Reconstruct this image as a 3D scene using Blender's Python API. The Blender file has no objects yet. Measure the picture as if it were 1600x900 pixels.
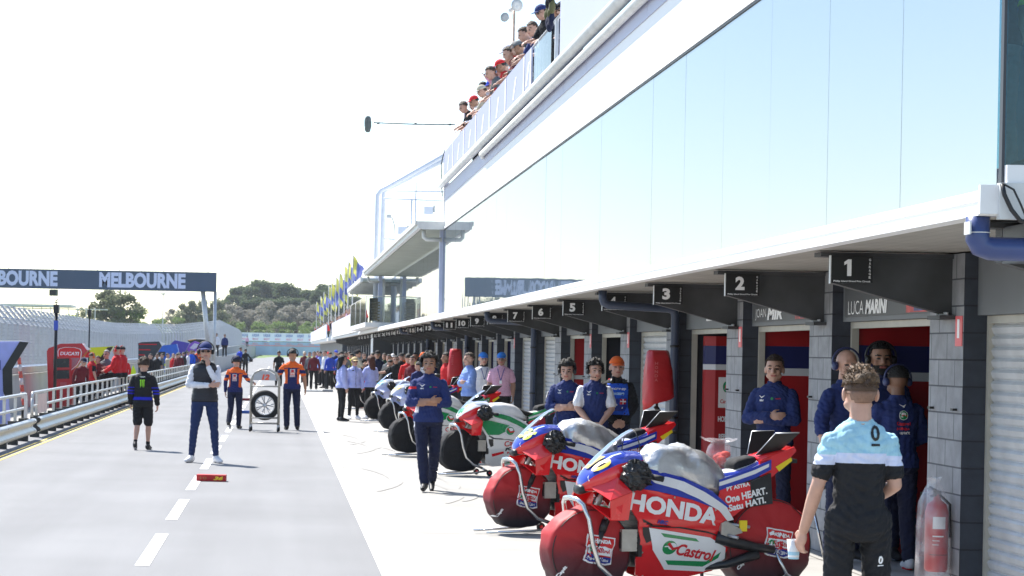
import bpy, bmesh, math, random
import numpy as np
from mathutils import Vector, Matrix
from mathutils.bvhtree import BVHTree
R = math.radians
random.seed(7)
scene = bpy.context.scene
COL = scene.collection

# ------------------------------------------------------------------ camera, sky, sun, exposure
F_PX, H, ROLL = 3460.0, 1.78, R(1.1)
VPX, VPY = 438.0, 546.0          # where the lane's lines meet in the photograph
CAM_R = Matrix.Rotation(R(90), 3, 'X') @ Matrix.Rotation(ROLL, 3, 'Z')
cam_data = bpy.data.cameras.new('camera')
cam = bpy.data.objects.new('camera', cam_data)
COL.objects.link(cam)
cam.matrix_world = Matrix.Translation((0, 0, H)) @ CAM_R.to_4x4()
cam_data.sensor_width = 36.0
cam_data.lens = F_PX / 1600 * 36
cam_data.shift_x = (800 - VPX) / 1600
cam_data.shift_y = (VPY - 450) / 1600
cam_data.clip_start = 0.3
cam_data.clip_end = 5000
cam_data.dof.use_dof = True
cam_data.dof.focus_distance = 19.0
cam_data.dof.aperture_fstop = 11
scene.camera = cam

world = bpy.data.worlds.new('World')
scene.world = world
world.use_nodes = True
wn = world.node_tree.nodes
sky = wn.new('ShaderNodeTexSky')
sky.sky_type = 'NISHITA'
sky.sun_disc = False
SUN_TO = Vector((0.56, -0.83, -1.33)).normalized()       # direction the light travels
sky.sun_elevation = math.asin(-SUN_TO.z)
sky.sun_rotation = math.atan2(-SUN_TO.x, -SUN_TO.y)
sky.air_density = 1.0
sky.dust_density = 0.35
sky.ozone_density = 1.0
bg = wn['Background']
bg.inputs['Strength'].default_value = 0.122
world.node_tree.links.new(sky.outputs[0], bg.inputs[0])
sl = bpy.data.lights.new('sun', 'SUN')
sl.energy = 4.9
sl.angle = R(0.55)
sl.color = (1.0, 0.955, 0.89)
sun = bpy.data.objects.new('sun', sl)
COL.objects.link(sun)
sun.rotation_euler = SUN_TO.to_track_quat('-Z', 'Y').to_euler()
sun.location = (-20, 30, 40)
scene.view_settings.view_transform = 'Standard'
scene.view_settings.look = 'None'
scene.view_settings.gamma = 1
scene.view_settings.use_curve_mapping = False
scene.view_settings.exposure = 1.05
scene.render.engine = 'CYCLES'
scene.cycles.max_bounces = 7
scene.cycles.transparent_max_bounces = 16
scene.cycles.use_denoising = True

# ------------------------------------------------------------------ pixel <-> place helpers (photo pixels, 1600 x 900)
def ray(px, py):
    v = Vector(((px - VPX) / F_PX, (VPY - py) / F_PX, -1))
    return CAM_R @ v
def G(px, py, z=0.0):
    d = ray(px, py); t = (z - H) / d.z
    return Vector((d.x * t, d.y * t, z))
def atY(px, py, Y):
    d = ray(px, py); t = Y / d.y
    return Vector((d.x * t, Y, H + d.z * t))
def atX(px, py, X):
    d = ray(px, py); t = X / d.x
    return Vector((X, d.y * t, H + d.z * t))
def ppm(Y):
    return F_PX / Y

# ------------------------------------------------------------------ materials
MATS = {}
def M(name, col=(.5, .5, .5), rough=.6, metal=0, var=.12, vs=6, bump=0, bs=60, coat=0, alpha=1, spec=.5, emit=None):
    if name in MATS: return MATS[name]
    m = bpy.data.materials.new(name); m.use_nodes = True
    nt = m.node_tree; n = nt.nodes; l = nt.links
    b = n['Principled BSDF']
    b.inputs['Roughness'].default_value = rough
    b.inputs['Metallic'].default_value = metal
    b.inputs['Coat Weight'].default_value = coat
    b.inputs['Coat Roughness'].default_value = .05
    b.inputs['Alpha'].default_value = alpha
    b.inputs['Specular IOR Level'].default_value = spec
    tc = n.new('ShaderNodeTexCoord')
    if var > 0:
        no = n.new('ShaderNodeTexNoise'); no.inputs['Scale'].default_value = vs; no.inputs['Detail'].default_value = 5
        l.new(tc.outputs['Object'], no.inputs['Vector'])
        cr = n.new('ShaderNodeMapRange'); cr.inputs['From Min'].default_value = .3; cr.inputs['From Max'].default_value = .7
        cr.inputs['To Min'].default_value = 1 - var; cr.inputs['To Max'].default_value = 1 + var
        l.new(no.outputs[0], cr.inputs['Value'])
        mx = n.new('ShaderNodeVectorMath'); mx.operation = 'SCALE'
        mx.inputs[0].default_value = col[:3]
        l.new(cr.outputs[0], mx.inputs['Scale'])
        l.new(mx.outputs[0], b.inputs['Base Color'])
        rr = n.new('ShaderNodeMapRange'); rr.inputs['To Min'].default_value = max(0, rough - .08); rr.inputs['To Max'].default_value = min(1, rough + .1)
        l.new(no.outputs[0], rr.inputs['Value']); l.new(rr.outputs[0], b.inputs['Roughness'])
    else:
        b.inputs['Base Color'].default_value = (*col[:3], 1)
    if bump > 0:
        nb = n.new('ShaderNodeTexNoise'); nb.inputs['Scale'].default_value = bs; nb.inputs['Detail'].default_value = 4
        l.new(tc.outputs['Object'], nb.inputs['Vector'])
        bn = n.new('ShaderNodeBump'); bn.inputs['Strength'].default_value = bump; bn.inputs['Distance'].default_value = .02
        l.new(nb.outputs[0], bn.inputs['Height']); l.new(bn.outputs[0], b.inputs['Normal'])
    if emit:
        b.inputs['Emission Color'].default_value = (*emit[:3], 1); b.inputs['Emission Strength'].default_value = emit[3]
    MATS[name] = m
    return m

def node_mat(name):
    m = bpy.data.materials.new(name); m.use_nodes = True
    MATS[name] = m
    return m, m.node_tree.nodes, m.node_tree.links, m.node_tree.nodes['Principled BSDF']

def swizzle(n, l, order, off=(0, 0, 0)):
    tc = n.new('ShaderNodeTexCoord'); s = n.new('ShaderNodeSeparateXYZ'); c = n.new('ShaderNodeCombineXYZ')
    l.new(tc.outputs['Object'], s.inputs[0])
    for i, a in enumerate(order):
        if a in 'XYZ': l.new(s.outputs[a], c.inputs[i])
    mp = n.new('ShaderNodeMapping'); mp.inputs['Location'].default_value = off
    l.new(c.outputs[0], mp.inputs[0])
    return mp.outputs[0]

def block_mat(name, order, c1, c2, mortar, off=(0, 0, 0), rough=.75):
    m, n, l, b = node_mat(name)
    v = swizzle(n, l, order, off)
    br = n.new('ShaderNodeTexBrick')
    br.inputs['Color1'].default_value = (*c1, 1); br.inputs['Color2'].default_value = (*c2, 1); br.inputs['Mortar'].default_value = (*mortar, 1)
    br.inputs['Scale'].default_value = 1.0; br.inputs['Mortar Size'].default_value = .007; br.inputs['Mortar Smooth'].default_value = .3
    br.inputs['Brick Width'].default_value = .4; br.inputs['Row Height'].default_value = .2; br.offset = .5
    l.new(v, br.inputs['Vector'])
    no = n.new('ShaderNodeTexNoise'); no.inputs['Scale'].default_value = 7; no.inputs['Detail'].default_value = 8
    l.new(v, no.inputs['Vector'])
    mr = n.new('ShaderNodeMapRange'); mr.inputs['From Min'].default_value = .3; mr.inputs['From Max'].default_value = .7; mr.inputs['To Min'].default_value = .8; mr.inputs['To Max'].default_value = 1.18
    l.new(no.outputs[0], mr.inputs[0])
    mx = n.new('ShaderNodeVectorMath'); mx.operation = 'SCALE'
    l.new(br.outputs['Color'], mx.inputs[0]); l.new(mr.outputs[0], mx.inputs['Scale'])
    l.new(mx.outputs[0], b.inputs['Base Color'])
    b.inputs['Roughness'].default_value = rough
    bu = n.new('ShaderNodeBump'); bu.inputs['Strength'].default_value = .6; bu.inputs['Distance'].default_value = .01; bu.invert = True
    l.new(br.outputs['Fac'], bu.inputs['Height'])
    n2 = n.new('ShaderNodeTexNoise'); n2.inputs['Scale'].default_value = 90; l.new(v, n2.inputs['Vector'])
    b2 = n.new('ShaderNodeBump'); b2.inputs['Strength'].default_value = .3; b2.inputs['Distance'].default_value = .005
    l.new(n2.outputs[0], b2.inputs['Height']); l.new(bu.outputs[0], b2.inputs['Normal']); l.new(b2.outputs[0], b.inputs['Normal'])
    return m

WHITE = M('white_paint', (.8, .8, .8), .45, var=.04)
OFFWHITE = M('weathered_white_metal', (.62, .63, .62), .5, var=.12, vs=3)
STEEL = M('galvanised_steel', (.50, .51, .53), .42, metal=.55, var=.14, vs=9)
CHROME = M('brushed_tube', (.62, .62, .62), .22, metal=1, var=.06)
BLACK = M('black_plastic', (.012, .012, .013), .45, var=.2)
BLACKCLOTH = M('black_cover_cloth', (.010, .010, .012), .85, var=.3, vs=10, bump=.4, bs=25)
RUBBER = M('rubber', (.015, .015, .016), .8, var=.2)
CHARCOAL = M('charcoal_paint', (.035, .040, .050), .5, var=.15, vs=4)
RED = M('red_paint', (.62, .012, .012), .35, var=.06)
RED_GLOSS = M('red_fairing_paint', (.72, .012, .016), .22, var=.04, coat=.6)
BLUE_GLOSS = M('blue_fairing_paint', (.012, .035, .36), .22, var=.04, coat=.6)
WHITE_GLOSS = M('white_fairing_paint', (.78, .78, .78), .25, var=.03, coat=.6)
GREEN_GLOSS = M('green_fairing_paint', (.01, .26, .075), .25, var=.04, coat=.6)
YELLOW = M('yellow_paint', (.85, .62, .02), .4, var=.04)
NEON = M('neon_yellow', (.62, .80, .02), .5, var=.05)
NAVY = M('navy_panel', (.008, .012, .085), .5, var=.1)
PRINT_WHITE = M('white_print', (.82, .82, .82), .5, var=0)
PRINT_BLACK = M('black_print', (.01, .01, .01), .5, var=0)
PRINT_RED = M('red_print', (.6, .01, .02), .5, var=0)
PRINT_GREEN = M('green_print', (.01, .25, .08), .5, var=0)
PRINT_BLUE = M('blue_print', (.01, .03, .25), .5, var=0)
LAVENDER = M('lavender_board', (.36, .40, .78), .5, var=.06)

# ------------------------------------------------------------------ mesh builder
class MB:
    def __init__(s):
        s.v = []; s.f = []; s.m = []; s.mats = []; s.sm = []
    def mi(s, mat):
        if mat not in s.mats: s.mats.append(mat)
        return s.mats.index(mat)
    def add(s, vs, fs, mat, smooth=False):
        o = len(s.v); k = s.mi(mat)
        s.v += [tuple(v) for v in vs]
        for f in fs:
            s.f.append(tuple(i + o for i in f)); s.m.append(k); s.sm.append(smooth)
        return s
    def box(s, x0, x1, y0, y1, z0, z1, mat, mx=None, my=None):
        if x0 > x1: x0, x1 = x1, x0
        if y0 > y1: y0, y1 = y1, y0
        if z0 > z1: z0, z1 = z1, z0
        vs = [(x0, y0, z0), (x1, y0, z0), (x1, y1, z0), (x0, y1, z0), (x0, y0, z1), (x1, y0, z1), (x1, y1, z1), (x0, y1, z1)]
        s.add(vs, [(0, 3, 2, 1), (4, 5, 6, 7)], mat)
        o = len(s.v) - 8
        for f, mm in (((0, 1, 5, 4), my or mat), ((2, 3, 7, 6), my or mat), ((1, 2, 6, 5), mx or mat), ((3, 0, 4, 7), mx or mat)):
            s.f.append(tuple(i + o for i in f)); s.m.append(s.mi(mm)); s.sm.append(False)
        return s
    def obox(s, c, sx, sy, sz, rot, mat):          # oriented box
        vs = []
        for z in (-sz / 2, sz / 2):
            for x, y in ((-sx / 2, -sy / 2), (sx / 2, -sy / 2), (sx / 2, sy / 2), (-sx / 2, sy / 2)):
                vs.append(Vector(c) + rot @ Vector((x, y, z)))
        return s.add(vs, [(0, 3, 2, 1), (4, 5, 6, 7), (0, 1, 5, 4), (1, 2, 6, 5), (2, 3, 7, 6), (3, 0, 4, 7)], mat)
    def quad(s, a, b, c, d, mat):
        return s.add([a, b, c, d], [(0, 1, 2, 3)], mat)
    def prism(s, poly, axis, d0, d1, mat, side=None):
        def P(u, w, d):
            return {'x': (d, u, w), 'y': (u, d, w), 'z': (u, w, d)}[axis]
        n = len(poly)
        vs = [P(u, w, d0) for u, w in poly] + [P(u, w, d1) for u, w in poly]
        s.add(vs, [tuple(range(n)), tuple(range(2 * n - 1, n - 1, -1))], mat)
        o = len(s.v) - 2 * n; k = s.mi(side or mat)
        for i in range(n):
            j = (i + 1) % n
            s.f.append((o + i, o + n + i, o + n + j, o + j)); s.m.append(k); s.sm.append(False)
        return s
    def tube(s, pts, r, n, mat, caps=True):
        pts = [Vector(p) for p in pts]
        rs = r if isinstance(r, (list, tuple)) else [r] * len(pts)
        up = None; vs = []; fs = []
        for i, p in enumerate(pts):
            if i == 0: t = (pts[1] - p)
            elif i == len(pts) - 1: t = (p - pts[i - 1])
            else: t = (pts[i + 1] - p).normalized() + (p - pts[i - 1]).normalized()
            t = t.normalized() if t.length > 1e-9 else Vector((0, 0, 1))
            if up is None:
                a = Vector((0, 0, 1)) if abs(t.z) < .9 else Vector((1, 0, 0))
                up = (a - t * a.dot(t)).normalized()
            else:
                up = (up - t * up.dot(t)); up = up.normalized() if up.length > 1e-6 else Vector((1, 0, 0))
            w = t.cross(up)
            for k in range(n):
                an = 2 * math.pi * k / n
                vs.append(p + (up * math.cos(an) + w * math.sin(an)) * rs[i])
        for i in range(len(pts) - 1):
            for k in range(n):
                a = i * n + k; b = i * n + (k + 1) % n
                fs.append((a, b, b + n, a + n))
        if caps:
            fs.append(tuple(range(n - 1, -1, -1))); fs.append(tuple(range(len(vs) - n, len(vs))))
        return s.add(vs, fs, mat, True)
    def loft(s, rings, mat, caps=True, smooth=True, closed=True):
        n = len(rings[0]); vs = [v for r in rings for v in r]; fs = []
        for i in range(len(rings) - 1):
            for k in range(n if closed else n - 1):
                a = i * n + k; b = i * n + (k + 1) % n
                fs.append((a, b, b + n, a + n))
        if caps and closed:
            fs.append(tuple(range(n - 1, -1, -1))); fs.append(tuple(range(len(vs) - n, len(vs))))
        return s.add(vs, fs, mat, smooth)
    def lathe(s, prof, c, axis, n, mat, smooth=True, caps=True):
        axis = Vector(axis).normalized(); c = Vector(c)
        a = Vector((0, 0, 1)) if abs(axis.z) < .9 else Vector((1, 0, 0))
        u = (a - axis * a.dot(axis)).normalized(); w = axis.cross(u)
        rings = [[c + axis * h + (u * math.cos(2 * math.pi * k / n) + w * math.sin(2 * math.pi * k / n)) * r for k in range(n)] for r, h in prof]
        return s.loft(rings, mat, caps, smooth)
    def sphere(s, c, r, mat, n=12, m=8):
        rx, ry, rz = r if isinstance(r, (tuple, list)) else (r, r, r)
        rings = []
        for i in range(m + 1):
            th = math.pi * (i + .02) / (m + .04)
            rings.append([Vector(c) + Vector((rx * math.sin(th) * math.cos(2 * math.pi * k / n), ry * math.sin(th) * math.sin(2 * math.pi * k / n), rz * math.cos(th))) for k in range(n)])
        return s.loft(rings[::-1], mat)
    def mesh(s, name='mesh'):
        me = bpy.data.meshes.new(name)
        me.from_pydata([tuple(v) for v in s.v], [], s.f)
        for m in s.mats: me.materials.append(m)
        me.polygons.foreach_set('material_index', s.m)
        me.polygons.foreach_set('use_smooth', s.sm)
        me.update()
        return me
    def build(s, name, parent=None, world=False, fix=False):
        me = s.mesh(name)
        if fix:
            bm = bmesh.new(); bm.from_mesh(me); bmesh.ops.recalc_face_normals(bm, faces=bm.faces); bm.to_mesh(me); bm.free()
        return link(name, me, parent, world)

def link(name, data, parent=None, world=False):
    o = bpy.data.objects.new(name, data)
    COL.objects.link(o)
    if parent is not None:
        o.parent = parent
        if world:
            q = parent; off = Vector((0, 0, 0))
            while q is not None:
                off += q.location; q = q.parent
            o.location = -off
    return o

def tag(o, label=None, cat=None, group=None, kind=None):
    if label: o['label'] = label
    if cat: o['category'] = cat
    if group: o['group'] = group
    if kind: o['kind'] = kind
    return o
def thing(name, label, cat, loc=(0, 0, 0), rz=0, group=None):
    o = link(name, None)
    o.location = loc; o.rotation_euler = (0, 0, rz); o.empty_display_size = .3
    return tag(o, label, cat, group)
def copy_tree(o, parent=None):
    c = o.copy(); COL.objects.link(c); c.parent = parent
    for ch in list(o.children): copy_tree(ch, c)
    return c

# ------------------------------------------------------------------ lettering
_tc = {}
def text2d(s, w=None, h=1.0, bold=.0, shear=0.0):
    key = (s, w, h, bold, shear)
    if key in _tc: return _tc[key]
    cu = bpy.data.curves.new('t', 'FONT'); cu.body = s; cu.align_x = 'LEFT'
    cu.offset = bold; cu.shear = shear; cu.resolution_u = 3; cu.size = 1
    ob = bpy.data.objects.new('t', cu); COL.objects.link(ob)
    dg = bpy.context.evaluated_depsgraph_get()
    me = bpy.data.meshes.new_from_object(ob.evaluated_get(dg))
    vs = [(v.co.x, v.co.y) for v in me.vertices]; fs = [tuple(p.vertices) for p in me.polygons]
    bpy.data.objects.remove(ob); bpy.data.curves.remove(cu); bpy.data.meshes.remove(me)
    x0 = min(v[0] for v in vs); x1 = max(v[0] for v in vs); y0 = min(v[1] for v in vs); y1 = max(v[1] for v in vs)
    sy = h / (y1 - y0); sx = (w / (x1 - x0)) if w else sy
    vs = [((x - (x0 + x1) / 2) * sx, (y - (y0 + y1) / 2) * sy) for x, y in vs]
    _tc[key] = (vs, fs)
    return vs, fs
def put_text(mb, s, c, u, v, mat, w=None, h=.1, bold=.02, shear=0):
    """flat lettering centred at c, reading along u, up along v"""
    vs, fs = text2d(s, w, h, bold, shear)
    u = Vector(u).normalized(); v = Vector(v).normalized(); c = Vector(c)
    mb.add([c + u * a + v * b for a, b in vs], fs, mat)
def put_poly(mb, pts, c, u, v, mat):
    u = Vector(u).normalized(); v = Vector(v).normalized(); c = Vector(c)
    mb.add([c + u * a + v * b for a, b in pts], [tuple(range(len(pts)))], mat)
def ell(a, b, n=20, cx=0, cy=0):
    return [(cx + a * math.cos(2 * math.pi * i / n), cy + b * math.sin(2 * math.pi * i / n)) for i in range(n)]
# ================================================================== THE SETTING
def sheet(name, pts, z, mat, kind='structure'):
    mb = MB(); mb.add([(x, y, z) for x, y in pts], [tuple(range(len(pts)))], mat)
    o = mb.build(name); o['kind'] = kind
    return o

def asphalt(name, c, patch):
    m, n, l, b = node_mat(name)
    v = swizzle(n, l, 'XYZ')
    big = n.new('ShaderNodeTexNoise'); big.inputs['Scale'].default_value = .35; big.inputs['Detail'].default_value = 6; l.new(v, big.inputs[0])
    st = n.new('ShaderNodeMapping'); st.inputs['Scale'].default_value = (1.6, .07, 1); l.new(v, st.inputs[0])
    stn = n.new('ShaderNodeTexNoise'); stn.inputs['Scale'].default_value = 1.0; stn.inputs['Detail'].default_value = 5; l.new(st.outputs[0], stn.inputs[0])
    fine = n.new('ShaderNodeTexNoise'); fine.inputs['Scale'].default_value = 110; fine.inputs['Detail'].default_value = 3; l.new(v, fine.inputs[0])
    def mr(src, a, bb, lo=.3, hi=.7):
        r = n.new('ShaderNodeMapRange'); r.inputs[1].default_value = lo; r.inputs[2].default_value = hi; r.inputs[3].default_value = a; r.inputs[4].default_value = bb
        l.new(src, r.inputs[0]); return r.outputs[0]
    def mul(a, bb):
        r = n.new('ShaderNodeMath'); r.operation = 'MULTIPLY'; l.new(a, r.inputs[0]); l.new(bb, r.inputs[1]); return r.outputs[0]
    k = mul(mul(mr(big.outputs[0], 1 - patch, 1 + patch), mr(stn.outputs[0], 1 - patch, 1 + patch)), mr(fine.outputs[0], .72, 1.28))
    sc = n.new('ShaderNodeVectorMath'); sc.operation = 'SCALE'; sc.inputs[0].default_value = c; l.new(k, sc.inputs['Scale'])
    l.new(sc.outputs[0], b.inputs['Base Color']); b.inputs['Roughness'].default_value = .85
    bu = n.new('ShaderNodeBump'); bu.inputs['Strength'].default_value = .5; bu.inputs['Distance'].default_value = .006
    l.new(fine.outputs[0], bu.inputs['Height']); l.new(bu.outputs[0], b.inputs['Normal'])
    return m
ASPH = asphalt('worn_asphalt', (.188, .190, .194), .095)

def concrete(name, c, jw=4.0, jl=6.0):
    m, n, l, b = node_mat(name)
    v = swizzle(n, l, 'XYZ', (-.85, 2.2, 0))
    br = n.new('ShaderNodeTexBrick'); br.offset = 0
    br.inputs['Color1'].default_value = (*c, 1); br.inputs['Color2'].default_value = (c[0] * .95, c[1] * .95, c[2] * .94, 1); br.inputs['Mortar'].default_value = (.12, .11, .10, 1)
    br.inputs['Scale'].default_value = 1; br.inputs['Mortar Size'].default_value = .012; br.inputs['Brick Width'].default_value = jw; br.inputs['Row Height'].default_value = jl
    l.new(v, br.inputs[0])
    no = n.new('ShaderNodeTexNoise'); no.inputs['Scale'].default_value = 1.1; no.inputs['Detail'].default_value = 9; l.new(v, no.inputs[0])
    r = n.new('ShaderNodeMapRange'); r.inputs[1].default_value = .3; r.inputs[2].default_value = .7; r.inputs[3].default_value = .84; r.inputs[4].default_value = 1.08; l.new(no.outputs[0], r.inputs[0])
    sc = n.new('ShaderNodeVectorMath'); sc.operation = 'SCALE'; l.new(br.outputs[0], sc.inputs[0]); l.new(r.outputs[0], sc.inputs['Scale'])
    l.new(sc.outputs[0], b.inputs['Base Color']); b.inputs['Roughness'].default_value = .8
    return m
CONC = concrete('apron_concrete', (.335, .325, .303))
GRASS = M('mown_grass', (.13, .20, .05), .9, var=.35, vs=.8, bump=.5, bs=9)
DIRT = M('dry_verge', (.30, .30, .24), .9, var=.2, vs=.2)
LINE_W = M('road_line_white', (.74, .74, .73), .7, var=.08, vs=3)
LINE_Y = M('road_line_yellow', (.62, .47, .10), .7, var=.12, vs=3)

sheet('ground', [(-1500, -300), (1500, -300), (1500, 3500), (-1500, 3500)], -.02, DIRT)
sheet('race_track', [(-26, -20), (-9, -20), (-9, 150), (-7, 320), (20, 560), (-10, 560), (-24, 320), (-26, 150)], -.012, ASPH)
sheet('track_verge', [(-9, -20), (-5.2, -20), (-5.2, 150), (-4.5, 170), (-5.5, 330), (20, 556), (-7, 320), (-9, 150)], -.008, CONC)
sheet('pit_lane', [(-5.2, -20), (.84, -20), (.84, 240), (12, 520), (-2, 520), (-5.6, 330), (-4.6, 150), (-5.2, 110)], 0, ASPH)
sheet('apron', [(.84, -20), (5.5, -20), (5.5, 290), (40, 520), (12, 520), (.84, 240)], -.002, CONC)
sheet('edge_line', [(.84, -20), (.97, -20), (.97, 240), (.84, 240)], .004, LINE_W)
mb = MB()
y = 0.0
dash0 = G(259, 850).y - 2.05
for k in range(-2, 44):
    a = dash0 + k * 4.84; xc = -1.09
    mb.add([(xc - .06, a, .004), (xc + .06, a, .004), (xc + .06, a + 3.1, .004), (xc - .06, a + 3.1, .004)], [(0, 1, 2, 3)], LINE_W)
mb.build('lane_dashes')['kind'] = 'structure'
TM = M('tyre_mark', (.20, .195, .19), .85, var=.25, vs=2)
TMC = M('tyre_mark_apron', (.295, .287, .270), .85, var=.12, vs=2)
rs0 = random.Random(21)
MZ = [.0030]
def mark(pts, w, mat):
    MZ[0] += .00012; z = MZ[0]
    mb = MB(); L = []; Rr = []
    for i, p in enumerate(pts):
        q = pts[min(i + 1, len(pts) - 1)]; o_ = pts[max(i - 1, 0)]; d = (Vector(q) - Vector(o_)).normalized(); nrm = Vector((-d.y, d.x)) * w * (.25 + .75 * math.sin(math.pi * (i + .3) / len(pts)))
        L.append((p[0] + nrm.x, p[1] + nrm.y, z)); Rr.append((p[0] - nrm.x, p[1] - nrm.y, z))
    mb.add(L + Rr, [(i, i + 1, len(pts) + i + 1, len(pts) + i) for i in range(len(pts) - 1)], mat)
    mb.build('tyre_mark')['kind'] = 'structure'
for k in range(9):
    y0 = rs0.uniform(22, 60); cx_ = rs0.uniform(1.6, 2.6); rr = rs0.uniform(2.5, 6)
    mark([Vector((cx_ - rr + rr * math.cos(a), y0 + rr * math.sin(a) * 1.3)) for a in np.linspace(-.35, .35, 14)] , rs0.uniform(.06, .10), TMC)
for k in range(0):
    y0 = rs0.uniform(14, 50); xx = rs0.uniform(-3.2, .3)
    mark([Vector((xx + .02 * i * i * rs0.uniform(-.05, .05), y0 + i * 1.6)) for i in range(10)], rs0.uniform(.03, .06), M('tyre_mark_lane', (.175, .177, .182), .85, var=.2, vs=2))
mb = MB()
for dx in (0, .12):
    pl = [(-4.40, 10), (-4.42, 60), (-4.5, 110), (-4.2, 150)]
    for (xa, ya), (xb, yb) in zip(pl, pl[1:]):
        mb.add([(xa + dx, ya, .004), (xa + dx + .055, ya, .004), (xb + dx + .055, yb, .004), (xb + dx, yb, .004)], [(0, 1, 2, 3)], LINE_Y)
mb.build('pit_wall_line')['kind'] = 'structure'
sheet('grass_strip', [(-40, 60), (-27, 60), (-27, 330), (20, 575), (60, 600), (-60, 600)], -.006, GRASS)
sheet('far_grass', [(4, 300), (40, 300), (60, 520), (14, 520)], .01, GRASS)

# far hill that carries the trees
mb = MB(); rows = []
for j, (Y, z) in enumerate([(590, 0), (620, 3.0), (660, 6), (720, 8), (900, 10)]):
    rows.append([Vector((x, Y, z * (1 if -110 < x < 240 else .35) + (random.random() - .5) * .8 * (j > 0))) for x in range(-400, 401, 20)])
vs = [v for r in rows for v in r]; nc = len(rows[0])
fs = [(j * nc + i, j * nc + i + 1, (j + 1) * nc + i + 1, (j + 1) * nc + i) for j in range(len(rows) - 1) for i in range(nc - 1)]
mb.add(vs, fs, M('bank_grass', (.10, .15, .045), .9, var=.4, vs=.15), True)
o = mb.build('hill'); o['kind'] = 'structure'

# ================================================================== PIT BUILDING
YB0, YB1 = 12.2, 54.4
XF, XE, XG = 5.03, 3.83, 3.96       # pillar face, eave, glass plane
BAY, Y1 = 3.9, 16.31
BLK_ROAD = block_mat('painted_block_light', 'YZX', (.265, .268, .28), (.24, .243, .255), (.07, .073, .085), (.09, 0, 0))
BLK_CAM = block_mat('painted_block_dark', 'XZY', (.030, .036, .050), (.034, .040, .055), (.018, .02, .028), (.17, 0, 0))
LINTEL = M('lintel_grey', (.15, .16, .17), .6, var=.1, vs=2)
SOFFIT_M, n, l, b = node_mat('soffit_lining')
v = swizzle(n, l, 'XYZ')
wv = n.new('ShaderNodeTexWave'); wv.bands_direction = 'X'; wv.inputs['Scale'].default_value = 2.6; wv.inputs['Distortion'].default_value = 0; wv.wave_profile = 'SAW'
l.new(v, wv.inputs[0])
r = n.new('ShaderNodeMapRange'); r.inputs[1].default_value = 0; r.inputs[2].default_value = .12; r.inputs[3].default_value = .6; r.inputs[4].default_value = 1; l.new(wv.outputs['Fac'], r.inputs[0])
no = n.new('ShaderNodeTexNoise'); no.inputs['Scale'].default_value = 3; no.inputs['Detail'].default_value = 7; l.new(v, no.inputs[0])
r2 = n.new('ShaderNodeMapRange'); r2.inputs[1].default_value = .3; r2.inputs[2].default_value = .7; r2.inputs[3].default_value = .8; r2.inputs[4].default_value = 1.1; l.new(no.outputs[0], r2.inputs[0])
mm = n.new('ShaderNodeMath'); mm.operation = 'MULTIPLY'; l.new(r.outputs[0], mm.inputs[0]); l.new(r2.outputs[0], mm.inputs[1])
sc = n.new('ShaderNodeVectorMath'); sc.operation = 'SCALE'; sc.inputs[0].default_value = (.36, .34, .30); l.new(mm.outputs[0], sc.inputs['Scale']); l.new(sc.outputs[0], b.inputs['Base Color'])
CLAD = M('white_cladding', (.80, .80, .80), .5, var=.03, vs=1)
CLAD_L = M('pale_lilac_cladding', (.40, .42, .56), .5, var=.04, vs=1)
SHUT = M('shutter_steel', (.52, .53, .54), .45, metal=.15, var=.1, vs=5)
BRACKET_M = M('bracket_charcoal', (.045, .047, .050), .6, var=.35, vs=3)
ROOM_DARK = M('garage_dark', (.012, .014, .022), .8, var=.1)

GLASS, n, l, b = node_mat('tinted_reflective_glass')
n.remove(b)
out = n['Material Output']
gl = n.new('ShaderNodeBsdfGlossy'); gl.inputs['Roughness'].default_value = .015; gl.inputs['Color'].default_value = (.96, .97, .98, 1)
df = n.new('ShaderNodeBsdfDiffuse'); df.inputs['Color'].default_value = (.10, .13, .16, 1)
ms = n.new('ShaderNodeMixShader')
fr = n.new('ShaderNodeFresnel'); fr.inputs['IOR'].default_value = 4.6
v = swizzle(n, l, 'XYZ')
nz = n.new('ShaderNodeTexNoise'); nz.inputs['Scale'].default_value = .8; nz.inputs['Detail'].default_value = 1; l.new(v, nz.inputs[0])
bu = n.new('ShaderNodeBump'); bu.inputs['Strength'].default_value = .10; bu.inputs['Distance'].default_value = .02
l.new(nz.outputs[0], bu.inputs['Height']); l.new(bu.outputs[0], gl.inputs['Normal'])
l.new(fr.outputs[0], ms.inputs[0]); l.new(df.outputs[0], ms.inputs[1]); l.new(gl.outputs[0], ms.inputs[2]); l.new(ms.outputs[0], out.inputs[0])
CLEAR, n, l, b = node_mat('clear_tinted_glass')
n.remove(b); out = n['Material Output']
gl = n.new('ShaderNodeBsdfGlossy'); gl.inputs['Roughness'].default_value = .02
tr = n.new('ShaderNodeBsdfTransparent'); tr.inputs['Color'].default_value = (.62, .86, .92, 1)
ms = n.new('ShaderNodeMixShader'); fr = n.new('ShaderNodeFresnel'); fr.inputs['IOR'].default_value = 1.5
l.new(fr.outputs[0], ms.inputs[0]); l.new(tr.outputs[0], ms.inputs[1]); l.new(gl.outputs[0], ms.inputs[2]); l.new(ms.outputs[0], out.inputs[0])
RAILGLASS, n, l, b = node_mat('balcony_glass')
n.remove(b); out = n['Material Output']
gl = n.new('ShaderNodeBsdfGlossy'); gl.inputs['Roughness'].default_value = .05
tr = n.new('ShaderNodeBsdfTransparent'); tr.inputs['Color'].default_value = (.9, .96, .98, 1)
ms = n.new('ShaderNodeMixShader'); fr = n.new('ShaderNodeFresnel'); fr.inputs['IOR'].default_value = 1.5
l.new(fr.outputs[0], ms.inputs[0]); l.new(tr.outputs[0], ms.inputs[1]); l.new(gl.outputs[0], ms.inputs[2]); l.new(ms.outputs[0], out.inputs[0])

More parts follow.
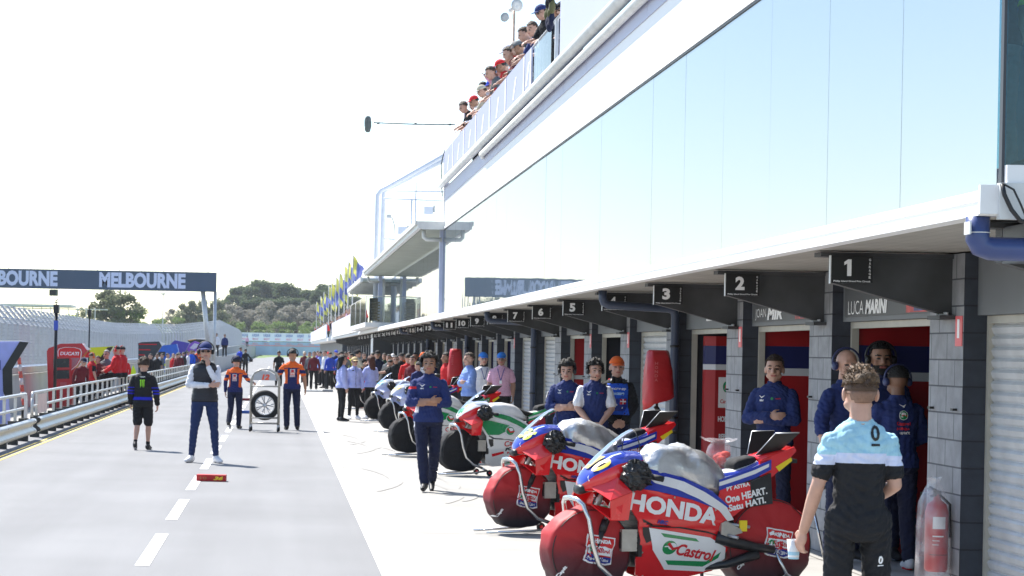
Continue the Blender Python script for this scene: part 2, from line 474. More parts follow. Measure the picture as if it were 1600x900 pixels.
pit = thing('pit_building', 'long white and glass pit building with grey block garages under its eave', 'pit building', (XF, YB0, 0))
def P(name, mb, fix=False, parent=None, label=None):
    o = mb.build(name, parent or pit, world=True, fix=fix)
    if label: o['label'] = label
    return o

NB = 38                                   # garage bays down the lane
YEND = Y1 + NB * BAY
# pillars with brackets
def pillar_at(i):
    y0 = Y1 + i * BAY
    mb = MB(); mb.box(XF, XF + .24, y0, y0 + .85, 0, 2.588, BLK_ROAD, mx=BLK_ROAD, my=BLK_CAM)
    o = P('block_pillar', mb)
    # cleats on the pillar face
    mb = MB()
    for yy, zz in ((y0 + .12, 1.42), (y0 + .70, 1.42)):
        mb = MB()
        mb.box(XF - .035, XF - .002, yy, yy + .02, zz, zz + .018, BLACK)
        mb.box(XF - .04, XF - .034, yy - .02, yy + .04, zz, zz + .018, BLACK)
        P('rope_cleat', mb, parent=o)
    mb = MB()
    mb.prism([(XE + .30, 2.57), (XE + .30, 2.36), (XF - .02, 2.13), (XF + .02, 2.13), (XF + .02, 2.57)], 'y', y0 + .30, y0 + .42, BRACKET_M)
    mb.box(XE + .2, XF - .003, y0 + .26, y0 + .46, 2.555, 2.588, BRACKET_M)
    mb.box(XF - .12, XF - .003, y0 + .2, y0 + .52, 2.10, 2.13, BRACKET_M)
    for k in range(6):
        mb.tube([(XF - .06, y0 + .22 + k * .05, 2.13), (XF - .06, y0 + .22 + k * .05, 2.155)], .011, 6, STEEL)
    P('bracket', mb)
    return o
for i in range(-1, NB + 1): pillar_at(i)

def shutter_mb(y0, y1, x=XF + .20, z1=2.12, pitch=.082):
    mb = MB(); prof = []
    z = 0.02
    while z < z1:
        for dz, dx in ((0, .012), (.012, 0), (.05, -.012), (.068, 0), (.074, .014)):
            prof.append((x + dx, z + dz))
        z += pitch
    rings = [[(px_, yy, pz) for px_, pz in prof] for yy in (y0, y1)]
    mb.loft(rings, SHUT, caps=False, smooth=False, closed=False)
    return mb
BEIGE = M('door_head_rail', (.42, .40, .35), .5, var=.1)
MURAL = M('rider_portrait_red', (.45, .05, .05), .5, var=.6, vs=9)
MURAL_B = M('rider_portrait_blue', (.06, .07, .22), .5, var=.6, vs=11)
SHUT_BAYS = {-1, 3, 6, 7, 11, 12, 15, 18, 19, 23, 26, 30}
REDBAYS = {1: 'bands', 0: 'bands2', 2: 'banner', 5: 'red', 8: 'navy', 9: 'navy', 10: 'navy', 14: 'red'}
for i in range(-1, NB):
    ya = Y1 + i * BAY + .85; yb = Y1 + (i + 1) * BAY
    # lintel over the door
    mb = MB(); mb.box(XF + .10, XF + .28, ya - .0, yb + .0, 2.13, 2.588, LINTEL); lt = P('lintel', mb)
    mb = MB(); mb.box(XF + .17, XF + .235, ya + .003, yb - .003, 2.07, 2.127, BEIGE)
    mb.box(XF + .17, XF + .235, ya + .003, ya + .05, 0, 2.07, BEIGE); mb.box(XF + .17, XF + .235, yb - .05, yb - .003, 0, 2.07, BEIGE)
    P('door_frame', mb)
    if i in SHUT_BAYS:
        P('roller_shutter', shutter_mb(ya + .05, yb - .05))
        continue
    # open garage: side wall that faces the lane, back wall, floor, ceiling
    mb = MB()
    kind = REDBAYS.get(i, 'dark')
    yp = yb + .03
    def band(z0, z1, mat, x0=XF + .245, x1=12.0, dy=0): mb.box(x0, x1, yp - .04 - dy, yp, z0, z1, mat)
    dr = M('partition_red', (.36, .006, .009), .45, var=.06)
    wb = M('partition_white', (.62, .62, .64), .5, var=.05)
    dn = M('partition_navy', (.008, .012, .10), .45, var=.08)
    if kind in ('bands', 'bands2'):
        band(0, 1.60, dr); band(1.60, 1.68, wb); band(1.68, 1.92, dn); band(1.92, 2.6, dr)
    elif kind == 'red':
        band(0, 1.35, dr); band(1.35, 1.42, wb); band(1.42, 2.6, dr)
    elif kind == 'navy': band(0, 2.6, dn)
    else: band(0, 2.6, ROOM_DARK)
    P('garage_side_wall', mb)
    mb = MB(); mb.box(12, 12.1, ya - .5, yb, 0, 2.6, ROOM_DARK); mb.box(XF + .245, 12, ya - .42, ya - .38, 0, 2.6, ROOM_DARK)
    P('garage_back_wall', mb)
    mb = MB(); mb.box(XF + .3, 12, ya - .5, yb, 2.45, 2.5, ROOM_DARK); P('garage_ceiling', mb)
o = sheet('garage_floor', [(5.5, 10), (13, 10), (13, YEND + 5), (5.5, YEND + 5)], .002, M('garage_floor_paint', (.10, .10, .11), .4, var=.15))

# soffit, eave fascia
mb = MB(); mb.box(XE + .02, XF + .3, YB0 + .1, YEND, 2.60, 2.63, SOFFIT_M); P('soffit', mb)
mb = MB()
for a, b_ in ((YB0, 95), (95.05, YEND + 12)):
    mb.box(XE, XG - .01, a, b_, 2.592, 2.64, CLAD)
    mb.box(XE + .02, XG - .01, a, b_, 2.64, 2.675, CLAD)
    mb.box(XE + .01, XG - .01, a, b_, 2.675, 2.70, CLAD)
    mb.box(XE + .045, XG + .05, a, b_, 2.70, 2.74, CLAD)
P('eave_fascia', mb)
mb = MB(); mb.box(XE, XE + .10, YB0 - .03, YB0, 2.60, 2.76, CLAD); mb.box(XE + .10, 13, YB0 - .06, YB0, 2.57, 2.77, OFFWHITE); mb.box(XE + .14, 13, YB0 - .045, YB0, 2.771, 2.87, CLAD)
P('end_fascia', mb)
mb = MB(); mb.box(XE + .3, 13, YB0 + .05, YB0 + .5, 2.35, 2.56, CHARCOAL); P('end_beam', mb)
mb = MB(); mb.box(XG + .1, 13, YB0 + .1, YEND, 2.64, 2.74, CLAD); P('first_floor_slab', mb)
# glass wall panels
ZG0, ZG1 = 2.741, 4.78
k = 0; y = YB0 + .1
gm = MB(); gm.box(0, .02, .003, 1.917, 0, ZG1 - ZG0, GLASS); gme = gm.mesh('glass_panel')
while y < YB1 - 1:
    o = link('glass_panel', gme, pit); o.location = Vector((XG, y, ZG0)) - pit.location
    o.rotation_euler = (0, R(random.uniform(-.03, .03)), R(random.uniform(-.035, .035)))
    y += 1.92
mb = MB()
mb.box(XG - .012, XG + .1, YB0 + .1, YB1, ZG1, ZG1 + .02, CHARCOAL)
mb.box(XG - .02, XG + .1, YB0 + .1, YB1, ZG1 + .022, ZG1 + .08, CLAD); P('glass_head_trim', mb)
mb = MB()
mb.box(XG + .01, XG + .1, YB0 + .1, YB1, ZG1 + .081, 5.50, CLAD); P('white_cladding', mb)
mb = MB(); y = YB0 + .1
while y < YB1 - .1:
    mb.box(XG - .005, XG + .1, y + .006, min(y + 2.4, YB1) - .006, 5.501, 5.80, CLAD_L); y += 2.4
P('lilac_cladding', mb)
mb = MB(); mb.box(XG + .11, 13, YB0 + .2, YB1, 4.9, 5.1, CLAD); mb.box(XG - .02, 13, YB1 - .1, YB1 + .02, 4.87, 5.95, CLAD); mb.box(XG + .1, 13, YB0 + .15, YB1, 5.80, 5.92, CLAD)
P('roof_terrace_slab', mb)
mb = MB(); mb.tube([(XG - .09, YB0, 5.90), (XG - .09, YB1 + .3, 5.90)], .085, 14, OFFWHITE); P('gutter_pipe', mb)
mb = MB(); mb.tube([(XG - .07, YB0, 5.70), (XG - .07, 43.6, 5.70)], .06, 12, OFFWHITE)
mb.tube([(XG - .07, 43.6, 5.70), (XG - .03, 43.8, 5.66)], .05, 10, OFFWHITE); P('lower_pipe', mb)
# room behind the end glass
mb = MB(); DB = M('room_blue_grey', (.05, .15, .24), .7, var=.2, vs=1.5)
mb.box(XG + .06, XG + .08, YB0 + .2, 20, 2.75, 4.9, DB)
mb.box(XG + .08, 13, 19.9, 20, 2.75, 4.9, DB); mb.box(XG + .08, 13, YB0 + .1, 20, 4.86, 4.9, DB); P('end_room_wall', mb)
mb = MB(); mb.box(XG, 13, YB0 + .005, YB0 + .02, 2.871, 4.9, CLEAR); P('end_glass', mb)
mb = MB(); mb.box(XG - .006, XG + .010, YB0, YB0 + .05, 2.741, 4.87, CHARCOAL); P('corner_post', mb)
mb = MB(); mb.box(XG + .022, XG + .05, YB0 + .15, YB1, 2.75, 4.78, M('glass_backing', (.45, .50, .55), .5)); P('glass_backing', mb)
# name boards over garages 1..6
DARKBOARD = M('name_board_grey', (.075, .08, .085), .5, var=.15, vs=1.5)
def name_board(i, w1, w2, label, cat='name board'):
    ya = Y1 + i * BAY + .95; yb = Y1 + (i + 1) * BAY - .12
    t = thing('name_board', label, cat, (XF + .02, (ya + yb) / 2, 2.16), 0, 'boards above the garage doors')
    mb = MB(); mb.box(XF + .082, XF + .098, ya, yb, 2.17, 2.58, DARKBOARD); P('board', mb, parent=t)
    mb = MB()
    L = yb - ya
    if w1:
        put_text(mb, w1, (XF + .078, yb - .12 - .28, 2.25), (0, -1, 0), (0, 0, 1), PRINT_WHITE, w=.52, h=.12, bold=-.01)
    if w2:
        put_text(mb, w2, (XF + .078, yb - .12 - .95, 2.25), (0, -1, 0), (0, 0, 1), PRINT_WHITE, w=.70, h=.125, bold=.05, shear=.2)
    if mb.v: P('lettering', mb, parent=t)
    mb = MB(); mb.box(XF + .079, XF + .081, ya + .03, ya + .85, 2.18, 2.52, MURAL)
    mb.box(XF + .076, XF + .0785, ya + .35, ya + .62, 2.19, 2.45, MURAL_B); P('picture', mb, parent=t)
name_board(0, 'LUCA', 'MARINI', 'grey name board with red rider picture above the garage 1 door')
name_board(1, 'JOAN', 'MIR', 'smaller lettered grey name board with red picture above the garage 2 door')
def small_board(i, label, col):
    ya = Y1 + i * BAY + 1.3
    t = thing('team_board', label, 'team board', (XF + .02, ya + .8, 2.2), 0, 'boards above the garage doors')
    mb = MB(); mb.box(XF + .080, XF + .096, ya, ya + 1.7, 2.2, 2.5, DARKBOARD); P('board', mb, parent=t)
    mb = MB(); put_text(mb, col, (XF + .076, ya + .85, 2.33), (0, -1, 0), (0, 0, 1), PRINT_WHITE, w=1.3, h=.14, bold=.03); P('lettering', mb, parent=t)
small_board(4, 'grey team board with white lettering above the black open garage 5', 'CASTROL LCR')
small_board(5, 'grey team board with white lettering above the red lined garage 6', 'HONDA LCR')
t = thing('team_board', 'small white edged square board above the garage 3 door', 'team board', (XF, Y1 + 2 * BAY + 2.2, 2.2), 0)
mb = MB(); mb.box(XF + .08, XF + .097, Y1 + 2 * BAY + 1.9, Y1 + 2 * BAY + 2.5, 2.22, 2.48, PRINT_WHITE); mb.box(XF + .076, XF + .0795, Y1 + 2 * BAY + 1.95, Y1 + 2 * BAY + 2.45, 2.3, 2.46, NAVY); P('board', mb, parent=t)
# garage number signs
SIGNBLK = M('sign_black', (.008, .009, .010), .35, var=.1)
for i in range(27):
    y0 = Y1 + i * BAY + .18; x0 = XE + .26
    n_ = i + 1
    t = thing('garage_number_sign', f'black sign with white number {n_} hanging below the white eave', 'number sign', (x0 + .16, y0, 2.36), 0, 'garage number signs under the eave')
    mb = MB(); mb.box(x0, x0 + .31, y0, y0 + .03, 2.355, 2.555, SIGNBLK); mb.box(x0 - .008, x0 - .001, y0 - .004, y0 + .034, 2.35, 2.56, OFFWHITE)
    P('plate', mb, parent=t)
    mb = MB(); w = .048 if n_ == 1 else (.085 if n_ < 10 else .16)
    if n_ == 1: put_poly(mb, [(-.012, -.062), (.020, -.062), (.020, .062), (-.006, .062), (-.034, .042), (-.034, .018), (-.012, .030)], (x0 + .13, y0 - .003, 2.47), (1, 0, 0), (0, 0, 1), PRINT_WHITE)
    else: put_text(mb, str(n_), (x0 + .13, y0 - .003, 2.47), (1, 0, 0), (0, 0, 1), PRINT_WHITE, w=w, h=.125, bold=.05)
    P('number', mb, parent=t)
    if i < 12:
        mb = MB()
        for k, ch in enumerate('GARAGE'):
            put_text(mb, ch, (x0 + .287, y0 - .003, 2.53 - k * .026), (1, 0, 0), (0, 0, 1), PRINT_WHITE, w=.014, h=.018, bold=.02)
        put_text(mb, 'Phillip Island Grand Prix Circuit', (x0 + .155, y0 - .003, 2.368), (1, 0, 0), (0, 0, 1), PRINT_WHITE, w=.275, h=.017, bold=.02)
        P('small_lettering', mb, parent=t)
# red notices on pillars
for i, lb in ((0, 'beside garage 1'), (2, 'between garages 2 and 3'), (4, 'between garages 4 and 5'), (5, 'between garages 5 and 6'), (8, 'near garage 8')):
    y0 = Y1 + i * BAY + .02
    t = thing('safety_notice', f'narrow red and white extinguisher notice on the block pillar {lb}', 'notice', (XF, y0 + .08, 2.0), 0, 'red notices on the pillars')
    mb = MB(); mb.box(XF - .008, XF - .002, y0, y0 + .16, 1.90, 2.125, M('notice_red', (.72, .12, .13), .5, var=.05)); P('plate', mb, parent=t)
    mb = MB(); mb.box(XF - .011, XF - .0085, y0 + .055, y0 + .105, 1.96, 2.10, PRINT_WHITE); P('symbol', mb, parent=t)
# downpipes
PIPE = M('blue_grey_pipe', (.035, .05, .09), .35, var=.15, vs=4)
for n_, lb in ((3, 'crossing in front of garage sign 4'), (7, 'crossing in front of garage sign 8'), (11, 'beside garage sign 12'), (15, 'beside garage sign 16')):
    y0 = Y1 + n_ * BAY - .10
    t = thing('drainpipe', f'dark drainpipe running down from the eave {lb}', 'drainpipe', (XF - .06, y0, 0), 0, 'drainpipes from the eave')
    mb = MB(); pts = [(XE + .22, y0, 2.60), (XE + .22, y0, 2.50), (XE + .24, y0, 2.45), (XE + .30, y0, 2.42), (XF - .14, y0, 2.39), (XF - .08, y0, 2.36), (XF - .06, y0, 2.30), (XF - .06, y0, .02)]
    mb.tube(pts, .055, 14, PIPE); P('pipe', mb, parent=t)
    mb = MB()
    for zz in (1.9, 1.0): mb.tube([(XF - .06, y0, zz), (XF - .06, y0, zz + .03)], .062, 14, BLACK)
    P('pipe_clip', mb, parent=t)
t = thing('drainpipe', 'thick blue drainpipe under the white corner of the building', 'drainpipe', (XE + .05, YB0 + .1, 2.4))
BLUEPIPE = M('blue_pipe', (.04, .065, .19), .3, var=.15, vs=4)
mb = MB(); y0 = YB0 + .1
mb.tube([(XE + .03, y0, 2.59), (XE + .03, y0, 2.47), (XE + .05, y0, 2.43), (XE + .10, y0, 2.415), (XE + 2.4, y0, 2.40), (12.5, y0, 2.38), (12.9, y0, 2.2)], .066, 16, BLUEPIPE); P('pipe', mb, parent=t)
mb = MB(); mb.tube([(XE + .03, y0, 2.50), (XE + .03, y0, 2.505)], .069, 16, OFFWHITE); mb.box(XE - .04, XE - .03, y0 - .08, y0 + .02, 2.49, 2.56, OFFWHITE); P('pipe_collar', mb, parent=t)
t = thing('cable', 'black cable looping from the white eave corner', 'cable', (XE + .12, YB0 - .08, 2.7))
mb = MB()
mb.tube([(XE + .10, YB0 - .09, 2.76), (XE + .11, YB0 - .10, 2.70), (XE + .15, YB0 - .10, 2.62), (XE + .2, YB0 - .10, 2.56), (XE + .4, YB0 - .09, 2.53), (XE + 1.2, YB0 - .09, 2.51)], .013, 6, BLACK)
mb.tube([(XE + .10, YB0 - .09, 2.765), (XE + .16, YB0 - .10, 2.73), (XE + .2, YB0 - .10, 2.65), (XE + .24, YB0 - .10, 2.56)], .006, 6, BLACK); P('cord', mb, parent=t)

for px_, py_, lb in ((728, 520, 'by garage sign 9'), (655, 527, 'by garage sign 14'), (858, 500, 'by garage sign 6')):
    p_ = atX(px_, py_, 4.55); t = thing('security_camera', f'small grey dome camera under the soffit {lb}', 'camera', (p_.x, p_.y, 2.6), 0, 'dome cameras under the soffit')
    mb = MB(); mb.tube([(p_.x, p_.y, 2.6), (p_.x, p_.y, 2.44)], .03, 10, OFFWHITE); P('mount', mb, parent=t)
    mb = MB(); mb.sphere((p_.x, p_.y, 2.40), .075, M('dome_grey', (.3, .3, .3), .2), 14, 10); P('dome', mb, parent=t)
# ---- roof terrace balustrade
BANNER = M('banner_lilac_white', (.33, .35, .50), .55, var=.05, vs=.7)
y = YB1
ns = 0
while y > 36:
    y2 = max(y - 3.0, 35.4)
    mb = MB(); mb.box(XG - .03, XG - .01, y2 + .03, y - .03, 5.96, 6.70, BANNER)
    o = P('balustrade_banner', mb)
    mb = MB(); yc = (y + y2) / 2
    mb.add([(XG - .034, yc + .35, 6.15), (XG - .034, yc + .15, 6.15), (XG - .034, yc - .25, 6.5), (XG - .034, yc - .05, 6.5)], [(0, 1, 2, 3)], PRINT_WHITE)
    mb.add([(XG - .034, y2 + .2, 5.98), (XG - .034, y2 + .05, 5.98), (XG - .034, y2 + .05, 6.68), (XG - .034, y2 + .2, 6.68)], [(0, 1, 2, 3)], PRINT_WHITE)
    P('banner_print', mb, parent=o)
    y = y2
mb = MB(); mb.tube([(XG + .02, 31.9, 6.72), (XG + .02, YB1, 6.72)], .022, 8, STEEL)
for yy in np.arange(32.6, 54.4, 2.1): mb.box(XG, XG + .05, yy, yy + .09, 5.92, 6.72, STEEL)
P('terrace_rail', mb)
mb = MB(); mb.box(XG - .02, XG + .1, YB0 + .1, 31.9, 5.985, 8.6, CLAD_L); P('terrace_screen', mb)
mb = MB(); mb.box(XG - .01, XG + .02, 33.0, 35.3, 5.97, 6.66, RAILGLASS); P('balustrade_glass', mb)

# ---- lower glazed wing beyond
mb = MB(); k = 0; y = YB1 + .05
gm = MB(); gm.box(0, .02, .006, 1.914, 0, 2.0, GLASS); gme = gm.mesh('glass_panel')
while y < 108:
    o = link('glass_panel', gme, pit); o.location = Vector((XG + .5, y, 2.75)) - pit.location
    o.rotation_euler = (0, 0, R(random.uniform(-.03, .03)))
    y += 1.92
GREYGREEN = M('canopy_lining', (.30, .33, .28), .7, var=.15, vs=2)
mb = MB()
mb.box(3.42, 4.75, YB1 - .3, 89, 4.80, 4.86, GREYGREEN)
mb.box(3.40, 4.75, YB1 - .3, 89, 4.861, 4.93, OFFWHITE)
mb.box(3.30, 3.40, YB1 - .32, 89, 4.80, 4.98, OFFWHITE)
mb.box(3.24, 3.30, YB1 - .2, 89, 4.90, 5.0, OFFWHITE)
mb.box(3.40, 4.75, YB1 - .34, YB1 - .31, 4.78, 4.98, OFFWHITE)
P('canopy', mb)
mb = MB()
mb.box(3.3, 4.5, 90, 108, 4.62, 4.7, GREYGREEN); mb.box(3.2, 3.3, 90, 108, 4.6, 4.78, OFFWHITE); mb.box(3.3, 4.5, 90, 108, 4.701, 4.76, OFFWHITE)
for yy in range(92, 108, 3): mb.box(3.3, 4.5, yy, yy + .2, 4.5, 4.62, OFFWHITE)
P('far_canopy', mb)
for yy in (54.7, 89.0):
    mb = MB(); mb.box(XE + .06, XE + .22, yy, yy + .2, 2.75, 4.80, M('column_lilac', (.45, .50, .68), .5, var=.05))
    mb.tube([(XE + .28, yy - .05, 4.7), (XE + .28, yy - .05, 2.8)], .045, 10, OFFWHITE)
    mb.tube([(XE - .35, yy - .1, 4.78), (XE - .35, yy - .1, 4.62), (XE - .28, yy - .1, 4.56), (XE + .1, yy - .1, 4.56)], .05, 10, OFFWHITE)
    P('column', mb)
# balcony box
mb = MB(); mb.box(3.35, 4.45, 88, 108, 2.75, 2.93, CLAD); P('balcony_slab', mb)
mb = MB(); mb.box(3.36, 3.375, 88, 107, 2.95, 3.95, RAILGLASS); mb.box(3.36, 4.4, 88, 88.015, 2.95, 3.95, RAILGLASS); P('balcony_glass', mb)
mb = MB(); mb.tube([(4.4, 88, 3.96), (3.37, 88, 3.96), (3.37, 107, 3.96)], .02, 6, OFFWHITE)
for yy in (88, 94, 100, 107): mb.tube([(3.37, yy, 2.93), (3.37, yy, 3.96)], .02, 6, OFFWHITE)
P('balcony_rail', mb)
t = thing('stacked_chairs', 'dark stack of chairs behind the glass balcony rail', 'chairs', (3.75, 89, 2.93))
mb = MB()
for k in range(7):
    mb.box(3.55, 3.95, 88.6, 89.1, 3.0 + k * .12, 3.04 + k * .12, BLACK); mb.box(3.55, 3.95, 89.1, 89.16, 3.0 + k * .12, 3.2 + k * .12, BLACK)
mb.box(3.55, 3.6, 88.6, 89.1, 2.93, 3.8, BLACK); P('chair', mb, parent=t)
# far terraces with banners
for a, b_, xx in ((110, 165, 3.80), (172, 262, 3.55)):
    mb = MB(); mb.box(xx, xx + .05, a, b_, 2.80, 3.80, M('far_banner', (.60, .62, .72), .6, var=.06)); mb.box(xx - .05, xx + .5, a, b_, 2.745, 2.80, CLAD); P('terrace_banner', mb)
    mb = MB()
    for k in range(6): mb.add([(xx - .004, a + 8 + k * 4.2, 3.1), (xx - .004, a + 6 + k * 4.2, 3.1), (xx - .004, a + 6 + k * 4.2, 3.55), (xx - .004, a + 8 + k * 4.2, 3.55)], [(0, 1, 2, 3)], PRINT_WHITE)
    P('terrace_print', mb)
mb = MB(); mb.box(3.6, 12, 168, 262, 2.5, 2.74, CLAD); mb.box(4.7, 12, 168, 262, 0, 2.5, CHARCOAL, mx=M('striped_grey_wall', (.16, .17, .18), .6, var=.3, vs=2)); P('far_wing', mb)
mb = MB(); mb.box(4.2, 5.6, 100.5, 103, 0, 2.58, CHARCOAL, mx=CLAD); P('link_block', mb)

# steel frame tower
t = thing('steel_frame', 'white painted steel mast frame rising behind the canopy', 'steel frame', (3.9, 92, 0))
FR = M('frame_white', (.66, .70, .78), .45, var=.05)
mb = MB(); z_ = lambda py: H + (549.5 - py) / ppm(92); x_ = lambda px: (px - 438) / ppm(92)
mb.tube([(x_(585), 92, 2.8), (x_(585), 92, z_(306)), (x_(590), 92, z_(298)), (x_(600), 92, z_(293)), (x_(702), 92, z_(233))], .10, 8, FR)
mb.tube([(x_(596), 93, 2.8), (x_(596), 93, z_(296)), (x_(700), 93, z_(240))], .12, 8, FR)
P('mast', mb, parent=t)
mb = MB()
for a, c in (((596, 297), (700, 297)), ((596, 309), (700, 312)), ((646, 282), (646, 430)), ((640, 310), (640, 430)), ((598, 372), (640, 376))):
    mb.tube([(x_(a[0]), 92.5, z_(a[1])), (x_(c[0]), 92.5, z_(c[1]))], .035, 6, FR)
P('crossbar', mb, parent=t)
t = thing('flood_lamp', 'small grey lamp on a curved arm beside the white mast', 'lamp', (x_(611), 91, z_(372)))
mb = MB(); mb.tube([(x_(612), 91, z_(372)), (x_(611), 91, z_(355)), (x_(607), 91, z_(343)), (x_(601), 91, z_(341))], .025, 6, STEEL); P('arm', mb, parent=t)
mb = MB(); mb.box(x_(598), x_(605), 90.8, 91.2, z_(343), z_(338), STEEL); P('lamp_head', mb, parent=t)
for (px_, py_, lb) in ((667, 323, 'upper'), (627, 355, 'lower')):
    t = thing('floodlight', f'{lb} white floodlight fixed on the steel frame', 'floodlight', (x_(px_), 91.6, z_(py_)))
    mb = MB(); mb.box(x_(px_ - 10), x_(px_ + 4), 91.4, 91.7, z_(py_ + 12), z_(py_), FR); P('housing', mb, parent=t)
    mb = MB(); mb.box(x_(px_ + 4.5), x_(px_ + 7), 91.4, 91.7, z_(py_ + 9), z_(py_ - 2), STEEL); P('yoke', mb, parent=t)
# loudspeaker pole
t = thing('loudspeaker_pole', 'rusty thin pole with white horn loudspeakers on the roof terrace', 'loudspeaker', (4.35, 42.4, 5.92))
mb = MB(); mb.tube([(4.35, 42.4, 5.92), (4.35, 42.4, 8.35)], .025, 8, M('rusty_pole', (.45, .33, .26), .7, var=.4, vs=12)); P('pole', mb, parent=t)
mb = MB(); mb.lathe([(.02, .0), (.03, .08), (.06, .16), (.115, .24), (.12, .25), (.0, .2)], (4.33, 42.6, 8.45), (.3, -1, 0), 18, OFFWHITE, caps=False)
mb.lathe([(.02, .0), (.03, .07), (.05, .12), (.09, .18), (.0, .13)], (4.25, 42.4, 8.2), (-.6, -1, 0), 16, OFFWHITE, caps=False); mb.sphere((4.30, 42.5, 8.38), .05, OFFWHITE); P('horn', mb, parent=t)
# flags
for k, (Y, tt) in enumerate(zip((131, 140, 148, 161, 171, 186, 196, 218, 235, 262), range(10))):
    nm = ['nearest', 'second', 'third', 'fourth', 'fifth', 'sixth', 'seventh', 'eighth', 'ninth', 'farthest'][k]
    t = thing('flag', f'blue and yellow flag on a tall pole, {nm} of the ten along the terrace', 'flag', (4.2, Y, 3.0), 0, 'blue and yellow flags along the far terrace')
    mb = MB(); mb.tube([(4.2, Y, 2.9), (4.2, Y, 7.5)], .035, 6, STEEL); P('flagpole', mb, parent=t)
    mb = MB(); rnd = random.Random(k)
    cols = [M('flag_yellow', (.62, .60, .12), .7, var=.05), M('flag_blue', (.14, .17, .46), .7, var=.05)]
    wd = .55 + rnd.random() * .3
    for c_i in range(8):
        for r_i in range(10):
            def pt(a, b2):
                u = a / 8; w = b2 / 10
                return (4.2 + .04 + u * wd * (.8 - .25 * math.sin(w * 3 + k)), Y + .25 * math.sin(u * 6 + w * 3 + k), 7.4 - w * 1.45 - u * .8 * (1 - .3 * math.sin(k)) + .06 * math.sin(u * 9))
            mb.add([pt(c_i, r_i), pt(c_i + 1, r_i), pt(c_i + 1, r_i + 1), pt(c_i, r_i + 1)], [(0, 1, 2, 3)], cols[0] if (c_i < 3) ^ (r_i > 6) else cols[1], True)
    P('cloth', mb, parent=t)

# ================================================================== MELBOURNE GANTRY
YGN = 150.0
gan = thing('gantry', 'dark blue overhead board lettered MELBOURNE across the lane', 'gantry', (-5, YGN, 0))
GBLUE = M('gantry_blue', (.045, .075, .13), .5, var=.05, vs=.5)
pb = ppm(YGN)
zb, zt = H + (544.2 - 456.0) / pb, H + (544.2 - 426.0) / pb
xr = (336 - 438) / pb
mb = MB(); mb.box(-42, xr, YGN, YGN + .8, zb, zt, GBLUE); P('board', mb, parent=gan)
mb = MB()
LIL = M('gantry_letter', (.52, .58, .78), .5, var=0)
xc = (220.5 - 438) / pb
for k in range(4):
    put_text(mb, 'MELBOURNE', (xc - k * 200 / pb, YGN - .01, (zb + zt) / 2 + .02), (1, 0, 0), (0, 0, 1), LIL, w=135 / pb, h=24 / pb, bold=.05)
P('lettering', mb, parent=gan)
mb = MB(); mb.tube([((334.5 - 438) / pb, YGN + .3, 0), ((334.5 - 438) / pb, YGN + .3, zb)], .11, 8, STEEL)
P('support_post', mb, parent=gan); mb = MB()
mb.tube([((329 - 438) / pb, YGN + 2, 0), ((315 - 438) / pb, YGN + .5, zb)], .16, 8, STEEL)
P('support_post', mb, parent=gan); mb = MB()
mb.tube([(-41, YGN + .3, 0), (-41, YGN + .3, zb)], .15, 8, STEEL); P('support_post', mb, parent=gan)
mb = MB()
for xx in np.arange(-41, xr, 1.5): mb.tube([(xx, YGN + .1, zt), (xx, YGN + .1, zt + .12)], .02, 5, BLACK)
P('stud', mb, parent=gan)
t = thing('signal_box', 'dark box hanging under the MELBOURNE board', 'signal box', ((82 - 438) / pb, YGN, zb - .3))
mb = MB(); mb.box((75 - 438) / pb, (88 - 438) / pb, YGN + .1, YGN + .5, zb - .48, zb - .05, M('box_dark_green', (.05, .08, .06), .5)); mb.box((76 - 438) / pb, (85 - 438) / pb, YGN + .08, YGN + .098, zb - .40, zb - .12, BLACK); P('case', mb, parent=t)

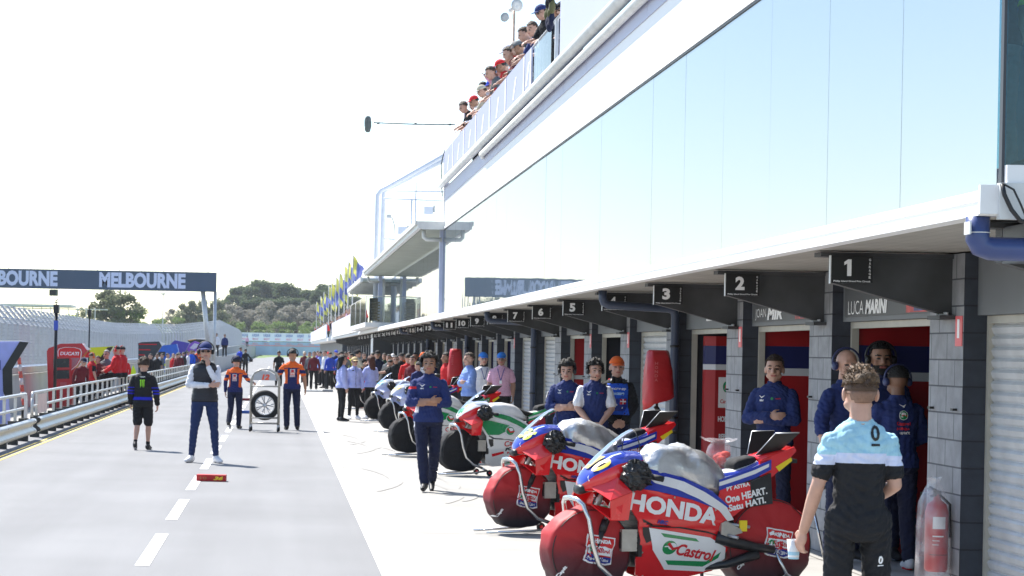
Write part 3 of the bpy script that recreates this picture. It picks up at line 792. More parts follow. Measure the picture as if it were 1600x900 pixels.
# ================================================================== PIT WALL: guard rail with tube rails
GALV = M('galv_rail', (.56, .555, .53), .38, metal=.55, var=.12, vs=6)
def xw(y):      # lane side of the rail
    if y < 60: return -4.62
    if y < 110: return -4.62 - (y - 60) / 50 * .08
    return -4.70 + (y - 110) / 40 * .3
rail_break = [(18, 41.3, 'section nearest the camera'), (42.3, 150, 'long section beyond the gap')]
for a, b_, lb in rail_break:
    t = thing('guard_rail', f'galvanised guard rail with tube handrail, {lb}', 'guard rail', (xw(a), a, 0), 0, 'guard rails along the pit wall')
    mb = MB(); ys = list(np.arange(a, b_, 3.2)) + [b_]
    prof = [(.0, .40), (.05, .39), (.075, .35), (.055, .31), (.0, .275), (.0, .235), (.055, .20), (.075, .16), (.05, .12), (0, .11)]
    rings = [[(xw(y) + dx, y, z) for dx, z in prof] for y in ys]
    mb.loft(rings, GALV, caps=False, smooth=True, closed=False)
    rings = [[(xw(y) + dx - .004, y, z) for dx, z in prof[::-1]] for y in ys]
    mb.loft(rings, GALV, caps=False, smooth=True, closed=False)
    for y in ys[1:-1]: mb.box(xw(y) - .002, xw(y) + .078, y, y + .35, .12, .385, GALV) if False else None
    for y in ys:
        mb.tube([(xw(y) + .078, y, .355), (xw(y) + .086, y, .355)], .015, 6, STEEL)
        mb.add([(xw(y) + dx + .003, y + dy, z) for dy in (0, .3) for dx, z in prof], [(q, q + 1, q + 11, q + 10) for q in range(9)], GALV, True)
    P('w_beam', mb, parent=t)
    for y in np.arange(a + .4, b_, 1.6):
        mb = MB(); mb.box(xw(y) - .18, xw(y) - .004, y, y + .12, 0, .42, M('rail_post_dark', (.06, .06, .055), .7, var=.3, vs=8)); P('rail_post', mb, parent=t)
    mb = MB()
    for zz in (.86, .60):
        mb.tube([(xw(a) - .1, a, zz - .12 if zz > .7 else zz), (xw(a) - .1, a + .06, zz)] + [(xw(y) - .1, y, zz) for y in np.arange(a + .3, b_, 3)] + [(xw(b_) - .1, b_ - .1, zz), (xw(b_) - .1, b_, zz - .1 if zz > .7 else zz)], .028, 8, GALV)
    for e in (a, b_): mb.tube([(xw(e) - .1, e, .76), (xw(e) - .1, e, .4)], .028, 8, GALV)
    P('handrail', mb, parent=t)
    for y in np.arange(a + .9, b_ - .5, 1.6):
        mb = MB(); mb.box(xw(y) - .14, xw(y) - .09, y, y + .07, .38, .85, GALV); P('stanchion', mb, parent=t)
t = thing('paper_notice', 'white notice sheet tied to the end of the near handrail', 'notice', (xw(41) - .05, 41, .6))
mb = MB(); mb.box(xw(41) - .07, xw(41) - .06, 40.7, 41.15, .42, .84, M('notice_white', (.7, .68, .66), .6)); P('sheet', mb, parent=t)
t = thing('paper_notice', 'pale pink notice sheet tied just beyond the rail gap', 'notice', (xw(43) - .05, 43.2, .6))
mb = MB(); mb.box(xw(43) - .07, xw(43) - .06, 43.0, 44.6, .45, .82, M('notice_pink', (.72, .55, .50), .6)); P('sheet', mb, parent=t)

# ================================================================== TRACK FENCE behind the pit wall
t = thing('pit_wall_barrier', 'pale concrete pit wall with steel rail below the track fence', 'barrier', (-7.3, 30, 0))
def fence_x(y):
    if y < 110: return -7.5
    if y < 200: return -7.5 + (y - 110) / 90 * 2.0
    return -5.5 - (y - 200) * .002
PALECON = M('pale_concrete', (.46, .46, .44), .8, var=.12, vs=1)
mb = MB(); ys = list(np.arange(28, 330, 6))
mb.loft([[(fence_x(y) + .35, y, 0), (fence_x(y) + .28, y, .95), (fence_x(y) + .12, y, .95), (fence_x(y) + .1, y, 0)] for y in ys], PALECON, smooth=False); P('wall', mb, parent=t)
mb = MB(); mb.loft([[(fence_x(y) + .30, y, .96), (fence_x(y) + .40, y, 1.0), (fence_x(y) + .40, y, 1.16), (fence_x(y) + .30, y, 1.2)] for y in ys], GALV, smooth=False); P('top_rail', mb, parent=t)
FEN = M('fence_steel', (.50, .52, .55), .5, metal=.25, var=.08)
MESHM, n, l, b = node_mat('fence_mesh')
v = swizzle(n, l, 'YZX')
n.remove(b); out = n['Material Output']
d_ = n.new('ShaderNodeBsdfDiffuse'); d_.inputs[0].default_value = (.50, .52, .55, 1); tr = n.new('ShaderNodeBsdfTransparent'); ms = n.new('ShaderNodeMixShader')
w1 = n.new('ShaderNodeTexWave'); w1.bands_direction = 'X'; w1.inputs['Scale'].default_value = 3.2; w2 = n.new('ShaderNodeTexWave'); w2.bands_direction = 'Y'; w2.inputs['Scale'].default_value = 3.2
l.new(v, w1.inputs[0]); l.new(v, w2.inputs[0])
mxm = n.new('ShaderNodeMath'); mxm.operation = 'MAXIMUM'; l.new(w1.outputs['Fac'], mxm.inputs[0]); l.new(w2.outputs['Fac'], mxm.inputs[1])
gt = n.new('ShaderNodeMath'); gt.operation = 'GREATER_THAN'; gt.inputs[1].default_value = .93; l.new(mxm.outputs[0], gt.inputs[0])
l.new(gt.outputs[0], ms.inputs[0]); l.new(tr.outputs[0], ms.inputs[1]); l.new(d_.outputs[0], ms.inputs[2]); l.new(ms.outputs[0], out.inputs[0])
fence = thing('track_fence', 'tall silver debris fence with angled top arms beside the track', 'fence', (-7.5, 30, 0))
def fence_h(y):
    return float(np.interp(y, [105, 150, 216, 330], [2.35, 2.8, 4.0, 4.1]))
y = 44.0; FPOS = []
while y < 330:
    FPOS.append(y); y += 1.35 if y < 130 else 2.6
post_mesh = {}
NPOST = 0
mbp = MB()
for y in FPOS:
    x = fence_x(y); hh = fence_h(y)
    mb = MB() if NPOST < 98 else mbp
    mb.box(x - .075, x + .075, y, y + .05, 0, hh, FEN)
    rot = Matrix.Rotation(math.atan2(.5, .45), 3, 'Y') 
    mb.prism([(x - .07, hh), (x + .07, hh), (x - .42, hh + .55), (x - .48, hh + .52)], 'y', y, y + .05, FEN)
    if NPOST < 98: P('fence_post', mb, parent=fence)
    NPOST += 1
if mbp.v: P('far_fence_posts', mbp, parent=fence)['kind'] = 'stuff'
mb = MB()
for ya, yb in zip(FPOS, FPOS[1:]):
    xa, xb = fence_x(ya), fence_x(yb); ha, hb = fence_h(ya), fence_h(yb)
    mb.add([(xa, ya + .02, .9), (xb, yb + .02, .9), (xb, yb + .02, hb), (xa, ya + .02, ha)], [(0, 1, 2, 3)], MESHM)
    mb.add([(xa, ya + .02, ha), (xb, yb + .02, hb), (xb - .45, yb + .02, hb + .53), (xa - .45, ya + .02, ha + .53)], [(0, 1, 2, 3)], MESHM)
P('wire_mesh', mb, parent=fence)
mb = MB()
for f_ in (.0, .33, .66, 1):
    mb.tube([(fence_x(y) - .45 * f_, y, fence_h(y) + .53 * f_) for y in FPOS], .014, 5, FEN)
P('tension_wire', mb, parent=fence)

# concrete wall curving right at the pit exit
t = thing('exit_wall', 'long grey concrete wall curving right at the end of the lane', 'wall', (-4, 160, 0))
pts = [Vector((-4.9, 152, 0)), Vector((-5.1, 200, 0)), Vector((-5.6, 330, 0)), G(398, 556.5), G(430, 552.8), G(458, 551)]
mb = MB(); rings = []
for i, p in enumerate(pts): rings.append([p + Vector((0, 0, 0)), p + Vector((.0, 0, 2.4 if i > 1 else 1.3 + .55 * i)), p + Vector((-.3, .3, 2.4 if i > 1 else 1.3 + .55 * i)), p + Vector((-.3, .3, 0))])
mb.loft(rings, M('exit_wall_concrete', (.30, .32, .32), .8, var=.12, vs=.3), smooth=False); P('wall', mb, parent=t, fix=True)
# sponsor boards in the far bend
t = thing('advert_boards', 'white advertising boards lettered LIQUI MOLY around the far bend', 'advert boards', (10, 560, 0))
pf = ppm(560)
def fx(px): return (px - 438) / pf
def fz(py, px=438): return H + (546 + (px - 438) * .0192 - py) / pf
mb = MB(); WB = M('advert_white', (.74, .74, .76), .6, var=.03); PINK = M('advert_pink', (.75, .30, .36), .6, var=.05); PB = M('advert_pale_blue', (.36, .50, .70), .6, var=.12, vs=.3)
ADT = M('advert_text_blue', (.10, .18, .45), .6, var=0)
mb.box(fx(340), fx(560), 560, 560.3, fz(533.5), fz(520.5), WB); P('upper_board', mb, parent=t)
mb = MB(); mb.box(fx(352), fx(560), 556, 556.3, .3, fz(534.5), PB); mb.box(fx(352), fx(560), 555.9, 555.99, fz(541), fz(539.5), PINK); P('lower_board', mb, parent=t)
mb = MB()
for k in range(13):
    xx = fx(364 + k * 17.5)
    put_text(mb, 'LIQUI', (xx, 559.9, fz(524.8)), (1, 0, 0), (0, 0, 1), ADT, w=10 / pf, h=4.4 / pf, bold=.03)
    put_text(mb, 'MOLY', (xx, 559.9, fz(530.3)), (1, 0, 0), (0, 0, 1), PRINT_RED if False else PINK, w=9 / pf, h=3 / pf, bold=.03)
    put_text(mb, 'MOTUL', (xx, 555.8, fz(537.6)), (1, 0, 0), (0, 0, 1), PINK, w=8 / pf, h=2.2 / pf, bold=.03)
P('lettering', mb, parent=t)
# far grandstand roof behind the fence at left
t = thing('grandstand', 'long low white roofed grandstand beyond the track fence', 'grandstand', (-70, 330, 0))
pg = ppm(330)
mb = MB(); sx = lambda px: (px - 438) / pg; sz = lambda py: H + (540 - py) / pg
mb.box(sx(-60), sx(110), 330, 338, sz(480), sz(476.5), OFFWHITE); mb.box(sx(-60), sx(158), 338, 342, sz(482), sz(481), OFFWHITE); P('roof', mb, parent=t)
mb = MB()
for px_ in range(-50, 160, 14): mb.box(sx(px_), sx(px_) + .12, 331, 331.12, 0, sz(480), OFFWHITE)
P('roof_post', mb, parent=t)
mb = MB(); mb.box(sx(-60), sx(112), 339, 341, 0, sz(500), M('stand_wall', (.5, .5, .46), .7)); P('back_wall', mb, parent=t)
# light mast far away
t = thing('light_mast', 'thin tall light mast among the far trees', 'light mast', ((253.5 - 438) / ppm(400), 400, 0))
mb = MB(); xx = (253.5 - 438) / ppm(400); mb.tube([(xx, 400, 0), (xx, 400, H + (542 - 459) / ppm(400))], [.16, .08], 6, STEEL); mb.box(xx - .4, xx + .4, 399.8, 400.2, H + (542 - 460) / ppm(400), H + (542 - 457.6) / ppm(400), STEEL); P('mast', mb, parent=t)

# ================================================================== TREES
def leaf_mat(name, c, v2):
    m, n, l, b = node_mat(name)
    tc = n.new('ShaderNodeTexCoord'); no = n.new('ShaderNodeTexNoise'); no.inputs['Scale'].default_value = .9; no.inputs['Detail'].default_value = 6
    l.new(tc.outputs['Object'], no.inputs[0])
    cr = n.new('ShaderNodeValToRGB'); cr.color_ramp.elements[0].position = .35; cr.color_ramp.elements[1].position = .68
    cr.color_ramp.elements[0].color = (*c, 1); cr.color_ramp.elements[1].color = (*v2, 1)
    l.new(no.outputs[0], cr.inputs[0]); l.new(cr.outputs[0], b.inputs['Base Color']); b.inputs['Roughness'].default_value = .7
    b.inputs['Specular IOR Level'].default_value = .2
    tl = n.new('ShaderNodeBsdfTranslucent'); l.new(cr.outputs[0], tl.inputs[0]); mx = n.new('ShaderNodeMixShader'); mx.inputs[0].default_value = .4
    l.new(b.outputs[0], mx.inputs[1]); l.new(tl.outputs[0], mx.inputs[2]); l.new(mx.outputs[0], n['Material Output'].inputs[0])
    return m
LEAF = {'pine': leaf_mat('pine_leaf', (.065, .095, .045), (.13, .17, .08)),
        'gum': leaf_mat('gum_leaf', (.15, .17, .09), (.22, .24, .14)),
        'dry': leaf_mat('dry_leaf', (.25, .235, .19), (.36, .34, .29)),
        'bush': leaf_mat('bush_leaf', (.13, .19, .05), (.20, .28, .08))}
BARK = M('pale_bark', (.26, .22, .17), .85, var=.25, vs=3)
def crown_trunk(kind, h, w, seed, nleaf):
    rn = random.Random(seed)
    tr = MB(); base_h = {'pine': .18, 'gum': .42, 'dry': .35, 'bush': .05}[kind] * h
    top = Vector((rn.uniform(-.05, .05) * h, 0, h * .8))
    tr.tube([(0, 0, 0), (rn.uniform(-.02, .02) * h, 0, base_h), top * .75 + Vector((0, 0, .1 * h)), top], [h * .024, h * .018, h * .010, h * .004], 7, BARK)
    blobs = []
    nb = {'pine': 24, 'gum': 17, 'dry': 15, 'bush': 12}[kind]
    for k in range(nb):
        a = rn.uniform(0, 6.28); f = rn.random()
        zz = base_h + (h - base_h) * f
        if kind == 'pine': rr = w * (1.0 - f * .72) * rn.uniform(.35, 1)
        elif kind in ('gum', 'dry'): rr = w * math.sin(math.pi * min(1, .25 + f * .7)) * rn.uniform(.3, 1)
        else: rr = w * (1 - f * .6) * rn.uniform(.2, 1)
        c = Vector((math.cos(a) * rr, math.sin(a) * rr, zz))
        br = h * rn.uniform(.07, .13) * (1.15 if kind == 'bush' else 1)
        blobs.append((c, br))
        if kind != 'bush' or k % 3 == 0:
            s_ = Vector((0, 0, max(base_h * .8, zz - rr * .8 - .05 * h)))
            tr.tube([s_, (s_ + c) / 2 + Vector((0, 0, -.02 * h)), c], [h * .008, h * .005, h * .002], 5, BARK)
    vs = []; fs = []
    lr = h * .020
    for k in range(nleaf):
        c, br = blobs[rn.randrange(len(blobs))]
        d = Vector((rn.gauss(0, 1), rn.gauss(0, 1), rn.gauss(0, .7))).normalized() * br * (rn.random() ** .4)
        p = c + d
        q = Vector((rn.gauss(0, 1), rn.gauss(0, 1), rn.gauss(0, 1))).normalized(); q2 = q.orthogonal().normalized(); q3 = q.cross(q2)
        s1 = lr * rn.uniform(.6, 1.4); o = len(vs)
        vs += [p + q2 * s1, p + q3 * s1 * .6, p - q2 * s1, p - q3 * s1 * .6]; fs.append((o, o + 1, o + 2, o + 3))
    cr = MB(); cr.add(vs, fs, LEAF[kind])
    return tr.mesh('trunk'), cr.mesh('crown')
PROTO = {}
for kind, h, w, nl, cnt in (('pine', 11, 3.0, 5200, 3), ('gum', 9, 3.2, 3200, 3), ('dry', 8, 3.0, 2200, 3), ('bush', 4, 2.6, 3000, 2)):
    PROTO[kind] = [crown_trunk(kind, h, w, 11 * k + len(kind), nl) for k in range(cnt)]
TREE_N = 0
def tree(kind, px, pytop, Y, z0, label, group, scale=None, wide=1.0):
    """stands at photo column px, its top at photo row pytop"""
    global TREE_N
    hz = 546 + (px - 438) * .0192
    ztop = H + (hz - pytop) / ppm(Y); hh = ztop - z0
    base = {'pine': 11, 'gum': 9, 'dry': 8, 'bush': 4}[kind]
    s = hh / (base * 1.04)
    t = thing({'pine': 'pine_tree', 'gum': 'gum_tree', 'dry': 'bare_gum_tree', 'bush': 'bush'}[kind], label, 'bush' if kind == 'bush' else 'tree', ((px - 438) / ppm(Y), Y, z0), random.uniform(0, 6.28), group)
    t.scale = (s * wide, s * wide, s)
    tm, cm = PROTO[kind][TREE_N % len(PROTO[kind])]; TREE_N += 1
    link('trunk', tm, t); link('crown', cm, t)
def hillz(Y): return {True: 7.5}.get(Y > 700, np.interp(Y, [590, 620, 660, 720, 900], [0, 3, 6, 8, 10]))
rn = random.Random(3)
prof = [(330, 505), (350, 470), (365, 456), (380, 447), (400, 441), (418, 439), (436, 443), (455, 446), (470, 452), (490, 450), (508, 442), (520, 446), (540, 460)]
px = 352
while px < 560:
    top = np.interp(px, [p[0] for p in prof], [p[1] for p in prof]) + rn.uniform(-2, 5)
    tree('pine', px, top, rn.uniform(690, 760), 7.5, 'tall dark green pine on the hill behind the far bend', 'dark pines on the far hill', wide=1.5)
    px += rn.uniform(9, 14)
px = 356
while px < 520:
    tree('pine', px, np.interp(px, [p[0] for p in prof], [p[1] for p in prof]) + rn.uniform(16, 30), rn.uniform(670, 690), 6.5, 'shorter dark pine filling the far hill slope', 'lower pines on the far hill', wide=2.0)
    px += rn.uniform(12, 18)
px = 268
while px < 510:
    tree('dry', px, rn.uniform(470, 492) + (12 if px < 340 else 0), rn.uniform(632, 655), 4.5, 'grey brown bare trunked gum below the dark pines', 'grey gums at the foot of the hill', wide=1.35)
    px += rn.uniform(9, 14)
px = 345
while px < 505:
    tree('bush', px, rn.uniform(500, 511), rn.uniform(600, 618), 1.0, 'bright green bush behind the advertising boards', 'green bushes behind the boards', wide=1.3)
    px += rn.uniform(9, 15)
px = 226
while px < 345:
    tree('bush', px, rn.uniform(492, 503), rn.uniform(600, 640), 1.5, 'dull green scrub beyond the fence between the clump and hill', 'scrub beyond the fence', wide=1.6)
    px += rn.uniform(10, 15)
for px_, tp in ((285, 474), (296, 470), (307, 478), (318, 468), (330, 474), (341, 470)):
    tree('gum', px_, tp, 610, 1.5, 'thin round crowned gum beside the gantry post', 'thin gums beside the gantry post')
for px_, tp, kd in ((158, 456, 'gum'), (174, 453, 'gum'), (192, 460, 'gum'), (203, 478, 'bush'), (186, 480, 'bush'), (170, 486, 'bush')):
    tree(kd, px_, tp, 400, 0, 'open crowned gum standing in the clump beyond the fence' if kd == 'gum' else 'low bush at the foot of the gum clump', 'gum clump beyond the fence' if kd == 'gum' else 'bushes under the gum clump', wide=1.25)
for px_, w in ((60, 1.6), (96, 1.5), (110, 1.8), (128, 1.6)):
    tree('bush', px_, 492, 420, 0, 'dark bush under the far grandstand roof line', 'bushes by the far grandstand', wide=w)
# ================================================================== PEOPLE
SKIN = {'light': M('skin_light', (.52, .30, .22), .5, var=.08, vs=20), 'tan': M('skin_tan', (.36, .19, .12), .5, var=.08, vs=20),
        'pale': M('skin_pale', (.60, .38, .30), .5, var=.08, vs=20), 'dark': M('skin_brown', (.20, .10, .06), .5, var=.08, vs=20)}
HAIRM = {'sandy': M('hair_sandy', (.15, .09, .048), .6, var=.5, vs=50, bump=1, bs=90), 'faded': M('hair_faded', (.075, .042, .026), .7, var=.2, vs=60, bump=.5, bs=150), 'black': M('hair_black', (.010, .009, .008), .6, var=.4, vs=60, bump=.8, bs=110), 'brown': M('hair_brown', (.05, .030, .018), .6, var=.4, vs=60, bump=.8, bs=110),
         'blond': M('hair_blond', (.36, .25, .12), .6, var=.3, vs=60, bump=.8, bs=110), 'grey': M('hair_grey', (.25, .24, .23), .6, var=.3, vs=60, bump=.8, bs=110),
         'auburn': M('hair_auburn', (.10, .03, .015), .6, var=.3, vs=60, bump=.8, bs=110)}
EYEM = M('eye_dark', (.02, .015, .012), .3, var=0)
LIPM = M('lip', (.38, .12, .10), .5, var=0)
def cloth(name, c, rough=.85, **k): return M(name, c, rough, var=k.get('var', .10), vs=9, bump=.25, bs=45)
C_NAVY = cloth('navy_cloth', (.012, .026, .125)); C_DNAVY = cloth('dark_navy_cloth', (.006, .010, .040)); C_BLACK = cloth('black_cloth', (.009, .009, .011))
C_WHITE = cloth('white_cloth', (.72, .72, .76)); C_JEANS = cloth('jeans_cloth', (.010, .025, .095)); C_LILAC = cloth('lilac_cloth', (.42, .46, .78))
C_ORANGE = cloth('orange_cloth', (.80, .13, .015)); C_RED = cloth('red_cloth', (.60, .015, .02)); C_TEAL = cloth('aqua_cloth', (.34, .58, .68))
C_BAND = cloth('pale_band_cloth', (.62, .66, .82)); C_GREY = cloth('grey_cloth', (.13, .14, .15)); C_PINK = cloth('pink_cloth', (.68, .38, .50))
C_BLUE = cloth('royal_blue_cloth', (.02, .06, .48)); C_PURPLE = cloth('purple_cloth', (.16, .06, .35)); C_BEIGE = cloth('beige_cloth', (.50, .46, .36)); C_SKYB = cloth('pale_blue_cloth', (.22, .33, .68))
C_BIB = cloth('bib_blue_cloth', (.015, .10, .62)); C_MAROON = cloth('maroon_cloth', (.13, .012, .02)); C_YEL = cloth('yellow_cloth', (.6, .62, .05)); C_DENIM = cloth('pale_denim', (.13, .22, .36))
SHOE_W = M('shoe_white', (.72, .72, .74), .5, var=.05); SHOE_B = M('shoe_black', (.012, .012, .014), .5, var=.1); SOLE = M('shoe_sole', (.5, .5, .52), .6, var=.05)

def V(*a): return Vector(a)
class Body:
    """primitives laid along joints, fused by a voxel remesh into one continuous mesh; every face takes the
    material of the primitive that lies nearest to it"""
    def __init__(s): s.mb = MB(); s.pr = []; s.dummy = WHITE; s.k = 1.0
    def cap(s, p0, p1, r0, r1, tag, n=12):
        p0, p1 = Vector(p0), Vector(p1); r0 *= s.k; r1 *= s.k
        d = (p1 - p0); L = d.length
        if L < 1e-5: d = Vector((0, 0, 1)); L = 1e-5
        t = d.normalized(); a = Vector((0, 0, 1)) if abs(t.z) < .9 else Vector((1, 0, 0))
        u = (a - t * a.dot(t)).normalized(); w = t.cross(u); rings = []
        for k in range(1, 5):
            an = math.pi / 2 * k / 4
            rings.append((p0 - t * r0 * math.cos(an), r0 * math.sin(an)))
        for k in range(3, 0, -1):
            an = math.pi / 2 * k / 4
            rings.append((p1 + t * r1 * math.cos(an), r1 * math.sin(an)))
        rings.insert(4, (p1, r1))
        rr = [[c + (u * math.cos(6.28318 * k / n) + w * math.sin(6.28318 * k / n)) * r for k in range(n)] for c, r in rings]
        s.mb.loft(rr, s.dummy)
        s.pr.append(('c', p0, p1, r0, r1, tag))
    def chain(s, pts, rs, tags):
        for i in range(len(pts) - 1):
            s.cap(pts[i], pts[i + 1], rs[i], rs[i + 1], tags[i] if isinstance(tags, (list, tuple)) else tags)
    def ellip(s, c, r, tag, rot=None, n=14):
        rot = rot or Matrix.Identity(3); c = Vector(c); rings = []; r = tuple(q * s.k for q in r)
        m = 9
        for i in range(m + 1):
            th = math.pi * (i + .03) / (m + .06)
            rings.append([c + rot @ Vector((r[0] * math.sin(th) * math.cos(6.28318 * k / n), r[1] * math.sin(th) * math.sin(6.28318 * k / n), -r[2] * math.cos(th))) for k in range(n)])
        s.mb.loft(rings, s.dummy)
        s.pr.append(('e', c, rot.inverted(), r, None, tag))
    def torso(s, rings, fr, tagf, n=20):
        """rings: (center, rx, ry, z for tag); fr(center)->(x axis, y axis)"""
        rr = []
        for c, rx, ry in rings:
            X, Y = fr(c)
            rr.append([c + X * (rx * math.copysign(abs(math.cos(6.28318 * k / n)) ** .85, math.cos(6.28318 * k / n))) + Y * (ry * math.copysign(abs(math.sin(6.28318 * k / n)) ** .9, math.sin(6.28318 * k / n))) for k in range(n)])
        s.mb.loft(rr, s.dummy)
        for i in range(len(rings) - 1):
            c0, rx0, ry0 = rings[i]; c1, rx1, ry1 = rings[i + 1]
            s.pr.append(('t', (c0 + c1) / 2, fr(c0), ((rx0 + rx1) / 2, (ry0 + ry1) / 2), (c1 - c0), tagf(i)))
    def dist(s, P):
        out = np.full((len(s.pr), len(P)), 9.0, dtype=np.float32)
        for i, q in enumerate(s.pr):
            if q[0] == 'c':
                a = np.array(q[1]); b = np.array(q[2]); d = b - a; L2 = max(1e-10, d @ d)
                t = np.clip((P - a) @ d / L2, 0, 1)
                out[i] = np.linalg.norm(P - a - t[:, None] * d, axis=1) - (q[3] + (q[4] - q[3]) * t)
            elif q[0] == 'e':
                L = (P - np.array(q[1])) @ np.array(q[2]).T
                r = np.array(q[3]); k = np.linalg.norm(L / r, axis=1)
                out[i] = (k - 1) * r.min() if r.min() > .03 else (k - 1) * r.mean()
            else:
                X, Y = q[2]; c = np.array(q[1]); L = P - c
                x = L @ np.array(X) / q[3][0]; y = L @ np.array(Y) / q[3][1]; ax = q[4].normalized(); z = L @ np.array(ax)
                k = np.sqrt(x * x + y * y); zz = np.maximum(0, np.abs(z) - q[4].length / 2)
                out[i] = np.maximum((k - 1) * min(q[3]), -.02) + zz
        return out
    def finish(s, name, parent, voxel, cmap, wrinkle=.004, paint=None, smooth=2, seed=0):
        me = s.mb.mesh('tmp'); me.materials.clear()
        ob = bpy.data.objects.new('tmp', me); COL.objects.link(ob)
        md = ob.modifiers.new('r', 'REMESH'); md.mode = 'VOXEL'; md.voxel_size = voxel; md.use_smooth_shade = True
        sm = ob.modifiers.new('s', 'SMOOTH'); sm.factor = .5; sm.iterations = smooth
        dg = bpy.context.evaluated_depsgraph_get()
        m2 = bpy.data.meshes.new_from_object(ob.evaluated_get(dg))
        bpy.data.objects.remove(ob); bpy.data.meshes.remove(me)
        nv = len(m2.vertices); co = np.empty(nv * 3, np.float32); m2.vertices.foreach_get('co', co); co = co.reshape(-1, 3)
        npl = len(m2.polygons); ce = np.empty(npl * 3, np.float32); m2.polygons.foreach_get('center', ce); ce = ce.reshape(-1, 3)
        tags = [q[5] for q in s.pr]
        D = s.dist(ce); near = D.argmin(0)
        names = []; mats = []
        def mid(m):
            if m not in mats: mats.append(m)
            return mats.index(m)
        idx = np.zeros(npl, np.int32)
        tagn = [tags[k] for k in near]
        for i in range(npl):
            t = tagn[i]; m = None
            if paint: m = paint(t, ce[i])
            if m is None: m = cmap.get(t) or cmap['skin']
            idx[i] = mid(m)
        if wrinkle:
            Dv = s.dist(co).argmin(0)
            isc = np.array([0.0 if (tg in ('skin', 'hand', 'face', 'lip', 'shoe', 'sole')) else 1.0 for tg in tags])[Dv]
            no = np.empty(nv * 3, np.float32); m2.vertices.foreach_get('normal', no); no = no.reshape(-1, 3)
            rs = np.random.RandomState(seed + 5); f = np.zeros(nv)
            base = co + .03 * np.sin(co[:, [1, 2, 0]] * 17 + seed) 
            for k in range(6):
                d = rs.normal(size=3); d[2] *= 1.6; d *= rs.uniform(30, 95) / np.linalg.norm(d)
                f += np.abs(np.sin(base @ d + rs.uniform(0, 6))) ** .7 - .6
            co = co + no * (f * wrinkle * .45 * isc)[:, None]
            m2.vertices.foreach_set('co', co.astype(np.float32).ravel())
        m2.materials.clear()
        for m in mats: m2.materials.append(m)
        m2.polygons.foreach_set('material_index', idx)
        m2.polygons.foreach_set('use_smooth', [True] * npl)
        m2.update()
        return link(name, m2, parent), m2

def hand(B, wr, d, n, side, curl=.35, size=1.0, tag='hand', fist=False):
    """wr wrist point, d direction of the palm, n palm normal (the side the fingers curl to)"""
    d = Vector(d).normalized(); n = Vector(n); n = (n - d * n.dot(d)).normalized(); w = d.cross(n) * side
    k = size
    pc = wr + d * .05 * k
    rot = Matrix((w, n, d)).transposed()
    B.ellip(pc, (.040 * k, .017 * k, .052 * k), tag, rot, n=12)
    for i, (off, ln) in enumerate(((.030, .070), (.011, .080), (-.009, .074), (-.028, .058))):
        p = wr + d * (.088 * k) + w * off * k
        a = curl * (1 + .12 * i); q = p; dr = d
        for j, f in enumerate((.45, .32, .23)):
            an = a * (j + 1)
            dr = d * math.cos(an) + n * math.sin(an)
            q2 = q + dr * ln * f * k
            B.cap(q, q2, (.0098 - .0008 * j) * k, (.0092 - .001 * j) * k, tag, n=8); q = q2
    p = wr + d * .028 * k + w * .030 * k
    q = p + (w * .6 + d * .7 + n * .3).normalized() * .038 * k; B.cap(p, q, .0135 * k, .011 * k, tag, n=8)
    q2 = q + (w * .15 + d * .8 + n * .6).normalized() * .034 * k; B.cap(q, q2, .011 * k, .009 * k, tag, n=8)

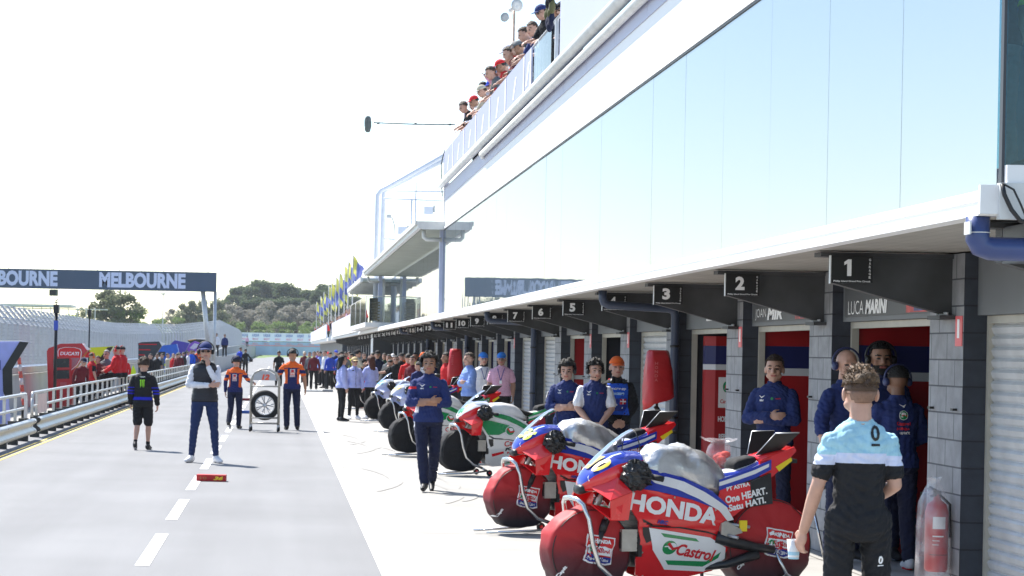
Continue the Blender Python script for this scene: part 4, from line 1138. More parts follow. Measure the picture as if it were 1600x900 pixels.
def person(label, loc, rz, h=1.75, pose=None, top='shirt', sleeves='long', legs='trousers', cmap=None, voxel=.010, hair=('black', 'short'), cap=None,
           headset=False, glasses=False, skin='light', lean=0, head_turn=0, head_pitch=0, group=None, bulk=0.0, paint=None, extras=None, seed=None, girth=1.0,
           female=False, sit=False, hands=True, wrinkle=.010, name='person', fine_face=True):
    global PERSON_N
    PERSON_N += 1; seed = PERSON_N if seed is None else seed
    t = thing(name, label, 'person', loc, rz, group)
    B = Body(); P_ = {}
    # joints in a body 1.75 m tall facing +Y, right hand at +X
    J = dict(hipR=V(.09, 0, .92), hipL=V(-.09, 0, .92), kneeR=V(.11, .015, .50), kneeL=V(-.11, .015, .50), ankR=V(.12, -.02, .085), ankL=V(-.12, -.02, .085),
             shR=V(.166, -.005, 1.378), shL=V(-.166, -.005, 1.378), elR=V(.235, -.03, 1.14), elL=V(-.235, -.03, 1.14), wrR=V(.245, .05, .885), wrL=V(-.245, .05, .885),
             hdR=V(0, .15, -1), hdL=V(0, .15, -1), hnR=V(-1, .2, 0), hnL=V(1, .2, 0), toeR=V(.15, 1, 0), toeL=V(-.15, 1, 0))
    pv = V(0, 0, .95)
    RL = Matrix.Rotation(-R(lean), 3, 'X')
    def up(p): return pv + RL @ (p - pv)
    for k in ('shR', 'shL', 'elR', 'elL', 'wrR', 'wrL'): J[k] = up(J[k])
    for k in ('hdR', 'hdL', 'hnR', 'hnL'): J[k] = RL @ J[k]
    if pose:
        for k, v in pose.items():
            v = Vector(v)
            J[k] = v
            if k in ('elR', 'elL', 'wrR', 'wrL'): J[k] = up(v)
            elif k in ('hdR', 'hdL', 'hnR', 'hnL'): J[k] = RL @ v
    if sit:
        pass
    sw = .93 if female else 1.0
    b = bulk; g = girth
    T = [(.83, .13, .10), (.88, .165, .118), (.95, .168, .116), (1.03, .150, .106), (1.10, .146, .106), (1.19, .155, .112), (1.28, .168, .118), (1.35, .172, .115), (1.40, .163, .100), (1.44, .125, .082), (1.468, .070, .065), (1.485, .058, .056)]
    if female: T = [(z, rx * (1.02 if z < 1 else .90), ry * (1.0 if z < 1 else .95)) for z, rx, ry in T]
    rings = []
    for z, rx, ry in T:
        c = V(0, -.005 + .012 * math.sin((z - .9) * 5), z)
        bb = (b if z < 1.40 else b * .4) + (.010 if .86 < z < 1.0 else 0)
        rings.append((up(c) if z > .95 else c, rx * g + bb, ry * g + bb))
    def fr(c):
        f = max(0, min(1, (c.z - .93) / .1)) if lean < 60 else 1
        A = Matrix.Rotation(-R(lean) * f, 3, 'X')
        return A @ V(1, 0, 0), A @ V(0, 1, 0)
    hem = .93
    B.torso(rings, fr, lambda i: 'pants' if T[i][0] < .90 else ('collar' if T[i][0] >= 1.44 else 'top'))
    for sd, s_ in (('R', 1), ('L', -1)):
        sh, el, wr = J['sh' + sd], J['el' + sd], J['wr' + sd]
        sh = Vector((sh.x * sw, sh.y, sh.z))
        am = (sh - el).length
        B.ellip(sh + V(-s_ * .014, 0, -.022), (.057 * g + b * .5, .060 * g + b * .6, .056 + b * .2), 'top')
        ch = up(V(s_ * .09, -.01, 1.35)); B.cap(ch, sh + V(-s_ * .02, 0, -.03), .085 * g + b * .5, .062 * g + b * .5, 'top')
        B.cap(up(V(s_ * .045, -.015, 1.445)), sh + V(-s_ * .03, 0, .0), .034, .040 + b * .2, 'top')
        if sleeves == 'none':
            B.chain([sh, el], [.056 * g, .043 * g], 'skin')
        elif sleeves == 'short':
            m = sh.lerp(el, .72)
            B.cap(sh.lerp(el, .08), m, .058 * g + b * .7, .062 * g + b, 'sleeve'); B.cap(sh.lerp(el, .6), el, .048 * g, .042 * g, 'skin')
        else:
            m = sh.lerp(el, .5)
            B.chain([sh.lerp(el, .05), m, el], [.055 * g + b * .6, .054 * g + b, .047 * g + b], 'sleeve')
        fm = el.lerp(wr, .3); lw = el.lerp(wr, .92)
        if sleeves == 'long':
            B.chain([el, fm, lw], [.047 * g + b, .046 * g + b, .034 + b * .8], 'sleeve'); B.cap(lw, wr, .028, .026, 'skin')
        elif sleeves == 'push':
            B.chain([el, el.lerp(wr, .35)], [.048 * g + b, .045 * g + b], 'sleeve'); B.chain([el.lerp(wr, .3), wr], [.040, .027], 'skin')
        else:
            B.chain([el, fm, wr], [.042 * g, .044 * g, .027], 'skin')
        if hands: hand(B, wr, J['hd' + sd], J['hn' + sd], s_, curl=(pose or {}).get('curl' + sd, Vector((.35, 0, 0))).x if False else J.get('curl' + sd, .35) if isinstance(J.get('curl' + sd, .35), float) else .35, size=1.0 if not female else .92)
        hp, kn, an = J['hip' + sd], J['knee' + sd], J['ank' + sd]
        lb = b * .4
        if legs == 'trousers':
            B.chain([hp + V(0, 0, .02), hp.lerp(kn, .45), kn], [.098 * g, .086 * g, .068], 'pants')
            B.chain([kn, kn.lerp(an, .3), kn.lerp(an, .95)], [.068, .069, .058], 'pants')
        elif legs == 'slim':
            B.chain([hp + V(0, 0, .02), hp.lerp(kn, .45), kn], [.094 * g, .080 * g, .058], 'pants')
            B.chain([kn, kn.lerp(an, .28), kn.lerp(an, .95)], [.056, .058, .040], 'pants')
        elif legs == 'shorts':
            B.chain([hp + V(0, 0, .02), hp.lerp(kn, .5), hp.lerp(kn, .92)], [.100 * g, .096 * g, .088], 'pants')
            B.chain([hp.lerp(kn, .8), kn, kn.lerp(an, .3), kn.lerp(an, .8), an], [.062, .050, .056, .036, .034], ['skin', 'skin', 'skin', 'sock'])
        td = J['toe' + sd]; td = Vector(td).normalized()
        flat = Vector((td.x, td.y, 0)).normalized()
        heel = an + V(0, 0, -.035) - flat * .035; ball = an + td * .12 + V(0, 0, -.048); toe = an + td * .185 + V(0, 0, -.052)
        B.cap(an + V(0, 0, .01), heel + V(0, 0, .01), .042, .042, 'shoe'); B.cap(an + V(0, 0, -.01), ball, .046, .038, 'shoe'); B.cap(ball, toe, .038, .027, 'shoe'); B.cap(heel, ball, .040, .034, 'shoe')
        B.cap(heel + V(0, 0, -.025), ball + V(0, 0, -.018), .024, .030, 'sole')
    # neck and head
    HR = RL @ Matrix.Rotation(R(head_turn), 3, 'Z') @ Matrix.Rotation(-R(head_pitch), 3, 'X')
    nb = up(V(0, -.005, 1.45)); hc = up(V(0, .005, 1.56)) + HR @ V(0, .012, .060)
    if lean: HR = Matrix.Rotation(R(lean) * .6, 3, 'X') @ HR
    B.cap(nb, hc + HR @ V(0, -.02, -.07), .060, .056, 'skin')
    HS = 1.12
    def hp_(x, y, z): return hc + HR @ V(x * HS, y * HS, z * HS)
    B.k = HS
    B.ellip(hp_(0, -.008, .025), (.074, .093, .088), 'face', HR, n=18)
    B.ellip(hp_(0, .022, -.035), (.060, .066, .075), 'face', HR, n=16)
    B.ellip(hp_(0, .040, -.085), (.034, .036, .030), 'face', HR)
    B.cap(hp_(.045, .03, -.06), hp_(0, .055, -.095), .024, .022, 'face'); B.cap(hp_(-.045, .03, -.06), hp_(0, .055, -.095), .024, .022, 'face')
    B.cap(hp_(0, .080, .012), hp_(0, .104, -.026), .010, .0145, 'face', n=8)
    B.cap(hp_(-.013, .092, -.030), hp_(.013, .092, -.030), .010, .010, 'face', n=8)
    B.cap(hp_(-.036, .073, .022), hp_(.036, .073, .022), .013, .013, 'face', n=8)
    for q in (1, -1):
        B.ellip(hp_(q * .078, -.006, -.012), (.010, .022, .033), 'face', HR @ Matrix.Rotation(q * .35, 3, 'Z'))
        B.ellip(hp_(q * .036, .058, -.028), (.024, .022, .022), 'face', HR)
    B.cap(hp_(-.018, .083, -.058), hp_(.018, .083, -.058), .008, .008, 'lip', n=8)
    cm = {'skin': SKIN[skin], 'face': SKIN[skin], 'hand': SKIN[skin], 'lip': LIPM, 'top': C_NAVY, 'sleeve': C_NAVY, 'collar': C_NAVY, 'pants': C_DNAVY, 'shoe': SHOE_B, 'sole': SOLE, 'sock': C_BLACK}
    if cmap: cm.update(cmap)
    hm = HAIRM[hair[0]] if hair else None
    HRi = HR.inverted(); hcn = Vector(hc)
    hem_z = .885; legs_top = not sit and lean < 35
    def full_paint(tg, c):
        if tg in ('face', 'lip', 'skin'):
            q = (HRi @ (Vector(c) - hcn)) / HS
            if fine_face and q.y > .03 and abs(q.z) < .06:
                for s_ in (1, -1):
                    if ((q.x - s_ * .031) / .015) ** 2 + ((q.z - .002) / .0075) ** 2 < 1: return EYEM
                    if abs(q.z - .024 - .15 * (.03 - abs(q.x - s_ * .034))) < .005 and abs(q.x - s_ * .034) < .020 and hm: return hm
            if tg == 'face' and hair and hair[1] == 'beard' and q.z < -.045 and q.y > -.02: return hm
        if tg == 'pants' and legs_top and c[2] > hem_z: tg = 'top'
        if paint:
            r_ = paint(tg, c)
            if r_ is not None: return r_
        return cm.get(tg)
    body, _ = B.finish('body', t, voxel, cm, wrinkle=wrinkle, paint=full_paint, seed=seed)
    # hair
    def shell(name, rx, ry, rz, c, keep, mat, rough=.006, sm=True, n=26, m=18, freq=60):
        mb = MB(); vs = []; fs = []; rs = random.Random(seed)
        ph = [rs.uniform(0, 6.28) for _ in range(6)]
        for i in range(m + 1):
            th = math.pi * i / m * .98 + .02
            for k in range(n):
                a = 6.28318 * k / n
                d = V(math.sin(th) * math.cos(a), math.sin(th) * math.sin(a), math.cos(th))
                f = 1 + rough / .1 * (math.sin(freq * .25 * d.x + ph[0]) * math.sin(freq * .3 * d.y + ph[1]) + .6 * math.sin(freq * .35 * d.z + ph[2] + 5 * d.x) + rs.uniform(-.6, .6))
                vs.append((d, V(d.x * rx * f, d.y * ry * f, d.z * rz * f) + c))
        ok = [keep(d) for d, _ in vs]
        inner = [p * 1.0 for _, p in vs]
        vo = [hp_(*p) for _, p in vs]
        vi = [hp_(*(V((p.x - c.x) * .86, (p.y - c.y) * .86, (p.z - c.z) * .86) + c)) for _, p in vs]
        nn = len(vo)
        for i in range(m):
            for k in range(n):
                a, b_, c_, d_ = i * n + k, i * n + (k + 1) % n, (i + 1) * n + (k + 1) % n, (i + 1) * n + k
                if ok[a] and ok[b_] and ok[c_] and ok[d_]:
                    fs.append((a, d_, c_, b_)); fs.append((a + nn, b_ + nn, c_ + nn, d_ + nn))
        # rim
        from collections import Counter
        cnt = Counter()
        for f in fs[::2]:
            for x in range(4): cnt[frozenset((f[x], f[(x + 1) % 4]))] += 1
        for f in list(fs[::2]):
            for x in range(4):
                e = (f[x], f[(x + 1) % 4])
                if cnt[frozenset(e)] == 1: fs.append((e[1], e[0], e[0] + nn, e[1] + nn))
        mb.add(vo + vi, fs, mat, sm)
        return mb.build(name, t, fix=True)
    if hair and not cap:
        st = hair[1]
        if st in ('short', 'beard'): shell('hair', .083, .104, .102, V(0, -.014, .026), lambda d: d.z > (.42 if d.y > .25 else (-.25 if d.y < -.1 else .02)), hm, .005)
        elif st == 'crop': shell('hair', .080, .100, .097, V(0, -.012, .026), lambda d: d.z > (.46 if d.y > .2 else -.1), hm, .003)
        elif st == 'fade':
            shell('hair', .0785, .098, .096, V(0, -.012, .022), lambda d: d.z > (.46 if d.y > .2 else -.28), HAIRM['faded'], .002)
            shell('nape_hair', .0770, .0965, .096, V(0, -.012, .022), lambda d: -.80 < d.z < -.10 and d.y < (.1 if d.z > -.4 else -.35), M('hair_nape', (.22, .125, .085), .7, var=.15, vs=60, bump=.4, bs=150), .001)
            shell('top_hair', .083, .104, .105, V(0, -.010, .026), lambda d: d.z > .02 - .1 * d.y, hm, .010, freq=100)
        elif st == 'curly': shell('hair', .100, .116, .118, V(0, -.014, .028), lambda d: d.z > (.30 if d.y > .3 else -.40), hm, .014, freq=110)
        elif st == 'long':
            shell('hair', .092, .112, .104, V(0, -.016, .024), lambda d: d.z > (.42 if d.y > .3 else -.75) and not (d.y > .35 and d.z < .42), hm, .008)
            mb = MB(); rings = []
            for i, (z, rx, ry, yy) in enumerate(((.02, .08, .06, -.05), (-.06, .088, .06, -.06), (-.14, .092, .055, -.075), (-.22, .085, .045, -.09), (-.30, .055, .025, -.09))):
                rings.append([hp_(rx * math.cos(6.283 * k / 14) * (1 + .06 * math.sin(k * 3 + i)), yy + ry * math.sin(6.283 * k / 14), z) for k in range(14)])
            mb.loft(rings, hm, smooth=True); mb.build('long_hair', t, fix=True)
    if hair and not cap and voxel < .0098 and hair[1] != 'long':
        rs = random.Random(seed + 3); mb = MB(); vs = []; fs = []
        for k in range(1500):
            d = V(rs.gauss(0, 1), rs.gauss(0, 1), rs.gauss(0, 1)).normalized()
            if d.z < (.48 if d.y > .25 else (.0 if hair[1] != 'curly' else -.3)): continue
            rr = {'curly': (.100, .115, .115), 'fade': (.081, .101, .103)}.get(hair[1], (.081, .101, .100))
            p0 = V(d.x * rr[0], d.y * rr[1] - .013, d.z * rr[2] + .026); ln = {'curly': .030, 'fade': .026, 'crop': .006}.get(hair[1], .016) * rs.uniform(.5, 1.2) * (.4 if d.z < .35 else 1)
            tip = p0 + (d * .5 + V(rs.uniform(-.6, .6), rs.uniform(-.2, .9), rs.uniform(-.2, .4))) * ln; sd_ = d.cross(V(rs.uniform(-1, 1), rs.uniform(-1, 1), .3)).normalized() * .0035; o = len(vs)
            vs += [hp_(*(p0 - d * .006 + sd_)), hp_(*(p0 - d * .006 - sd_)), hp_(*tip), hp_(*(p0 + (tip - p0) * .5 + sd_ * .8))]; fs += [(o, o + 1, o + 2), (o, o + 2, o + 3)]
        mb.add(vs, fs, hm); mb.build('loose_hair', t)
    if cap:
        cmn, style = cap
        shell('hair', .081, .101, .098, V(0, -.014, .02), lambda d: -.45 < d.z < .35 and d.y < .15, hm or HAIRM['brown'], .004) if hair else None
        co_ = shell('cap', .089, .110, .106, V(0, -.008, .024), lambda d: d.z > .16, cmn, .001)
        if style == 'cap':
            mb = MB(); up_, dn_ = [], []
            outl = []
            for k in range(11):
                a = math.pi * (k / 10); x = .070 * math.cos(a); outl.append((x, .088 + .085 * math.sin(a), .040 - .012 * math.sin(a) - x * x * 3))
            inn = [(x * 1.05, .075 + .01 * math.sin(math.pi * k / 10), .047 - x * x * 3) for k, (x, _, _) in enumerate(outl)]
            vs = [hp_(*p) for p in outl] + [hp_(*p) for p in inn] + [hp_(p[0], p[1], p[2] - .006) for p in outl] + [hp_(p[0], p[1], p[2] - .006) for p in inn]
            fs = []
            for k in range(10):
                fs += [(k, k + 1, 12 + k, 11 + k), (22 + k, 33 + k, 34 + k, 23 + k), (k, 22 + k, 23 + k, k + 1), (11 + k, 12 + k, 34 + k, 33 + k)]
            mb.add(vs, fs, cmn, True); o_ = mb.build('brim', t, fix=True)
            o_.parent = co_
    if headset:
        hsm = headset if not isinstance(headset, bool) else BLACK
        for q in (1, -1):
            mb = MB(); mb.lathe([(.0, -.002), (.030, 0), (.036, .008), (.037, .028), (.030, .040), (.0, .043)], hp_(q * .074, -.004, -.006), HR @ V(q, 0, 0), 16, hsm)
            o_ = mb.build('ear_cup', t)
        mb = MB(); pts = [hp_(.108 * math.cos(a), -.01, .02 + .108 * math.sin(a)) for a in np.linspace(-.15, math.pi + .15, 15)]
        mb.tube(pts, .009, 8, hsm); mb.build('head_band', t)
        if isinstance(headset, bool):
            mb = MB(); mb.tube([hp_(.10, .01, -.03), hp_(.085, .07, -.07), hp_(.04, .11, -.075)], .004, 6, BLACK); mb.sphere(hp_(.035, .112, -.075), .009, BLACK, 8, 6); mb.build('microphone', t)
    if bulk > .008 and voxel < .013:
        mb = MB(); rg = []
        for z, r_, o_ in ((1.435, .082, 0), (1.465, .074, 0), (1.50, .068, .004), (1.502, .062, .004), (1.46, .064, 0)):
            rg.append([up(V(r_ * math.cos(6.2832 * k / 22), -.006 + o_ + r_ * .92 * math.sin(6.2832 * k / 22), z - .018 * (math.sin(6.2832 * k / 22) > .8))) for k in range(22)])
        mb.loft(rg, cm['collar'], caps=False); mb.build('collar', t)
    if glasses:
        mb = MB()
        for q in (1, -1):
            mb.add([hp_(q * (.033 + .025 * math.cos(a)), .088 - .008 * abs(math.cos(a)), .002 + .015 * math.sin(a)) for a in np.linspace(0, 6.283, 13)[:-1]], [tuple(range(12))], BLACK)
            mb.tube([hp_(q * .056, .082, .006), hp_(q * .075, .0, .004)], .003, 5, BLACK)
        mb.tube([hp_(-.012, .096, .004), hp_(.012, .096, .004)], .003, 5, BLACK); mb.build('sunglasses', t)
    if extras: extras(t, hp_, up, J, HR, body)
    s = h / 1.75
    t.scale = (s, s, s)
    return t
PERSON_N = 0

def bvh_of(o):
    me = o.data
    return BVHTree.FromPolygons([v.co.copy() for v in me.vertices], [tuple(p.vertices) for p in me.polygons])
def project(bvh, vs2, fs2, c, u, v, d, off=.003, fine=.03, maxd=1.0):
    """2-D outline laid at c (axes u, v), thrown along d onto the surface"""
    bm = bmesh.new(); vv = [bm.verts.new((a, b, 0)) for a, b in vs2]
    bm.verts.ensure_lookup_table()
    for f in fs2:
        try: bm.faces.new([vv[i] for i in f])
        except ValueError: pass
    x0 = min(a for a, _ in vs2); x1 = max(a for a, _ in vs2); y0 = min(b for _, b in vs2); y1 = max(b for _, b in vs2)
    for ax, a0, a1 in ((0, x0, x1), (1, y0, y1)):
        k = a0 + fine
        while k < a1:
            co = [0, 0, 0]; co[ax] = k; no = [0, 0, 0]; no[ax] = 1
            bmesh.ops.bisect_plane(bm, geom=bm.verts[:] + bm.edges[:] + bm.faces[:], plane_co=co, plane_no=no, dist=1e-6); k += fine
    u = Vector(u).normalized(); v = Vector(v).normalized(); d = Vector(d).normalized(); c = Vector(c)
    hit = {}; miss = set()
    for q in bm.verts:
        p = c + u * q.co.x + v * q.co.y
        loc, no, _, _ = bvh.ray_cast(p - d * .5, d, maxd + .5)
        if loc is None: miss.add(q); q.co = p
        else:
            if no.dot(d) > 0: no = -no
            q.co = loc + no * off; hit[q.index] = 1
    bm.verts.index_update()
    vs = [q.co.copy() for q in bm.verts]; good = []
    bm.verts.ensure_lookup_table()
    idx = {q: i for i, q in enumerate(bm.verts)}
    bad = set(i for i, q in enumerate(bm.verts) if False)
    fs = []
    for f in bm.faces:
        if not any(q in miss for q in f.verts): fs.append(tuple(idx[q] for q in f.verts))
    bm.free()
    return vs, fs
def decal(name, bvh, parts, parent, c, u, v, d, off=.003, fine=.03):
    """parts: list of ((verts2d, faces2d), material)"""
    mb = MB()
    for k, ((vs2, fs2), mat) in enumerate(parts):
        vs, fs = project(bvh, vs2, fs2, c, u, v, d, off + .0012 * k, fine)
        mb.add(vs, fs, mat)
    return mb.build(name, parent)
def shift2(g, dx, dy): return ([(a + dx, b + dy) for a, b in g[0]], g[1])
def poly2(pts): return (list(pts), [tuple(range(len(pts)))])
def rect2(w, h, cx=0, cy=0): return poly2([(cx - w / 2, cy - h / 2), (cx + w / 2, cy - h / 2), (cx + w / 2, cy + h / 2), (cx - w / 2, cy + h / 2)])
ARMS_CROSSED = dict(elR=(.235, .08, 1.13), elL=(-.235, .08, 1.13), wrR=(-.02, .20, 1.16), wrL=(.03, .185, 1.12), hdR=(-1, -.05, .05), hdL=(1, -.1, -.05), hnR=(-.05, -1, 0), hnL=(.05, -1, 0))
# ================================================================== RACING MOTORCYCLES
SILVER = M('silver_cover_cloth', (.56, .57, .58), .30, metal=.65, var=.12, vs=5, bump=1.0, bs=7)
SCREEN, n, l, b = node_mat('windscreen_clear')
n.remove(b); out = n['Material Output']
gl = n.new('ShaderNodeBsdfGlossy'); gl.inputs['Roughness'].default_value = .03
tr = n.new('ShaderNodeBsdfTransparent'); tr.inputs['Color'].default_value = (.72, .76, .86, 1)
ms = n.new('ShaderNodeMixShader'); fr = n.new('ShaderNodeLayerWeight'); fr.inputs['Blend'].default_value = .12
l.new(fr.outputs['Fresnel'], ms.inputs[0]); l.new(tr.outputs[0], ms.inputs[1]); l.new(gl.outputs[0], ms.inputs[2]); l.new(ms.outputs[0], out.inputs[0])
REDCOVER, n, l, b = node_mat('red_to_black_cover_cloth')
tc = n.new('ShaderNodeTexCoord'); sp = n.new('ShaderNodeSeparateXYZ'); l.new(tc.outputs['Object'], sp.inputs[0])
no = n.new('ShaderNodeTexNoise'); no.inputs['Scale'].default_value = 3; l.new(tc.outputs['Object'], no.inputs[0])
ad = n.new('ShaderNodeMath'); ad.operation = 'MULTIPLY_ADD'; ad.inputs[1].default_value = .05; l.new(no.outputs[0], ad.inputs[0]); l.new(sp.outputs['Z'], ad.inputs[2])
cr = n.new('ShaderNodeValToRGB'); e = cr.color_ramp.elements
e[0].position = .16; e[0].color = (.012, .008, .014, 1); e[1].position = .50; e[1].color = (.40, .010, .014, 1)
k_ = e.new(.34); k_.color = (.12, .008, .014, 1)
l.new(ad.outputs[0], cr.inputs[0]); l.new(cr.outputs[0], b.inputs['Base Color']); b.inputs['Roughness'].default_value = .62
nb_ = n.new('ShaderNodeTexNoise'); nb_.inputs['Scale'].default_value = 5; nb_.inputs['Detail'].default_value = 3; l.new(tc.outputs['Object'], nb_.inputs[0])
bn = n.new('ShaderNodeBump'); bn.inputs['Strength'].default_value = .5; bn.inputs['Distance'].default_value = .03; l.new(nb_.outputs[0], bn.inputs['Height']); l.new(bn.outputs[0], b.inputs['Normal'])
CARBON = M('dark_carbon', (.018, .018, .020), .35, var=.2, vs=20)
ALLOY = M('cast_alloy', (.48, .46, .42), .4, metal=.7, var=.15, vs=15)
CRINKLE = M('black_crinkled_plastic', (.012, .012, .013), .22, var=.2, bump=1.0, bs=30)
LEMON = M('number_yellow', (.85, .60, .04), .4, var=0)

def Wd(x, z):
    a = np.interp(x, [-.60, -.45, -.3, 0, .25, .45, .6, .75, .85], [.11, .15, .185, .20, .205, .19, .16, .10, .04])
    f = np.interp(z, [.10, .16, .25, .40, .55, .75, .95, 1.1], [.25, .38, .64, .92, 1.0, .97, .74, .5])
    st = -.022 if z < .545 - .09 * (x - .3) * -1 * .0 - .0 and z > .02 else .0
    return float(a * f) + st + (.014 if z > .78 - .0 * x and z < .9 else 0)
def tess(vs2, fs2, fine):
    bm = bmesh.new(); vv = [bm.verts.new((a, b_, 0)) for a, b_ in vs2]
    for f in fs2:
        try: bm.faces.new([vv[i] for i in f])
        except ValueError: pass
    for ax in (0, 1):
        lo = min(v[ax] for v in vs2); hi = max(v[ax] for v in vs2); k = lo + fine
        while k < hi:
            co = [0, 0, 0]; co[ax] = k; no = [0, 0, 0]; no[ax] = 1
            bmesh.ops.bisect_plane(bm, geom=bm.verts[:] + bm.edges[:] + bm.faces[:], plane_co=co, plane_no=no, dist=1e-6); k += fine
    vs = [(q.co.x, q.co.y) for q in bm.verts]; ix = {q: i for i, q in enumerate(bm.verts)}
    fs = [tuple(ix[q] for q in f.verts) for f in bm.faces]; bm.free()
    return vs, fs
def panel(mb, poly, mat, off, side, thick=.0, wf=None, fine=.04):
    """a side panel that follows the bulge of the fairing; poly in (x, z)"""
    wf = wf or Wd
    vs, fs = tess(poly, [tuple(range(len(poly)))], fine)
    out = [(x, side * (wf(x, z) + off), z) for x, z in vs]
    mb.add(out, fs, mat, True)
    if thick:
        mb.add([(x, side * (wf(x, z) + off - thick), z) for x, z in vs], [f[::-1] for f in fs], mat, True)
        m = len(poly)
        for i in range(m):
            (x0, z0), (x1, z1) = poly[i], poly[(i + 1) % m]; st = max(1, int(math.hypot(x1 - x0, z1 - z0) / fine))
            for k in range(st):
                pa = (x0 + (x1 - x0) * k / st, z0 + (z1 - z0) * k / st); pb = (x0 + (x1 - x0) * (k + 1) / st, z0 + (z1 - z0) * (k + 1) / st)
                mb.add([(pa[0], side * (wf(*pa) + off), pa[1]), (pb[0], side * (wf(*pb) + off), pb[1]), (pb[0], side * (wf(*pb) + off - thick), pb[1]), (pa[0], side * (wf(*pa) + off - thick), pa[1])], [(0, 1, 2, 3)], mat)
def side_text(mb, s, cx, cz, ang, mat, w, h, off, side=1, bold=.03, shear=0, wf=None):
    vs, fs = text2d(s, w, h, bold, shear); vs, fs = tess(vs, fs, .06)
    c, si = math.cos(ang), math.sin(ang); wf = wf or Wd; out = []
    for a, b_ in vs:
        x = cx - side * (a * c) - side * (b_ * si) * 1; z = cz - a * si + b_ * c
        if side > 0: x = cx - a * c - b_ * si
        else: x = cx + a * c + b_ * si
        out.append((x, side * (wf(x, z) + off), z))
    mb.add(out, fs, mat)
def circle_xz(cx, cz, a, b_, n=18): return [(cx + a * math.cos(6.2832 * i / n), cz + b_ * math.sin(6.2832 * i / n)) for i in range(n)]

HONDA = dict(base=RED_GLOSS, stripe=BLUE_GLOSS, stripe2=WHITE_GLOSS, nose=BLUE_GLOSS, nose_side=RED_GLOSS, tail=WHITE_GLOSS, tail_top=BLUE_GLOSS, tail_end=RED_GLOSS, cover='red', tank='silver')
LCR = dict(base=WHITE_GLOSS, stripe=WHITE_GLOSS, stripe2=GREEN_GLOSS, nose=WHITE_GLOSS, nose_side=RED_GLOSS, tail=WHITE_GLOSS, tail_top=GREEN_GLOSS, tail_end=RED_GLOSS, cover='black', tank='white')
PALE = dict(base=WHITE_GLOSS, stripe=M('pale_blue_fairing', (.30, .38, .70), .25, coat=.5), stripe2=WHITE_GLOSS, nose=WHITE_GLOSS, nose_side=M('lilac_fairing', (.50, .54, .78), .25, coat=.5), tail=WHITE_GLOSS, tail_top=BLUE_GLOSS, tail_end=RED_GLOSS, cover='black', tank='white')
REDS = dict(base=RED_GLOSS, stripe=RED_GLOSS, stripe2=WHITE_GLOSS, nose=RED_GLOSS, nose_side=RED_GLOSS, tail=RED_GLOSS, tail_top=RED_GLOSS, tail_end=BLACK, cover='black', tank='red')

def badge(mb, proj, sz):
    """shield badge of the wheel covers, in its own plane (a, b); proj maps and adds"""
    k = sz
    sh = lambda q: [(-.5 * k * q, .42 * k * q), (.5 * k * q, .42 * k * q), (.46 * k * q, 0), (.5 * k * q, -.40 * k * q), (.3 * k * q, -.46 * k * q), (-.3 * k * q, -.46 * k * q), (-.5 * k * q, -.40 * k * q), (-.46 * k * q, 0)]
    proj(poly2(sh(1.0)), PRINT_WHITE, .005); proj(poly2(sh(.90)), RED, .009)
    proj(rect2(.80 * k, .24 * k, 0, -.02 * k), PRINT_WHITE, .013)
    proj(poly2([(-.44 * k, -.19 * k), (.44 * k, -.19 * k), (.45 * k, -.36 * k), (.27 * k, -.41 * k), (-.27 * k, -.41 * k), (-.45 * k, -.36 * k)]), PRINT_BLUE, .013)
    proj(shift2(text2d('HONDA', .60 * k, .13 * k, .05), .06 * k, .25 * k), PRINT_WHITE, .017)
    proj(poly2([(-.42 * k, .25 * k), (-.30 * k, .33 * k), (-.28 * k, .22 * k), (-.34 * k, .19 * k)]), PRINT_WHITE, .017)
    proj(shift2(text2d('Castrol', .50 * k, .15 * k, .03), .08 * k, -.02 * k), PRINT_RED, .017)
    proj(poly2(ell(.085 * k, .085 * k, 14, -.28 * k, -.02 * k)), PRINT_GREEN, .017)
    proj(shift2(text2d('Honda HRC Castrol', .70 * k, .10 * k, .02), 0, -.30 * k), PRINT_WHITE, .017)

